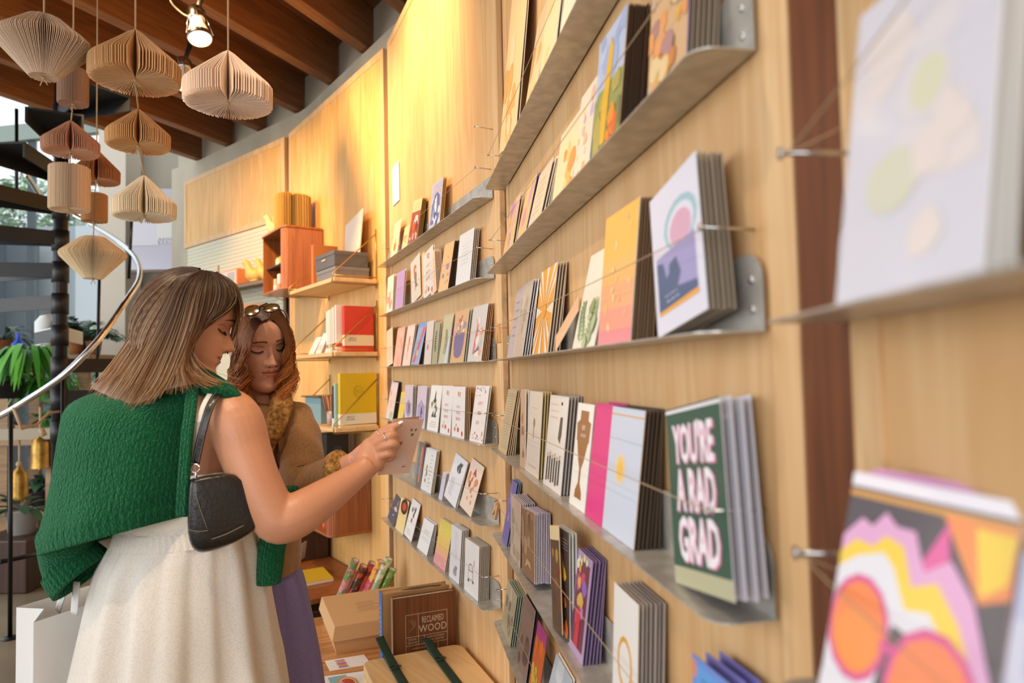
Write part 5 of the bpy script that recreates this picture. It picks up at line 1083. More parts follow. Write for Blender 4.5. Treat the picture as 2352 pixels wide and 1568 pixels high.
# plant shelves, pots and bells
OAK = wood('rough_oak', '#a88762', '#7d6044', horiz=0, contrast=1)
t = thing('plant_bench', (-5.2, 6.3, 0), 'rough timber plant stand crowded with pots behind the stair', 'plant stand')
xl, xr = at(-60, 900, 6.2).x, at(236, 900, 6.2).x
levels = [at(60, y, 6.2).z for y in (818, 1005, 1160)]
for z in levels: b = MB(); b.box((xl, 6.0, z - .05), (xr, 6.5, z), OAK); b.build('plank', t)
for x in (xl + .1, (xl + xr) / 2 - .2, xr - .08):
    for y in (6.03, 6.43): b = MB(); b.box((x - .05, y, 0), (x + .05, y + .05, levels[0] - .05), OAK); b.build('post', t)
def leaf(b, o, dr, L, w, droop, m, k=5, twist=0.):
    dr = Vector(dr).normalized(); sd = dr.cross(Vector((0, 0, 1)))
    if sd.length < .05: sd = Vector((1, 0, 0))
    sd.normalize(); P = []
    for i in range(k + 1):
        t_ = i / k; p = Vector(o) + dr * L * t_ + Vector((0, 0, -droop * L * t_ * t_)); ww = w * math.sin(math.pi * min(.999, t_ * .92 + .08)) ** .8
        P.append((p - sd * ww, p + sd * ww + Vector((0, 0, twist * ww))))
    vs = [q for a_ in P for q in a_]; b.add(vs, [(2 * i, 2 * i + 1, 2 * i + 3, 2 * i + 2) for i in range(k)], m, True)
def plant(name, o, label, n, L, w, droop, col, pot, seed, up=.6, palm=False, cat='potted plant'):
    rr = random.Random(seed); t = thing(name, o, label, cat); o = Vector(o)
    pr, ph, pc = pot
    if pr:
        b = MB(); b.lathe([(.001, 0), (pr * .75, 0), (pr, ph), (pr * 1.03, ph), (pr * .9, ph - .01), (.001, ph - .02)], o, mat(pc, .6), 24); b.build('pot', t)
    ms = [mat(c, .45) for c in col]; c0 = o + Vector((0, 0, ph)); b = MB()
    for i in range(n):
        a = rr.uniform(0, 6.28); e = rr.uniform(.1, 1.) * up; d = Vector((cos(a), sin(a), e * 1.6)); l = L * rr.uniform(.6, 1.1)
        if palm:
            b.tube([c0 + d.normalized() * l * q + Vector((0, 0, -droop * l * q * q)) for q in (0, .3, .6, 1)], .003, ms[0], 4)
            for q in range(4, 15):
                q_ = q / 14; p = c0 + d.normalized() * l * q_ + Vector((0, 0, -droop * l * q_ * q_)); s_ = Vector((-sin(a), cos(a), .1))
                for sg in (-1, 1): leaf(b, p, s_ * sg + d * .5 + Vector((0, 0, rr.uniform(-.2, .3))), L * .42 * math.sin(math.pi * q_ * .8 + .3), w, .5, rr.choice(ms), 3)
        else:
            st = c0 + d.normalized() * l * .35; b.tube([c0, st], .003, ms[0], 4); leaf(b, st, d + Vector((0, 0, rr.uniform(-.5, .2))), l * .7, w * rr.uniform(.7, 1.2), droop, rr.choice(ms), 5)
    b.build('leaves', t)
G1 = ('#2f5d2c', '#3f7a34', '#274a28'); G2 = ('#3f8a26', '#5aa534', '#2f6f22'); G3 = ('#24402c', '#2f5038', '#3c6344')
plant('potted_palm', (at(196, 700, 6.3).x, 6.28, levels[0]), 'bushy dark green palm on top of the plant stand', 26, .36, .012, .5, G3, (.13, .2, '#4a3a30'), 5, up=.9, palm=True)
plant('potted_plant', (at(15, 800, 5.6).x, 5.6, at(15, 915, 5.6).z), 'leafy plant in a black hanging pot at the left edge', 60, .26, .045, .6, G2, (.13, .16, '#17181a'), 8, up=.8)
plant('trailing_plant', (at(66, 860, 5.5).x, 5.5, at(66, 830, 5.5).z), 'bright green plant with long drooping leaves beside the black pot', 80, .36, .026, 1.5, G2, (.07, .08, '#c9c4b8'), 9, up=.3)
plant('trailing_plant', (at(105, 900, 5.9).x, 5.9, at(100, 905, 5.9).z), 'fresh green trailing plant near the stair pole', 40, .28, .035, 1.2, ('#3f8a2a', '#5fa544', '#2f6a2c'), (.08, .10, '#8d7a60'), 10, up=.4)
plant('potted_plant', (at(38, 1215, 4.9).x, 4.95, at(38, 1228, 4.9).z), 'small broad-leaved plant in a white pot low at the left', 16, .26, .04, .5, G3, (.105, .17, '#c9c6c2'), 12, up=.7)
plant('potted_plant', (at(5, 760, 6.2).x, 6.2, levels[0]), 'dark fern in a terracotta pot on the top plank', 46, .32, .02, .7, G3, (.10, .15, '#9a5c3c'), 13, up=.9)
plant('potted_plant', (at(120, 780, 6.25).x, 6.25, levels[0]), 'small mixed green plant on the top plank beside the pole', 34, .20, .03, .5, G1, (.07, .10, '#b0a28c'), 14, up=.9)
plant('potted_plant', (at(105, 985, 6.2).x, 6.2, levels[1]), 'green plant in a clay pot on the second plank', 30, .22, .035, .6, ('#3f7a34', '#5f9a4a', '#2f5d2c'), (.09, .13, '#b59468'), 15, up=.9)
plant('potted_plant', (at(190, 1000, 6.25).x, 6.25, levels[1]), 'dim leafy plant on the second plank right of the pole', 30, .24, .03, .6, G3, (.09, .13, '#6b4a34'), 16, up=.9)
plant('potted_plant', (at(90, 1155, 6.2).x, 6.2, levels[2]), 'shaded leafy plant on the lowest plank', 34, .30, .04, .6, G3, (.09, .13, '#3c3c3c'), 17, up=.9)
plant('potted_plant', (at(-30, 1000, 6.2).x, 6.2, levels[1]), 'leafy plant in a cream pot at the far left of the second plank', 30, .26, .035, .6, G1, (.09, .13, '#cfc6b4'), 18, up=.9)
tree(-5.4, 8.65, 1.55, .8, .4, .62, 1500, 21, 'dense green hedge right outside the glazing', sz=.07, cols=('#3f6b30', '#6aa544', '#9ed06a'))
tree(-7.1, 8.65, 1.45, .8, .4, .7, 1500, 22, 'dense green hedge at the far left outside the glazing', sz=.07, cols=('#2f5528', '#4f8a3a', '#7ab052'))
# wooden block under the white pot
o = at(38, 1228, 4.9); b = MB(); b.box((o.x - .22, 4.72, 0), (o.x + .2, 5.15, o.z), WALNUT); tag(b.build('wooden_block', None, .01), 'dark wooden block carrying the white plant pot', 'block')
# brass bells
def bell(px, y0, y1, Y, r, label):
    a, c = at(px, y0, Y), at(px, y1, Y); L = a.z - c.z; t = thing('brass_bell', c, label, 'bell'); m = two_tone('aged_brass', '#8a6a34', '#c29a4e', nscale=14, rough=.38, metal=.85)
    b = MB(); b.lathe([(r * 1.05, 0), (r, .02), (r * .96, L * .6), (r * .85, L * .74), (r * .4, L * .82), (r * .2, L * .9), (.004, L * .92), (r * .9, .01)][:7], c, m, 24, cap=False); b.build('bell_body', t)
    b = MB(); b.tube([c + Vector((0, 0, L * .9)), a + Vector((0, 0, .16))], .008, TWINE, 6); b.ball(a + Vector((0, 0, -L * .06)), .022, TWINE, 8, 6); b.build('rope', t)
    b = MB(); b.tube([c + Vector((0, 0, L * .5)), c + Vector((0, 0, -.01))], .006, m, 6); b.ball(c + Vector((0, 0, -.01)), .014, m, 8, 6); b.build('clapper', t)
bell(92, 985, 1074, 5.0, .056, 'tall antique brass bell hanging beside the stair pole')
bell(44, 1060, 1150, 5.1, .058, 'second brass bell with a domed top, lower at the left')
b = MB(); b.box((at(-60, 990, 4.95).x, 4.98, at(0, 1010, 5).z), (at(118, 990, 4.95).x, 5.06, at(0, 985, 5).z), mat('#9c927f', .7)); 
for px in (-50, 108): x = at(px, 1000, 5).x; b.box((x - .05, 5.06, 0), (x + .02, 5.12, at(0, 985, 5).z), OAK)
tag(b.build('timber_rack'), 'weathered timber rail that the brass bells hang from', 'rack')
b = MB(); b.lathe([(.001, 0), (.07, 0), (.075, .02), (.075, .30), (.03, .36), (.03, .42), (.001, .42)], (at(102, 780, 6.1).x, 6.1, levels[0]), mat('#d9dede', .3), 20); tag(b.build('white_bottle'), 'tall white bottle on the top plank beside the stair pole', 'bottle')
b = MB(); b.lathe([(.001, 0), (.05, 0), (.055, .10), (.02, .14), (.02, .2), (.001, .2)], (at(38, 810, 6.0).x, 6.02, levels[0]), mat('#1e3fae', .2), 20); tag(b.build('blue_bottle'), 'small cobalt blue bottle on the top plank', 'bottle')
for i, (px, lv, c) in enumerate(((20, 1, '#c0673c'), (55, 1, '#b59468'), (175, 0, '#a5683c'), (215, 0, '#8d5a3a'), (160, 1, '#b08a5c'), (222, 1, '#c9b79a'), (60, 2, '#8a8378'))):
    b = MB(); b.lathe([(.001, 0), (.05, 0), (.065, .11), (.068, .12), (.06, .12), (.045, .02), (.001, .015)], (at(px, 900, 6.12).x, 6.12, levels[lv]), mat(c, .7), 20)
    tag(b.build('clay_pot'), 'empty clay pot on the plant stand, %s' % ['at the left of the second plank', 'left of centre on the second plank', 'top plank right of the pole', 'top plank at its right end', 'second plank right of the pole', 'second plank at its right end', 'lowest plank'][i], 'pot')
# ------------------------------------------------------------------ people
def expand(Rs, k=5):
    return smooth_path(Rs, k)
def pring(v, n, fn=None, i=0, N=1, ph=0.):
    Lx, Ly, LY, Rx, Ry, RY, dr = v[:7]; L = at(Lx, Ly, LY); R = at(Rx, Ry, RY); c = (L + R) / 2; a = (R - L) / 2; b = Vector((-a.y, a.x, 0)).normalized() * dr
    P = []
    for j in range(n):
        t = 2 * math.pi * j / n; s = fn(t, i / max(1, N - 1)) if fn else 1.
        P.append(c + (a * cos(t) + b * sin(t)) * s)
    return P
def ploft(Rs, n=48, k=5, fn=None):
    E = expand(Rs, k); return [pring(v, n, fn, i, len(E)) for i, v in enumerate(E)]
def pix_tube(P, k=5):
    """(px, py, depth, radius[, radius2]) -> points, radii"""
    E = smooth_path(P, k); pts = [at(*v[:3]) for v in E]
    return pts, [((v[3], v[4]) if len(v) > 4 else v[3]) for v in E]
def remeshed(b, vox, it=4):
    o = b.build('tmp'); m = o.modifiers.new('r', 'REMESH'); m.mode = 'VOXEL'; m.voxel_size = vox; m.use_smooth_shade = True
    s = o.modifiers.new('s', 'SMOOTH'); s.iterations = it; s.factor = .5
    bpy.context.view_layer.update(); ev = o.evaluated_get(bpy.context.evaluated_depsgraph_get()); me = ev.to_mesh()
    vs = [tuple(v.co) for v in me.vertices]; fs = [tuple(p.vertices) for p in me.polygons]; ev.to_mesh_clear(); bpy.data.objects.remove(o)
    return vs, fs
def interp(tab, z):
    xs = [t[0] for t in tab]; 
    return [float(np.interp(z, xs, [t[i] for t in tab])) for i in range(1, len(tab[0]))]
def pchip_tab(tab, n=220):
    """densify a table smoothly"""
    E = smooth_path(tab, 8); E = sorted([tuple(e) for e in E], key=lambda e: e[0]); return E
HEAD = pchip_tab([  # z, front, back, half width
    (-.118, .060, -.005, .012), (-.114, .074, -.022, .030), (-.105, .084, -.036, .041), (-.092, .087, -.050, .048), (-.078, .083, -.060, .053),
    (-.066, .085, -.068, .057), (-.055, .085, -.074, .061), (-.040, .086, -.081, .065), (-.020, .084, -.090, .069), (.0, .081, -.096, .0715),
    (.015, .083, -.100, .073), (.030, .090, -.103, .0745), (.050, .092, -.102, .0745), (.070, .085, -.096, .071), (.088, .070, -.083, .063), (.101, .048, -.062, .049), (.110, .022, -.036, .030), (.114, .004, -.010, .010)])
NOSE = [(.030, 0, .006), (.018, .002, .006), (.008, .006, .0065), (-.005, .0125, .0075), (-.018, .0195, .009), (-.026, .0245, .0115), (-.032, .0215, .0135), (-.037, .010, .013), (-.042, .002, .011), (-.05, 0, .01)][::-1]
def g(x, s): return math.exp(-(x / s) ** 2)
def head(b, M, skin, lip, wide=1., closed=True):
    """face and skull: local x right, y forward, z up"""
    nz, na = 84, 112; R = []
    for i in range(nz):
        z = -.118 + .232 * (.5 - .5 * cos(math.pi * (i + .5) / nz)); f, bk, w = interp(HEAD, z); w *= wide; yc = -.012; ring = []
        n_, sg = interp(NOSE, z) if -.05 < z < .03 else (0, .01)
        for j in range(na):
            t = 2 * math.pi * j / na; c, s = cos(t), sin(t)     # t = 0 front
            # denser towards the face
            tt = t - .45 * sin(t) * .9 if True else t
            c, s = cos(tt), sin(tt); e = 2.25 if c > 0 else 2.0
            cc = math.copysign(abs(c) ** (2 / e), c); ss = math.copysign(abs(s) ** (2 / e), s)
            x = w * ss; y = yc + cc * ((f - yc) if c > 0 else (yc - bk))
            if c > 0:
                fr = min(1., max(0., c * 1.6))
                y += n_ * g(x, sg) * fr
                y += .0035 * (g(x - .013, .005) + g(x + .013, .005)) * g(z + .031, .006) * fr      # nostril wings
                y -= .0110 * (g(x - .031, .0145) + g(x + .031, .0145)) * g(z - .010, .0105) * fr   # sockets
                y += .0048 * (g(x - .031, .0125) + g(x + .031, .0125)) * g(z - .006, .0075) * fr   # lids
                y += .0030 * (g(x - .028, .018) + g(x + .028, .018)) * g(z - .028, .007) * fr      # brow ridge
                y += .0035 * (g(x - .040, .016) + g(x + .040, .016)) * g(z + .020, .016) * fr      # cheeks
                lp = max(0., 1 - (x / .026) ** 2)
                y += (.0030 * g(z + .0500, .0042) * lp + .0038 * g(z + .0615, .0050) * lp - .0028 * g(z + .0555, .0016) * lp ** .5) * fr
                y -= .0030 * g(x, .004) * g(z + .044, .004) * fr
                y += .003 * g(x, .016) * g(z + .098, .012) * fr
            ring.append(M @ Vector((x, y, z)))
        R.append(ring)
    k0 = len(b.f); b.rings(R, skin)
    inv = M.inverted()
    for q in range(k0, len(b.f)):
        if len(b.f[q]) == 4:
            c = Vector((0, 0, 0))
            for v in b.f[q]: c += Vector(b.v[v])
            c = inv @ (c / 4); zc = -.0555
            hw = .0225; 
            if c.y > .04 and abs(c.x) < hw:
                top = zc + .0085 * (1 - (c.x / hw) ** 2) ** .6 - .0018 * g(c.x, .003); bot = zc - .0105 * (1 - (c.x / hw) ** 2) ** .6
                if bot < c.z < top: b.m[q] = b.mi(lip)
def face_y(x, z, wide=1.):
    f, bk, w = interp(HEAD, z); w *= wide; yc = -.012; e = 2.25; s = min(.999, abs(x) / w) ** e; y = yc + (1 - s) ** (1 / e) * (f - yc)
    n_, sg = interp(NOSE, z) if -.05 < z < .03 else (0, .01)
    y += n_ * g(x, sg) - .0110 * g(abs(x) - .031, .0145) * g(z - .010, .0105) + .0048 * g(abs(x) - .031, .0125) * g(z - .006, .0075) + .003 * g(abs(x) - .028, .018) * g(z - .028, .007) + .0035 * g(abs(x) - .040, .016) * g(z + .020, .016)
    return y
def head_matrix(nose_px, Y, fwd, roll, scale=1.):
    y = Vector(fwd).normalized(); x = y.cross(Vector((0, 0, 1))).normalized(); z = x.cross(y)
    x2 = x * cos(roll) + z * sin(roll); z2 = z * cos(roll) - x * sin(roll)
    M = Matrix((x2, y, z2)).transposed().to_4x4(); tip = at(*nose_px, Y)
    for i in range(3):
        for j in range(3): M[i][j] *= scale
    c = tip - (M.to_3x3() @ Vector((0, .109, -.026))); M.translation = c; return M
def face_parts(t, M, browc, lashc, open_=.0, wide=1., irisc='#4a3a2a'):
    for sg in (-1, 1):
        P = []
        for i in range(9):
            q = i / 8; x = sg * (.012 + .034 * q); z = .026 + .0075 * math.sin(math.pi * (.15 + .7 * q)) - .003 * q; P.append(M @ Vector((x, face_y(x, z, wide) + .0006, z)))
        b = MB(); b.tube(P, [(.0011, .0026), (.0013, .0030), (.0013, .0030), (.0013, .0029), (.0012, .0027), (.0011, .0024), (.001, .0020), (.0009, .0014), (.0006, .0008)], mat(browc, .9), 6, flat=tuple(M.to_3x3() @ Vector((0, 1, 0)))); b.build('eyebrow', t)
        P = []
        for i in range(9):
            q = i / 8; x = sg * (.0175 + .027 * q); z = .0045 - .0045 * math.sin(math.pi * q) + open_ * .5; P.append(M @ Vector((x, face_y(x, z, wide) + .0012, z)))
        b = MB(); b.tube(P, [(.0012, .0016)] * 9, mat(lashc, .8), 6)
        for i in range(9):
            for d in (-.25, .25):
                q = (i + d + .5) / 9; x = sg * (.018 + .026 * q); z = .0045 - .0045 * math.sin(math.pi * min(1, q)); p = M @ Vector((x, face_y(x, z, wide) + .0012, z)); e_ = M @ Vector((x + sg * .003 * (q - .2), face_y(x, z, wide) + .0085, z - .0045)); b.tube([p, e_], [.0005, .0002], mat(lashc, .8), 4)
        b.build('eyelashes', t)
        # the eye itself behind the lowered lid, and the lid crease
        b = MB(); c = Vector((sg * .031, face_y(.031, .004, wide) - .0146, .0035)); R = []
        for i in range(9):
            a = -math.pi / 2 + math.pi * i / 8; R.append([M @ (c + Vector((.0118 * cos(a) * cos(k * .524), .0118 * sin(a) if False else .0118 * cos(a) * sin(k * .524), .0118 * sin(a)))) for k in range(12)])
        b.rings(R, mat('#e2d6cc', .3)); b.build('eyeball', t)
        P = []
        for i in range(9):
            q = i / 8; x = sg * (.016 + .030 * q); z = .0135 + .0035 * math.sin(math.pi * q); P.append(M @ Vector((x, face_y(x, z, wide) + .0001, z)))
        b = MB(); b.tube(P, .0006, mat('#7a4430', .8), 5); b.build('eyelid_crease', t)
        b = MB(); x = sg * .0095; b.ball(M @ Vector((x, face_y(0, -.034, wide) - .0068, -.0372)), .0021, mat('#4a241a', .9), 8, 6); b.build('nostril', t)
    P = [M @ Vector((x, face_y(x, -.0555, wide) + .0022 - abs(x) * .03, -.0555 + .0018 * (abs(x) / .024) ** 2 * 1.6)) for x in [(-.024 + .048 * i / 12) for i in range(13)]]
    b = MB(); b.tube(P, [.0004] + [.0008] * 11 + [.0004], mat('#6a2a22', .8), 5); b.build('mouth_line', t)

def vcol_mat(key, rough=.42, spec=.45):
    m = bpy.data.materials.new(key); m.use_nodes = True; nt = m.node_tree; b = nt.nodes['Principled BSDF']
    a = nt.nodes.new('ShaderNodeAttribute'); a.attribute_name = 'Col'; nt.links.new(a.outputs['Color'], b.inputs['Base Color'])
    b.inputs['Roughness'].default_value = rough; b.inputs['Specular IOR Level'].default_value = spec; return m
HAIRM = vcol_mat('hair_fibres')
def hair(t, M, name, sheets, n, rad_, roots, tips, seed, wave=0., wfreq=3., inner=.022, clump=.5, jit=.006, streak=None, K=18, snaps=(0,), ge=1.3, ax=(.081, .106, .117)):
    """strands interpolated between guide curves laid over the head, over a solid under-layer"""
    rr = random.Random(seed); V = []; F = []; C = []; Mi = np.array(M.inverted()); Mm = np.array(M); c1 = np.array(srgb(roots)); c2 = np.array(srgb(tips)); c3 = np.array(srgb(streak or tips))
    def push(p, k):
        q = Mi @ np.array([p[0], p[1], p[2], 1.]); e = (q[:3] - np.array([0, -.010, .004])) / np.array(ax); d = np.linalg.norm(e)
        if d < k: q[:3] = e / d * k * np.array(ax) + np.array([0, -.010, .004]); return (Mm @ q)[:3]
        return np.array(p[:3])
    AX = np.array(ax) * 1.05; CT = np.array([0, -.010, .004]); Ro = np.array(Mi[:3, :3]); eye = Mi @ np.array([0, 0, EYE, 1.])
    def snap(px, py, Y):
        d = ray(px, py); d = d * (1 / d.y); dl = Ro @ np.array(d); a_ = dl / AX; o_ = (eye[:3] - CT) / AX; A_ = a_ @ a_; B_ = 2 * a_ @ o_; C_ = o_ @ o_ - 1; D_ = B_ * B_ - 4 * A_ * C_
        if D_ > 0: Y = min(Y, (-B_ - D_ ** .5) / (2 * A_))
        return list(at(px, py, Y))
    def resample(gd, sn=False):
        E = np.array([(snap(*v) if sn else list(at(*v))) for v in smooth_path(gd, 8)]); d = np.r_[0, np.cumsum(np.linalg.norm(np.diff(E, axis=0), axis=1))]; s = np.linspace(0, d[-1], K)
        return np.stack([np.interp(s, d, E[:, i]) for i in range(3)], 1)
    for si, (gs, share) in enumerate(sheets):
        G = [resample(gd, si in snaps) for gd in gs]; ctr = np.mean(np.concatenate(G), 0)
        # under-layer
        m = 4 * (len(G) - 1) + 1; base = len(V)
        for a in range(m):
            s = a / 4; i = min(int(s), len(G) - 2); q = s - i; P = G[i] * (1 - q) + G[i + 1] * q
            for k in range(K):
                w = ctr - P[k]; w /= (np.linalg.norm(w) + 1e-6); V.append(push(P[k] + w * .009 * (1 - .6 * k / K), 1.03)); C.append(c1 * .55 * (1 - k / K) + c2 * .5 * k / K)
        for a in range(m - 1):
            for k in range(K - 1): F.append((base + a * K + k, base + (a + 1) * K + k, base + (a + 1) * K + k + 1, base + a * K + k + 1))
        cl = [rr.uniform(0, len(G) - 1) for _ in range(max(4, int(n * share / 14)))]
        for _ in range(int(n * share)):
            s0 = rr.uniform(0, len(G) - 1.0001); c_ = min(cl, key=lambda v: abs(v - s0)); L = rr.uniform(.80, 1.04)
            off = np.array([rr.gauss(0, 1) for _ in range(3)]) * jit; ins = rr.random() ** 2 * inner; ph = c_ * 5.1 + rr.uniform(-.5, .5); wv = wave * rr.uniform(.6, 1.3)
            stk = rr.random() < .28; cj = rr.uniform(.72, 1.25); P = []
            for k in range(K):
                f = k / (K - 1) * L; s = s0 + (c_ - s0) * clump * min(1, f * 1.2); s = min(max(s, 0), len(G) - 1.0001); i = int(s); q = s - i; kk = min(f, 1) * (K - 1); k_ = min(int(kk), K - 2); qq = kk - k_ + (max(0, f - 1)) * (K - 1)
                A = G[i] * (1 - q) + G[i + 1] * q; p = A[k_] * (1 - qq) + A[k_ + 1] * qq
                w = ctr - p; w /= (np.linalg.norm(w) + 1e-6); p = p + w * ins * (1 - .3 * f) + off * (.15 + .85 * f)
                if wave:
                    u = min(1, max(0, (f - .22) * 1.7)); p = p + np.array([sin(f * wfreq * 6.283 + ph), cos(f * wfreq * 6.283 + ph) * .8, .2 * sin(f * wfreq * 6.283 + ph)]) * wv * u
                P.append(push(p, 1.05 + .05 * (1 - ins / inner)))
            base = len(V)
            for k in range(K):
                f = k / (K - 1); r = rad_ * (1 - .75 * f ** 3) * cj ** .3; T = P[min(k + 1, K - 1)] - P[max(k - 1, 0)]; T = T / (np.linalg.norm(T) + 1e-9)
                a = np.cross(T, [0.3, 1, .2]); a /= np.linalg.norm(a) + 1e-9; b_ = np.cross(T, a)
                col = (c1 * (1 - f ** ge) + (c3 if stk else c2) * f ** ge) * cj
                if stk: col = col * .7 + c3 * .3 * min(1, f * 1.6)
                for h in range(3): an = h * 2.0944; V.append(P[k] + a * r * cos(an) + b_ * r * sin(an)); C.append(col)
            for k in range(K - 1):
                for h in range(3): x = base + k * 3 + h; y = base + k * 3 + (h + 1) % 3; F.append((x, y, y + 3, x + 3))
    off = wloc(t); me = bpy.data.meshes.new(name); me.from_pydata([(v[0] - off.x, v[1] - off.y, v[2] - off.z) for v in V], [], F)
    at_ = me.color_attributes.new('Col', 'FLOAT_COLOR', 'POINT'); at_.data.foreach_set('color', np.array([[*np.clip(c, 0, 1), 1] for c in C], dtype=np.float32).ravel())
    me.polygons.foreach_set('use_smooth', [True] * len(F)); me.materials.append(HAIRM); o = bpy.data.objects.new(name, me); COL.objects.link(o); o.parent = t; return o

SKIN1 = mat('#c98e6c', .42, sss=.12, bump=(260, .10), key='skin1'); SKIN2 = mat('#d09a80', .45, sss=.12, bump=(260, .08), key='skin2')
LIP1 = mat('#b06452', .4, key='lip1'); LIP2 = mat('#bb705e', .4, key='lip2')
def knit(key, c1, c2, rib=0):
    m = bpy.data.materials.new(key); m.use_nodes = True; nt = m.node_tree; N = nt.nodes; L = nt.links; b = N['Principled BSDF']; b.inputs['Roughness'].default_value = .95; b.inputs['Sheen Weight'].default_value = .35; b.inputs['Sheen Tint'].default_value = (.3, .8, .5, 1); b.inputs['Specular IOR Level'].default_value = .15
    t = N.new('ShaderNodeTexCoord'); v = N.new('ShaderNodeTexVoronoi'); v.inputs['Scale'].default_value = 210; mp = N.new('ShaderNodeMapping'); mp.inputs['Scale'].default_value = (1, 1, .62); L.new(t.outputs['Object'], mp.inputs[0]); L.new(mp.outputs[0], v.inputs['Vector'])
    n = N.new('ShaderNodeTexNoise'); n.inputs['Scale'].default_value = 420; n.inputs['Detail'].default_value = 5; L.new(t.outputs['Object'], n.inputs['Vector'])
    mx = N.new('ShaderNodeMath'); mx.operation = 'ADD'; iv = N.new('ShaderNodeMath'); iv.operation = 'MULTIPLY'; iv.inputs[1].default_value = -1.2; L.new(v.outputs['Distance'], iv.inputs[0]); L.new(iv.outputs[0], mx.inputs[0]); L.new(n.outputs['Fac'], mx.inputs[1])
    r = N.new('ShaderNodeValToRGB'); r.color_ramp.elements[0].position = .0; r.color_ramp.elements[0].color = (*srgb(c1), 1); r.color_ramp.elements[1].position = .55; r.color_ramp.elements[1].color = (*srgb(c2), 1); L.new(mx.outputs[0], r.inputs[0]); L.new(r.outputs[0], b.inputs['Base Color'])
    bu = N.new('ShaderNodeBump'); bu.inputs['Strength'].default_value = .9; bu.inputs['Distance'].default_value = .006; L.new(mx.outputs[0], bu.inputs['Height']); L.new(bu.outputs[0], b.inputs['Normal']); return m
GREEN = knit('green_knit', '#06502d', '#0f7d47')
GAUZE = two_tone('gauze', '#d2cabf', '#e3dcd2', scale=(1, 1, 1), nscale=330, detail=3, rough=.9, bump=.3, bdist=.0015, lo=.3, hi=.6)
CORD = two_tone('corduroy', '#8c6740', '#9f774c', scale=(1, 1, .12), nscale=330, detail=2, rough=.9, bump=.4, bdist=.002, sheen=.2)
SHERPA = two_tone('sherpa', '#7d5526', '#c0924e', nscale=85, detail=4, rough=.95, bump=1., bdist=.008, kind='noise')
DRESS = two_tone('lilac_cotton', '#7670a6', '#837cb2', nscale=240, detail=3, rough=.9, bump=.2, bdist=.002)
LEATH = mat('#17120f', .34, bump=(160, .12), key='leather', coat=.15)

# ---- woman with the green sweater
w1 = thing('person', (at(400, 1200, 1.6).x, 1.6, 0), 'woman seen from behind, green knit sweater over her shoulders, cream skirt, arm stretched out', 'person')
FW1 = Vector((cos(rad(20)) * cos(rad(16)), sin(rad(20)) * cos(rad(16)), -sin(rad(17))))
M1 = head_matrix((540, 803), 1.545, FW1, rad(4), 1.0)
b = MB()
b.rings(ploft([(405, 880, 1.57, 520, 890, 1.50, .055), (330, 915, 1.60, 545, 915, 1.50, .085), (262, 945, 1.62, 556, 940, 1.50, .100), (255, 1000, 1.62, 545, 1000, 1.50, .110), (268, 1080, 1.62, 530, 1080, 1.51, .108), (288, 1150, 1.61, 522, 1150, 1.52, .100), (292, 1210, 1.60, 545, 1210, 1.54, .105), (285, 1300, 1.60, 555, 1300, 1.56, .115), (310, 1390, 1.60, 525, 1390, 1.58, .10)], 40), SKIN1)
b.tube([at(455, 940, 1.56), at(450, 905, 1.555), M1 @ Vector((0, -.030, -.125)), M1 @ Vector((0, -.026, -.085)), M1 @ Vector((0, -.022, -.045))], [.070, .060, .052, .050, .046], SKIN1, 20)
P, r = pix_tube([(470, 950, 1.54, .050), (505, 945, 1.50, .057), (540, 970, 1.47, .0585), (562, 1035, 1.46, .0535), (588, 1105, 1.45, .0495), (622, 1172, 1.45, .0485), (645, 1195, 1.455, .0490), (690, 1178, 1.47, .0475), (745, 1143, 1.51, .0410), (795, 1108, 1.55, .0330), (828, 1084, 1.575, .0275), (846, 1068, 1.59, .0270)]); b.tube(P, r, SKIN1, 24)
P, r = pix_tube([(838, 1076, 1.585, .020, .028), (852, 1054, 1.597, .019, .034), (862, 1032, 1.605, .017, .036), (870, 1018, 1.61, .014, .030)]); b.tube(P, r, SKIN1, 18, flat=(0, 1, 0))
FING = [[(856, 1014, 1.605, .0125), (866, 1000, 1.603, .0115), (889, 984, 1.600, .0100), (907, 978, 1.598, .0092), (924, 972, 1.602, .0070)],
        [(862, 1022, 1.600, .0120), (880, 1008, 1.588, .0110), (899, 999, 1.585, .0102), (908, 1002, 1.598, .0095), (903, 1009, 1.613, .0085), (893, 1011, 1.618, .007)],
        [(862, 1036, 1.600, .0115), (884, 1024, 1.585, .0105), (903, 1019, 1.583, .0100), (911, 1024, 1.597, .0092), (905, 1031, 1.612, .0082), (894, 1032, 1.617, .007)],
        [(858, 1052, 1.600, .0105), (878, 1046, 1.588, .0095), (896, 1041, 1.587, .0090), (903, 1047, 1.600, .0082), (896, 1054, 1.613, .0075), (886, 1054, 1.617, .0065)],
        [(848, 1050, 1.61, .0125), (862, 1025, 1.632, .0115), (880, 1004, 1.645, .0105), (896, 992, 1.646, .0085)]]
for f_ in FING: P, r = pix_tube(f_); b.tube(P, r, SKIN1, 12)
# left arm, hidden in the hanging sleeve
P, r = pix_tube([(300, 950, 1.62, .05), (235, 985, 1.61, .05), (210, 1090, 1.58, .040), (182, 1180, 1.55, .034), (170, 1235, 1.54, .028), (170, 1262, 1.54, .024)]); b.tube(P, r, SKIN1, 16)
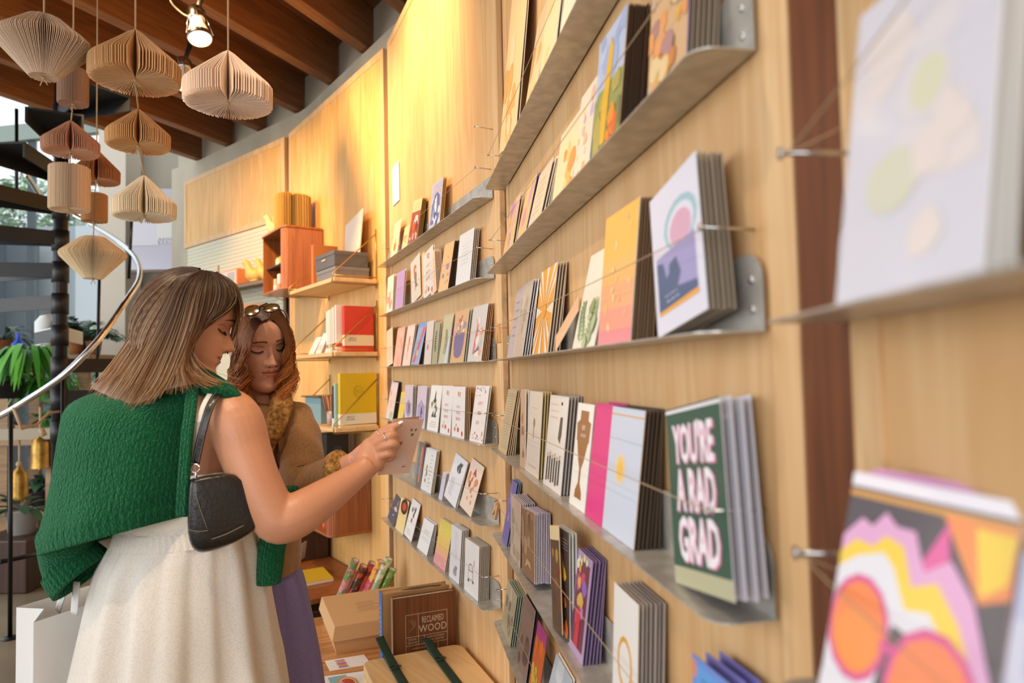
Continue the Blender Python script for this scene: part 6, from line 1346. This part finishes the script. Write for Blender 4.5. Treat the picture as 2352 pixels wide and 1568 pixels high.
# legs down to the floor
for px, Y in ((360, 1.62), (460, 1.58)):
    P = [at(px + 8, 1330, Y), at(px + 10, 1600, Y), Vector((at(px, 1600, Y).x, Y, .45)), Vector((at(px, 1600, Y).x, Y, .09))]
    b.tube(P, [.072, .062, .050, .036], SKIN1, 16); q = P[-1]; b.tube([q + Vector((0, -.04, -.04)), q + Vector((.02, .05, -.05)), q + Vector((.05, .15, -.065))], [(.03, .034), (.032, .04), (.018, .035)], SKIN1, 12)
vs, fs = remeshed(b, .0032, 4); b = MB(); b.add(vs, fs, SKIN1, True); head(b, M1, SKIN1, LIP1); b.build('body', w1)
face_parts(w1, M1, '#5a3c28', '#2a1a14')
b = MB(); b.tube([M1 @ Vector((.0135 + .0025 * cos(a), .101 + .0035 * sin(a), -.030 + .004 * sin(a * 1.0))) for a in [k * .5 for k in range(12)]], .0006, GOLDW, 5); b.build('nose_ring', w1)
G0 = [(455, 621, 1.50), (400, 630, 1.50), (345, 688, 1.50), (318, 740, 1.51), (285, 795, 1.53), (245, 850, 1.54), (206, 892, 1.55)]
near = [G0,
    [(458, 621, 1.48), (405, 640, 1.45), (362, 705, 1.44), (325, 780, 1.45), (280, 850, 1.46), (238, 908, 1.47)],
    [(462, 622, 1.47), (420, 652, 1.43), (390, 728, 1.41), (352, 810, 1.41), (315, 880, 1.42), (285, 932, 1.44)],
    [(468, 622, 1.46), (440, 660, 1.42), (418, 743, 1.40), (392, 820, 1.40), (366, 880, 1.40), (330, 925, 1.41)],
    [(474, 622, 1.46), (460, 668, 1.42), (442, 748, 1.40), (420, 815, 1.40), (400, 862, 1.40), (378, 900, 1.40)],
    [(482, 623, 1.46), (485, 668, 1.43), (468, 735, 1.42), (436, 790, 1.41), (418, 840, 1.40), (426, 888, 1.40)],
    [(490, 625, 1.46), (510, 662, 1.44), (500, 714, 1.43), (452, 765, 1.425), (428, 815, 1.415), (436, 860, 1.41), (478, 882, 1.42)],
    [(500, 628, 1.48), (535, 655, 1.46), (546, 690, 1.46), (512, 722, 1.44), (452, 760, 1.43), (432, 810, 1.425), (452, 850, 1.42), (496, 880, 1.44), (534, 890, 1.46)]]
H2 = [(490, 624, 1.54), (520, 655, 1.58), (525, 720, 1.60), (510, 800, 1.61), (490, 862, 1.61)]
far = [H2, [(470, 621, 1.55), (470, 650, 1.585), (460, 740, 1.60), (440, 820, 1.60), (420, 890, 1.60)], [(460, 620, 1.54), (420, 640, 1.57), (390, 720, 1.59), (350, 800, 1.60), (305, 900, 1.60)], G0]
front = [[(500, 628, 1.485), (536, 650, 1.475), (549, 680, 1.485), (554, 712, 1.50), (549, 752, 1.515)], [(500, 627, 1.50), (538, 652, 1.51), (551, 690, 1.525), (552, 725, 1.535), (546, 765, 1.54)], [(495, 625, 1.52), (530, 652, 1.55), (542, 700, 1.57), (536, 760, 1.58), (520, 810, 1.58)]]
hair(w1, M1, 'hair', [(near, .80), (far, .10), (front, .10)], 2600, .00105, '#331a0b', '#a87442', 11, ge=2.1, snaps=(), ax=(.0765, .0965, .114), inner=.02, clump=.45, jit=.0045, streak='#cfae84')
# sweater
def ribf(n_, amp, t0=0., t1=1.):
    return lambda t, s: 1 + amp * (abs(sin(n_ * t)) - .5) * (1 if t0 <= s <= t1 else 0)
sw = [(405, 850, 1.555, 476, 862, 1.50, .050), (388, 868, 1.57, 498, 878, 1.50, .066), (310, 886, 1.60, 520, 902, 1.51, .095), (240, 903, 1.62, 494, 925, 1.50, .115), (200, 935, 1.63, 458, 950, 1.475, .125), (192, 1000, 1.63, 445, 1000, 1.465, .132), (186, 1080, 1.63, 436, 1070, 1.46, .136), (178, 1150, 1.62, 431, 1120, 1.46, .142), (166, 1205, 1.61, 429, 1145, 1.465, .148)]
def fold1(t, s): return 1 + .012 * sin(5 * t + 7 * s) * s + .006 * sin(11 * t - 4 * s)
b = MB(); b.rings(ploft(sw, 480, 6, lambda t, s: fold1(t, s) + .006 * abs(sin(48 * t))), GREEN, cap=False)
hem = [(164, 1205, 1.61, 429, 1145, 1.465, .150), (158, 1225, 1.61, 429, 1160, 1.465, .151), (161, 1252, 1.60, 428, 1180, 1.47, .149), (163, 1258, 1.60, 428, 1184, 1.47, .146), (172, 1252, 1.60, 420, 1180, 1.475, .135), (172, 1200, 1.60, 420, 1140, 1.475, .130)]
b.rings(ploft(hem, 420, 2, lambda t, s: (1 + .012 * (abs(sin(34 * t)) - .4)) * fold1(t, 1.)), GREEN, cap=False)
E_ = [(458, 868, 1.455), (452, 900, 1.425), (447, 945, 1.405), (440, 1000, 1.39), (434, 1080, 1.385), (430, 1140, 1.39), (428, 1184, 1.40)]
for k_ in range(3):
    P = [at(x - 3 - 7 * k_, y, Y - .004 + .001 * k_) for x, y, Y in smooth_path(E_, 5)]; b.tube(P, .0062, GREEN, 8)
P, r = pix_tube([(425, 872, 1.50, .034, .03), (465, 878, 1.47, .030, .026), (505, 893, 1.455, .022, .022), (538, 908, 1.46, .014, .016), (548, 916, 1.475, .008, .010)]); b.tube(P, r, GREEN, 16)
for k_ in range(4):
    E2 = [(392 + k_ * 8, 862 + k_ * 2, 1.49 - .02 * k_), (430 + k_ * 6, 872 + k_ * 5, 1.455), (475, 884 + k_ * 5, 1.435), (515, 896 + k_ * 4, 1.44), (540, 908 + k_ * 2, 1.452)]; P = px_path(E2, 5); b.tube(P, .0055, GREEN, 8)
b.build('sweater', w1)
b = MB(); P, r = pix_tube([(238, 955, 1.60, .056), (196, 1020, 1.535, .047), (176, 1100, 1.495, .043), (158, 1180, 1.485, .044), (148, 1235, 1.505, .050), (160, 1278, 1.535, .058), (178, 1306, 1.535, .065)]); b.tube(P, r, GREEN, 48, cap=False)
# ribbed cuff with a real opening
P, r = pix_tube([(166, 1295, 1.535, .063), (180, 1312, 1.535, .067), (190, 1322, 1.535, .068)], 6)
E3 = smooth_path([(160, 1290, 1.535, .063), (178, 1310, 1.535, .067), (192, 1325, 1.535, .068)], 6); pts = [at(*v[:3]) for v in E3]; T = (pts[-1] - pts[0]).normalized(); A = Vector((0, 1, 0)); A = (A - T * A.dot(T)).normalized(); B2 = T.cross(A); R = []
for i, v in enumerate(E3): R.append([pts[i] + (A * cos(t) + B2 * sin(t)) * v[3] * (1 + .035 * (abs(sin(17 * t)) - .4)) for t in [2 * math.pi * j / 204 for j in range(204)]])
R.append([pts[-1] + (A * cos(t) + B2 * sin(t)) * .058 for t in [2 * math.pi * j / 204 for j in range(204)]]); R.append([pts[0] + (A * cos(t) + B2 * sin(t)) * .052 for t in [2 * math.pi * j / 204 for j in range(204)]])
b.rings(R, GREEN, cap=False); b.build('sweater_sleeve', w1)
b = MB(); P, r = pix_tube([(655, 1120, 1.60, .030), (640, 1190, 1.585, .032), (624, 1260, 1.575, .030), (620, 1300, 1.57, .029), (617, 1338, 1.57, .027)]); b.rings([[P[i] + Vector((cos(t), sin(t), 0)) * r[i] * (1 + .05 * (abs(sin(12 * t)) - .4)) for t in [2 * math.pi * j / 144 for j in range(144)]] for i in range(len(P))], GREEN); b.build('sweater_sleeve', w1)
# top, straps, skirt
CRM = mat('#e6dccb', .85, bump=(150, .2), key='cream_top')
b = MB(); b.rings(ploft([(262, 1084, 1.62, 534, 1080, 1.51, .113), (270, 1100, 1.62, 532, 1096, 1.51, .113), (284, 1150, 1.61, 528, 1150, 1.52, .106), (288, 1215, 1.60, 552, 1210, 1.54, .111)], 240, 4, lambda t, s: 1 + .006 * (abs(sin(60 * t)) - .5) + .012 * (s < .12) * sin(20 * t)), CRM, cap=False); b.build('tank_top', w1)
b = MB(); b.tube(px_path([(437, 1092, 1.405), (441, 1040, 1.40), (452, 985, 1.402), (466, 935, 1.412), (482, 905, 1.43), (492, 893, 1.45)], 5), [(.0012, .0058)] * 26, mat('#efe8da', .6), 8, flat=(0, 1, 0)); b.build('top_strap', w1)
b = MB(); q = at(456, 968, 1.400); b.obox(q - Vector((.009, 0, .003)), (.018, 0, .003), (0, .003, 0), (0, 0, .004), mat('#e6dfd2', .4)); b.build('strap_slider', w1)
def skf(t, s): return 1 + (.006 + .105 * s) * (sin(9 * t + 1.3 * sin(3 * t)) * .6 + sin(17 * t + 2) * .4) + .003 * sin(40 * t)
b = MB(); b.rings(ploft([(292, 1192, 1.60, 556, 1186, 1.545, .113), (285, 1222, 1.60, 570, 1215, 1.55, .122), (278, 1245, 1.60, 578, 1238, 1.55, .130), (254, 1300, 1.61, 592, 1295, 1.56, .155), (234, 1400, 1.61, 606, 1395, 1.57, .18), (217, 1500, 1.62, 620, 1495, 1.58, .20), (206, 1568, 1.62, 631, 1565, 1.58, .21), (185, 1750, 1.62, 655, 1750, 1.59, .23), (165, 2050, 1.62, 680, 2050, 1.6, .25)], 220, 6, skf), GAUZE, cap=False); b.build('skirt', w1)
b = MB(); b.rings(ploft([(291, 1208, 1.60, 560, 1200, 1.545, .118), (284, 1228, 1.60, 574, 1220, 1.55, .128), (282, 1240, 1.60, 577, 1232, 1.55, .131)], 300, 3, lambda t, s: 1 + .007 * sin(70 * t)), GAUZE, cap=False); b.build('waistband', w1)
# jewellery and nail
def ringband(c, ax, r, label):
    ax = Vector(ax).normalized(); X = ax.orthogonal().normalized(); Y = ax.cross(X); b = MB(); b.tube([c + (X * cos(a) + Y * sin(a)) * r for a in [k * .3307 for k in range(20)]], (.0016), CHROME, 6); b.build('finger_ring', w1, label=label)
ringband(at(873, 995, 1.6018), at(889, 984, 1.600) - at(866, 1000, 1.603), .0118, 'silver ring on the index finger'); ringband(at(888, 1004, 1.5865), at(899, 999, 1.585) - at(880, 1008, 1.588), .0115, 'silver ring on the middle finger')
b = MB(); q = at(921, 972, 1.594); X = (at(925, 970, 1.594) - at(915, 975, 1.592)).normalized(); up = Vector((0, -.5, 1)); up = (up - X * up.dot(X)).normalized(); n_ = X.cross(up)
b.tube([q - X * .005 + up * .003, q + X * .001 + up * .0036, q + X * .0065 + up * .002], [(.0018, .0055), (.0022, .0058), (.0014, .0045)], mat('#f2e9e4', .2), 10, flat=tuple(up)); b.build('fingernail', w1)
b = MB(); b.tube(px_path([(556, 1146, 1.4175), (566, 1138, 1.411), (574, 1134, 1.4075), (583, 1131, 1.4045)], 3), .0009, mat('#3a2a24', .8), 4); b.build('tattoo', w1)
# handbag
bag = thing('shoulder_bag', at(500, 1180, 1.42), 'small black leather shoulder bag under the arm of the woman in green', 'bag')
OUT = [(434, 1104), (440, 1097), (470, 1092), (520, 1084), (560, 1090), (578, 1150), (596, 1205), (592, 1212), (556, 1238), (520, 1255), (480, 1268), (455, 1270), (438, 1258), (430, 1225), (430, 1170)]
def bagY(x, y): return 1.365 + .05 * (x - 430) / 160
b = MB()
def scl(k, dY): cx = sum(p[0] for p in OUT) / len(OUT); cy = sum(p[1] for p in OUT) / len(OUT); return [at(cx + (x - cx) * k, cy + (y - cy) * k, bagY(x, y) + dY) for x, y in OUT]
b.rings([scl(.86, -.010), scl(.965, -.004), scl(1., .008), scl(1., .040), scl(.96, .050), scl(.8, .054)], LEATH); b.build('bag_body', bag, sub=1)
st = mat('#8a8074', .7); b = MB()
for L_ in ([(432, 1216), (455, 1220), (478, 1218)], [(486, 1238), (520, 1226), (560, 1206)], [(448, 1110), (454, 1150), (476, 1214)]):
    b.tube(px_path([(x, y, bagY(x, y) - .0145) for x, y in L_], 5), .0007, st, 4)
b.build('stitching', bag)
SP = [(449, 1064, 1.392), (456, 1030, 1.390), (465, 990, 1.388), (478, 945, 1.395), (492, 915, 1.415), (505, 900, 1.445), (515, 898, 1.475)]
b = MB(); P = px_path(SP, 5); b.tube(P, [(.0022, .0088)] * len(P), LEATH, 10, flat=(0, 1, 0)); b.build('strap', bag)
b = MB()
for dx in (-6, 6): b.tube(px_path([(x + dx, y + dx * .25, Y - .0024) for x, y, Y in SP], 5), .0006, st, 4)
b.build('strap_stitching', bag)
def torus(b, c, X, Y, rx, ry, r, m, n=20): b.tube([c + X * rx * cos(a) + Y * ry * sin(a) for a in [k * 2 * math.pi / n for k in range(n + 1)]], r, m, 8)
XX, ZZ = Vector((1, 0, 0)), Vector((0, 0, 1))
b = MB(); torus(b, at(448, 1075, 1.388), XX, ZZ, .0095, .0085, .0019, CHROME); b.tube(px_path([(449, 1083, 1.386), (450, 1092, 1.386), (446, 1102, 1.386)], 4), [.003] * 9, CHROME, 8); torus(b, at(443, 1112, 1.386), XX, ZZ, .007, .010, .0019, CHROME); torus(b, at(436, 1118, 1.386), XX, ZZ, .0055, .008, .0017, CHROME); b.build('snap_hook', bag)

# ---- woman in the tan jacket
w2 = thing('person', (at(620, 1200, 1.86).x, 1.86, 0), 'woman with wavy auburn hair in a tan sherpa-collared jacket and lilac dress', 'person')
yw = rad(45); pt_ = rad(15)
FW2 = Vector((sin(yw) * cos(pt_), -cos(yw) * cos(pt_), -sin(pt_)))
M2 = head_matrix((632, 836), 1.745, FW2, rad(-7), .975)
b = MB()
b.rings(ploft([(570, 905, 1.86, 650, 905, 1.86, .055), (535, 935, 1.88, 685, 935, 1.86, .075), (515, 975, 1.88, 700, 975, 1.86, .090), (520, 1060, 1.88, 692, 1060, 1.86, .095), (530, 1150, 1.88, 682, 1150, 1.86, .09), (540, 1230, 1.88, 660, 1230, 1.86, .080), (545, 1330, 1.88, 660, 1330, 1.87, .08)], 40), SKIN2)
b.tube([at(603, 950, 1.87), at(603, 915, 1.86), M2 @ Vector((0, -.030, -.125)), M2 @ Vector((0, -.026, -.085)), M2 @ Vector((0, -.022, -.045))], [.066, .055, .049, .047, .044], SKIN2, 20)
P, r = pix_tube([(660, 965, 1.85, .045), (688, 1030, 1.80, .042), (695, 1100, 1.76, .036), (740, 1096, 1.72, .032), (790, 1072, 1.69, .026), (818, 1056, 1.675, .0225)]); b.tube(P, r, SKIN2, 16)
P, r = pix_tube([(816, 1057, 1.676, .016, .023), (835, 1046, 1.672, .015, .028), (852, 1036, 1.672, .013, .030)]); b.tube(P, r, SKIN2, 14, flat=(0, 1, 0))
for f_ in ([(845, 1028, 1.672, .0092), (865, 1012, 1.676, .0085), (886, 1004, 1.676, .0078), (900, 1004, 1.674, .0065)], [(848, 1036, 1.672, .0092), (870, 1024, 1.680, .0085), (892, 1018, 1.680, .0078), (906, 1018, 1.676, .0065)], [(850, 1044, 1.672, .009), (872, 1038, 1.680, .0085), (892, 1034, 1.680, .0075), (905, 1036, 1.676, .0062)], [(848, 1054, 1.672, .0085), (868, 1054, 1.678, .0075), (884, 1054, 1.678, .0068), (894, 1056, 1.676, .006)], [(832, 1046, 1.660, .010), (850, 1062, 1.640, .0095), (866, 1072, 1.630, .009), (880, 1076, 1.626, .0075)]):
    P, r = pix_tube(f_); b.tube(P, r, SKIN2, 12)
P, r = pix_tube([(550, 965, 1.88, .045), (525, 1050, 1.86, .040), (530, 1140, 1.82, .034), (580, 1150, 1.78, .028), (620, 1140, 1.76, .024)]); b.tube(P, r, SKIN2, 14)
for px in (588, 622):
    x = at(px, 1500, 1.88).x; b.tube([Vector((x, 1.88, .85)), Vector((x, 1.88, .45)), Vector((x, 1.88, .09))], [.065, .05, .036], SKIN2, 14); b.tube([Vector((x, 1.9, .05)), Vector((x + .03, 1.8, .04)), Vector((x + .06, 1.72, .03))], [(.03, .034), (.03, .038), (.018, .03)], SKIN2, 12)
vs, fs = remeshed(b, .0034, 4); b = MB(); b.add(vs, fs, SKIN2, True); head(b, M2, SKIN2, LIP2, .97); b.build('body', w2)
face_parts(w2, M2, '#6a432c', '#2c1a14', .0, .97)
A3 = [(612, 700, 1.86), (580, 716, 1.88), (550, 750, 1.90), (538, 820, 1.90), (545, 900, 1.88), (540, 950, 1.86)]
B2_ = [(620, 700, 1.84), (648, 724, 1.87), (664, 760, 1.88), (668, 812, 1.88), (664, 855, 1.86), (670, 900, 1.84)]
left = [[(617, 733, 1.755), (598, 742, 1.75), (584, 765, 1.748), (573, 798, 1.75), (566, 835, 1.757), (570, 870, 1.765), (560, 905, 1.765), (562, 940, 1.77)],
        [(614, 718, 1.775), (586, 734, 1.765), (566, 765, 1.76), (556, 805, 1.762), (552, 855, 1.77), (550, 905, 1.775), (545, 955, 1.78)],
        [(612, 707, 1.81), (575, 724, 1.81), (550, 760, 1.81), (540, 812, 1.81), (536, 875, 1.81), (536, 935, 1.81)], A3]
right = [[(619, 733, 1.755), (634, 742, 1.757), (647, 762, 1.765), (654, 792, 1.775), (650, 822, 1.782), (656, 852, 1.785), (648, 885, 1.775), (640, 912, 1.765)],
         [(620, 718, 1.775), (642, 736, 1.785), (657, 764, 1.80), (666, 798, 1.805), (662, 836, 1.805), (670, 868, 1.80), (664, 898, 1.79), (656, 920, 1.78)], B2_]
backs = [A3, [(615, 698, 1.88), (606, 716, 1.93), (592, 780, 1.95), (585, 860, 1.94), (580, 930, 1.92)], [(618, 698, 1.88), (625, 716, 1.93), (630, 780, 1.95), (632, 860, 1.94), (635, 920, 1.92)], B2_]
hair(w2, M2, 'hair', [(left, .45), (right, .38), (backs, .17)], 1900, .00115, '#4a2814', '#c4702e', 23, wave=.0165, wfreq=3.2, inner=.016, clump=.86, jit=.0040, streak='#e09a52', snaps=(0, 1))
# sunglasses pushed up on the hair
sg = thing('sunglasses', at(600, 712, 1.76), 'dark round sunglasses with amber lenses pushed up on the auburn hair', 'sunglasses')
for (px, py, Y, rx, rz) in ((579, 713, 1.700, .0185, .0165), (623, 707, 1.708, .0190, .0130)):
    c = at(px, py, Y); X = Vector((1, .12, .05)).normalized(); Z_ = Vector((-.05, .55, .8)).normalized()
    b = MB(); torus(b, c, X, Z_, rx, rz, .0022, mat('#1c1410', .25), 28); b.build('rim', sg)
    b = MB(); n_ = X.cross(Z_); P = [c + X * rx * cos(a) + Z_ * rz * sin(a) for a in [k * .2618 for k in range(24)]]; b.add(P + [c + n_ * -.003 if n_.y > 0 else c + n_ * .003], [(i, (i + 1) % 24, 24) for i in range(24)], mat('#6a4a18', .12, metal=.3, coat=.6), True); b.build('lens', sg)
b = MB(); b.tube(px_path([(594, 708, 1.700), (600, 703, 1.697), (608, 704, 1.703)], 4), .002, mat('#1c1410', .25), 8); b.build('bridge', sg)
for P in ([(563, 712, 1.705), (551, 722, 1.76), (545, 745, 1.83)], [(640, 709, 1.713), (656, 718, 1.77), (662, 738, 1.85)]): b = MB(); b.tube(px_path(P, 4), .0022, mat('#1c1410', .25), 6); b.build('temple', sg)
# jacket
def jf(t, s): return 1 + .012 * sin(7 * t + 5 * s) + .008 * sin(13 * t - 9 * s)
b = MB(); b.rings(ploft([(545, 922, 1.88, 672, 922, 1.86, .070), (520, 945, 1.88, 694, 940, 1.86, .092), (506, 985, 1.88, 708, 975, 1.86, .108), (508, 1060, 1.88, 704, 1050, 1.86, .116), (516, 1150, 1.88, 696, 1150, 1.86, .114), (524, 1230, 1.88, 684, 1230, 1.86, .112), (526, 1306, 1.88, 676, 1310, 1.85, .120), (534, 1308, 1.88, 668, 1310, 1.85, .110)], 96, 6, jf), CORD, cap=False); b.build('jacket', w2)
b = MB(); P, r = pix_tube([(664, 958, 1.85, .062), (684, 1010, 1.81, .060), (694, 1062, 1.775, .057), (694, 1104, 1.745, .055), (726, 1108, 1.725, .050), (758, 1092, 1.705, .045), (782, 1078, 1.692, .042)])
b.rings([[p for p in ring] for ring in (lambda: [[P[i] + (lambda A, B: A * (r[i] * (1 + .03 * sin(3 * a_ + i * .9) + .02 * sin(i * 1.7)) * cos(a_)) + B * (r[i] * (1 + .03 * sin(3 * a_ + i * .9) + .02 * sin(i * 1.7)) * sin(a_)))(*(lambda T: (lambda A: (A, T.cross(A)))((Vector((0, 1, 0)) - T * T.y).normalized()))((P[min(i + 1, len(P) - 1)] - P[max(i - 1, 0)]).normalized())) for a_ in [2 * math.pi * j / 40 for j in range(40)]] for i in range(len(P))])()], CORD, cap=False); b.build('jacket_sleeve', w2)
b = MB(); P, r = pix_tube([(772, 1083, 1.695, .0455), (782, 1077, 1.691, .048), (792, 1072, 1.688, .046), (797, 1069, 1.686, .036)]); rr = random.Random(2)
b.tube(P, r, SHERPA, 32); b.build('sherpa_cuff', w2)
b = MB()
for path in ([(575, 912, 1.80, .020, .030), (560, 945, 1.775, .020, .034), (575, 1000, 1.765, .018, .032), (598, 1050, 1.765, .014, .022)], [(640, 905, 1.82, .020, .026), (645, 932, 1.785, .022, .034), (634, 968, 1.755, .020, .036), (618, 1010, 1.745, .017, .030), (606, 1052, 1.748, .012, .016)], [(640, 903, 1.85, .022, .03), (620, 895, 1.91, .024, .032), (590, 895, 1.92, .024, .032), (573, 908, 1.85, .022, .03)]):
    P, r = pix_tube(path, 6); P = [p + Vector((rr.uniform(-1, 1), rr.uniform(-1, 1), rr.uniform(-1, 1))) * .002 for p in P]; b.tube(P, r, SHERPA, 20, flat=(0, 1, 0))
b.build('sherpa_collar', w2)
# pocket flap, placket and buttons
b = MB(); F_ = [(636, 1008), (694, 985), (696, 1022), (668, 1046), (640, 1038)]; b.prism([at(x, y, 1.745 + .028 * ((x - 636) / 60) ** 2) for x, y in F_], (0, .006, 0), CORD); b.build('pocket_flap', w2, .003)
b = MB()
for x, y, Y in ((662, 1032, 1.7485), (609, 1062, 1.740), (612, 1150, 1.742), (616, 1240, 1.745)):
    q = at(x, y, Y); b.lathe([(.001, .0), (.007, .001), (.0075, .003), (.005, .0045), (.001, .004)], q + Vector((0, .004, 0)), mat('#7a5a3a', .35, .6), 16, axis=(0, -1, .1))
b.build('button', w2)
b = MB(); P = px_path([(606, 1055, 1.748), (610, 1120, 1.744), (614, 1200, 1.744), (618, 1290, 1.748)], 6); b.tube(P, [(.004, .016)] * len(P), CORD, 10, flat=(0, 1, 0)); b.build('placket', w2)
def drf(t, s): return 1 + (.006 + .05 * s) * (sin(11 * t + 2 * sin(2 * t)) * .6 + sin(23 * t) * .25)
b = MB(); b.rings(ploft([(540, 1210, 1.88, 660, 1210, 1.86, .094), (538, 1260, 1.88, 660, 1260, 1.86, .098), (534, 1300, 1.88, 664, 1300, 1.86, .104), (526, 1345, 1.88, 684, 1330, 1.86, .125), (520, 1420, 1.88, 702, 1420, 1.86, .145), (510, 1568, 1.88, 728, 1568, 1.86, .17), (500, 1750, 1.88, 748, 1750, 1.86, .19), (490, 1960, 1.88, 765, 1960, 1.86, .21)], 180, 6, drf), DRESS, cap=False)
b.rings(ploft([(575, 985, 1.86, 660, 985, 1.85, .100), (530, 1050, 1.88, 690, 1050, 1.86, .107), (534, 1210, 1.88, 674, 1210, 1.86, .100)], 60, 5), DRESS, cap=False); b.build('dress', w2)

# ---- card in their hands
cdh = thing('greeting_card', at(920, 1020, 1.64), 'blush card with a small strawberry and leaves, held open by both women', 'greeting card')
C4 = [at(868, 1091, 1.625), None, at(974, 962, 1.690), at(904, 962, 1.628)]; C4[1] = C4[0] + C4[2] - C4[3]
def cuv(x, y, e=0.): p = C4[0].lerp(C4[1], x).lerp(C4[3].lerp(C4[2], x), y); n_ = (C4[1] - C4[0]).cross(C4[3] - C4[0]).normalized(); n_ = n_ if n_.y < 0 else -n_; return p + n_ * e
b = MB(); b.prism([cuv(0, 0), cuv(1, 0), cuv(1, 1), cuv(0, 1)], cuv(0, 0, -.0006) - cuv(0, 0), mat('#dcb9a4', .6)); b.build('front_leaf', cdh)
b = MB(); b.prism([cuv(0, 0, -.001), cuv(1, .02, -.02), cuv(1, 1.02, -.02), cuv(0, 1, -.001)], cuv(0, 0, -.0006) - cuv(0, 0), mat('#d3ab94', .6)); b.build('back_leaf', cdh)
b = MB()
def shp(P, c, k=1): b.add([cuv(x, y, .0004 * k) for x, y in P], [tuple(range(len(P)))], mat(c, .6))
def ov(x, y, rx, ry, a=0, n=14): return [(x + rx * cos(t) * cos(a) - ry * sin(t) * sin(a), y + rx * cos(t) * sin(a) * .6 + ry * sin(t) * cos(a)) for t in [2 * math.pi * i / n for i in range(n)]]
shp(ov(.68, .80, .035, .028, .4), '#5c7a3f'); shp(ov(.82, .80, .045, .022, .7), '#5c7a3f'); shp([(.70, .735), (.80, .735), (.78, .70), (.745, .675), (.71, .70)], '#4f7a3c')
shp(ov(.42, .54, .055, .045, .6), '#c03a2c'); shp(ov(.47, .575, .03, .02, .6), '#6f8f4a', 2)
shp([(.25, .18), (.42, .38), (.55, .42), (.72, .32), (.80, .16), (.6, .12)], '#d9bfb6'); shp(ov(.74, .13, .07, .007), '#5a4038'); shp(ov(.76, .155, .04, .005), '#b08a7c')
for i in range(2): shp([(.3, .28 + .05 * i), (.55, .27 + .05 * i), (.55, .276 + .05 * i), (.3, .286 + .05 * i)], '#c79a8e')
b.build('printed_art', cdh)

# ---- white carrier bag
FL, BL3, FR = at(77, 1429, 1.50), at(38, 1395, 1.60), at(235, 1380, 1.64)
zt = FL.z; BL3.z = zt; FR.z = zt; U_ = (FR - FL) * 1.9; V_ = BL3 - FL; Hh = .46; dn = Vector((0, 0, -Hh))
cb = thing('shopping_bag', (FL + U_ / 2 + V_ / 2 + dn), 'open white paper carrier bag hanging below the green sleeve', 'bag')
CW = mat('#e4e3e2', .45, key='carrier'); 
def sheet(pts, nm, th=.0008):
    b = MB(); n_ = (pts[1] - pts[0]).cross(pts[-1] - pts[0]).normalized(); b.prism(pts, n_ * th, CW); b.build(nm, cb)
sheet([FL, FL + U_, FL + U_ + dn, FL + dn], 'front_panel'); sheet([BL3, BL3 + U_, BL3 + U_ + dn, BL3 + dn], 'back_panel')
mid = FL + V_ * .5 + U_ * .14; midb = FL + V_ * .5 + U_ * .02 + dn
b = MB(); b.add([FL, mid, BL3, BL3 + dn, midb, FL + dn], [(0, 1, 4, 5), (1, 2, 3, 4)], CW); b.build('gusset', cb)
b = MB(); b.add([FL + U_, FL + U_ + V_ * .5 - U_ * .14, FL + U_ + V_, FL + U_ + V_ + dn, FL + U_ + V_ * .5 + dn, FL + U_ + dn], [(0, 1, 4, 5), (1, 2, 3, 4)], CW); b.build('gusset', cb)
sheet([FL + dn, FL + U_ + dn, BL3 + U_ + dn, BL3 + dn], 'base')
for (a, e_) in (((170, 1412, 1.566), (176, 1335, 1.55)), ((132, 1404, 1.66), (150, 1345, 1.56))):
    b = MB(); P = px_path([a, ((a[0] + e_[0]) / 2, (a[1] + e_[1]) / 2, (a[2] + e_[2]) / 2 - .004), e_], 4); b.tube(P, [(.0008, .0085)] * len(P), mat('#eeedec', .5), 8, flat=(0, 1, 0)); b.build('ribbon_handle', cb)
t = thing('boxed_gift', at(228, 1340, 1.70), 'orange and cream box poking out beside the white carrier bag', 'box')
b = MB(); p = at(216, 1352, 1.70); q = at(246, 1352, 1.74); hgt = at(228, 1262, 1.70).z - p.z
b.prism([p - Vector((0, 0, .3)), q - Vector((0, 0, .3)), q + Vector((0, 0, hgt)), p + Vector((0, 0, hgt * .55))], (-.01, .05, 0), mat('#e6dccb', .5)); b.build('box_body', t, .001)
b = MB(); b.prism([p + Vector((0, -.001, -.3)), p.lerp(q, .45) + Vector((0, -.001, -.3)), p.lerp(q, .45) + Vector((0, -.001, hgt * .25)), p + Vector((0, -.001, hgt * .15))], (0, -.001, 0), mat('#d9764c', .5)); b.build('orange_panel', t)
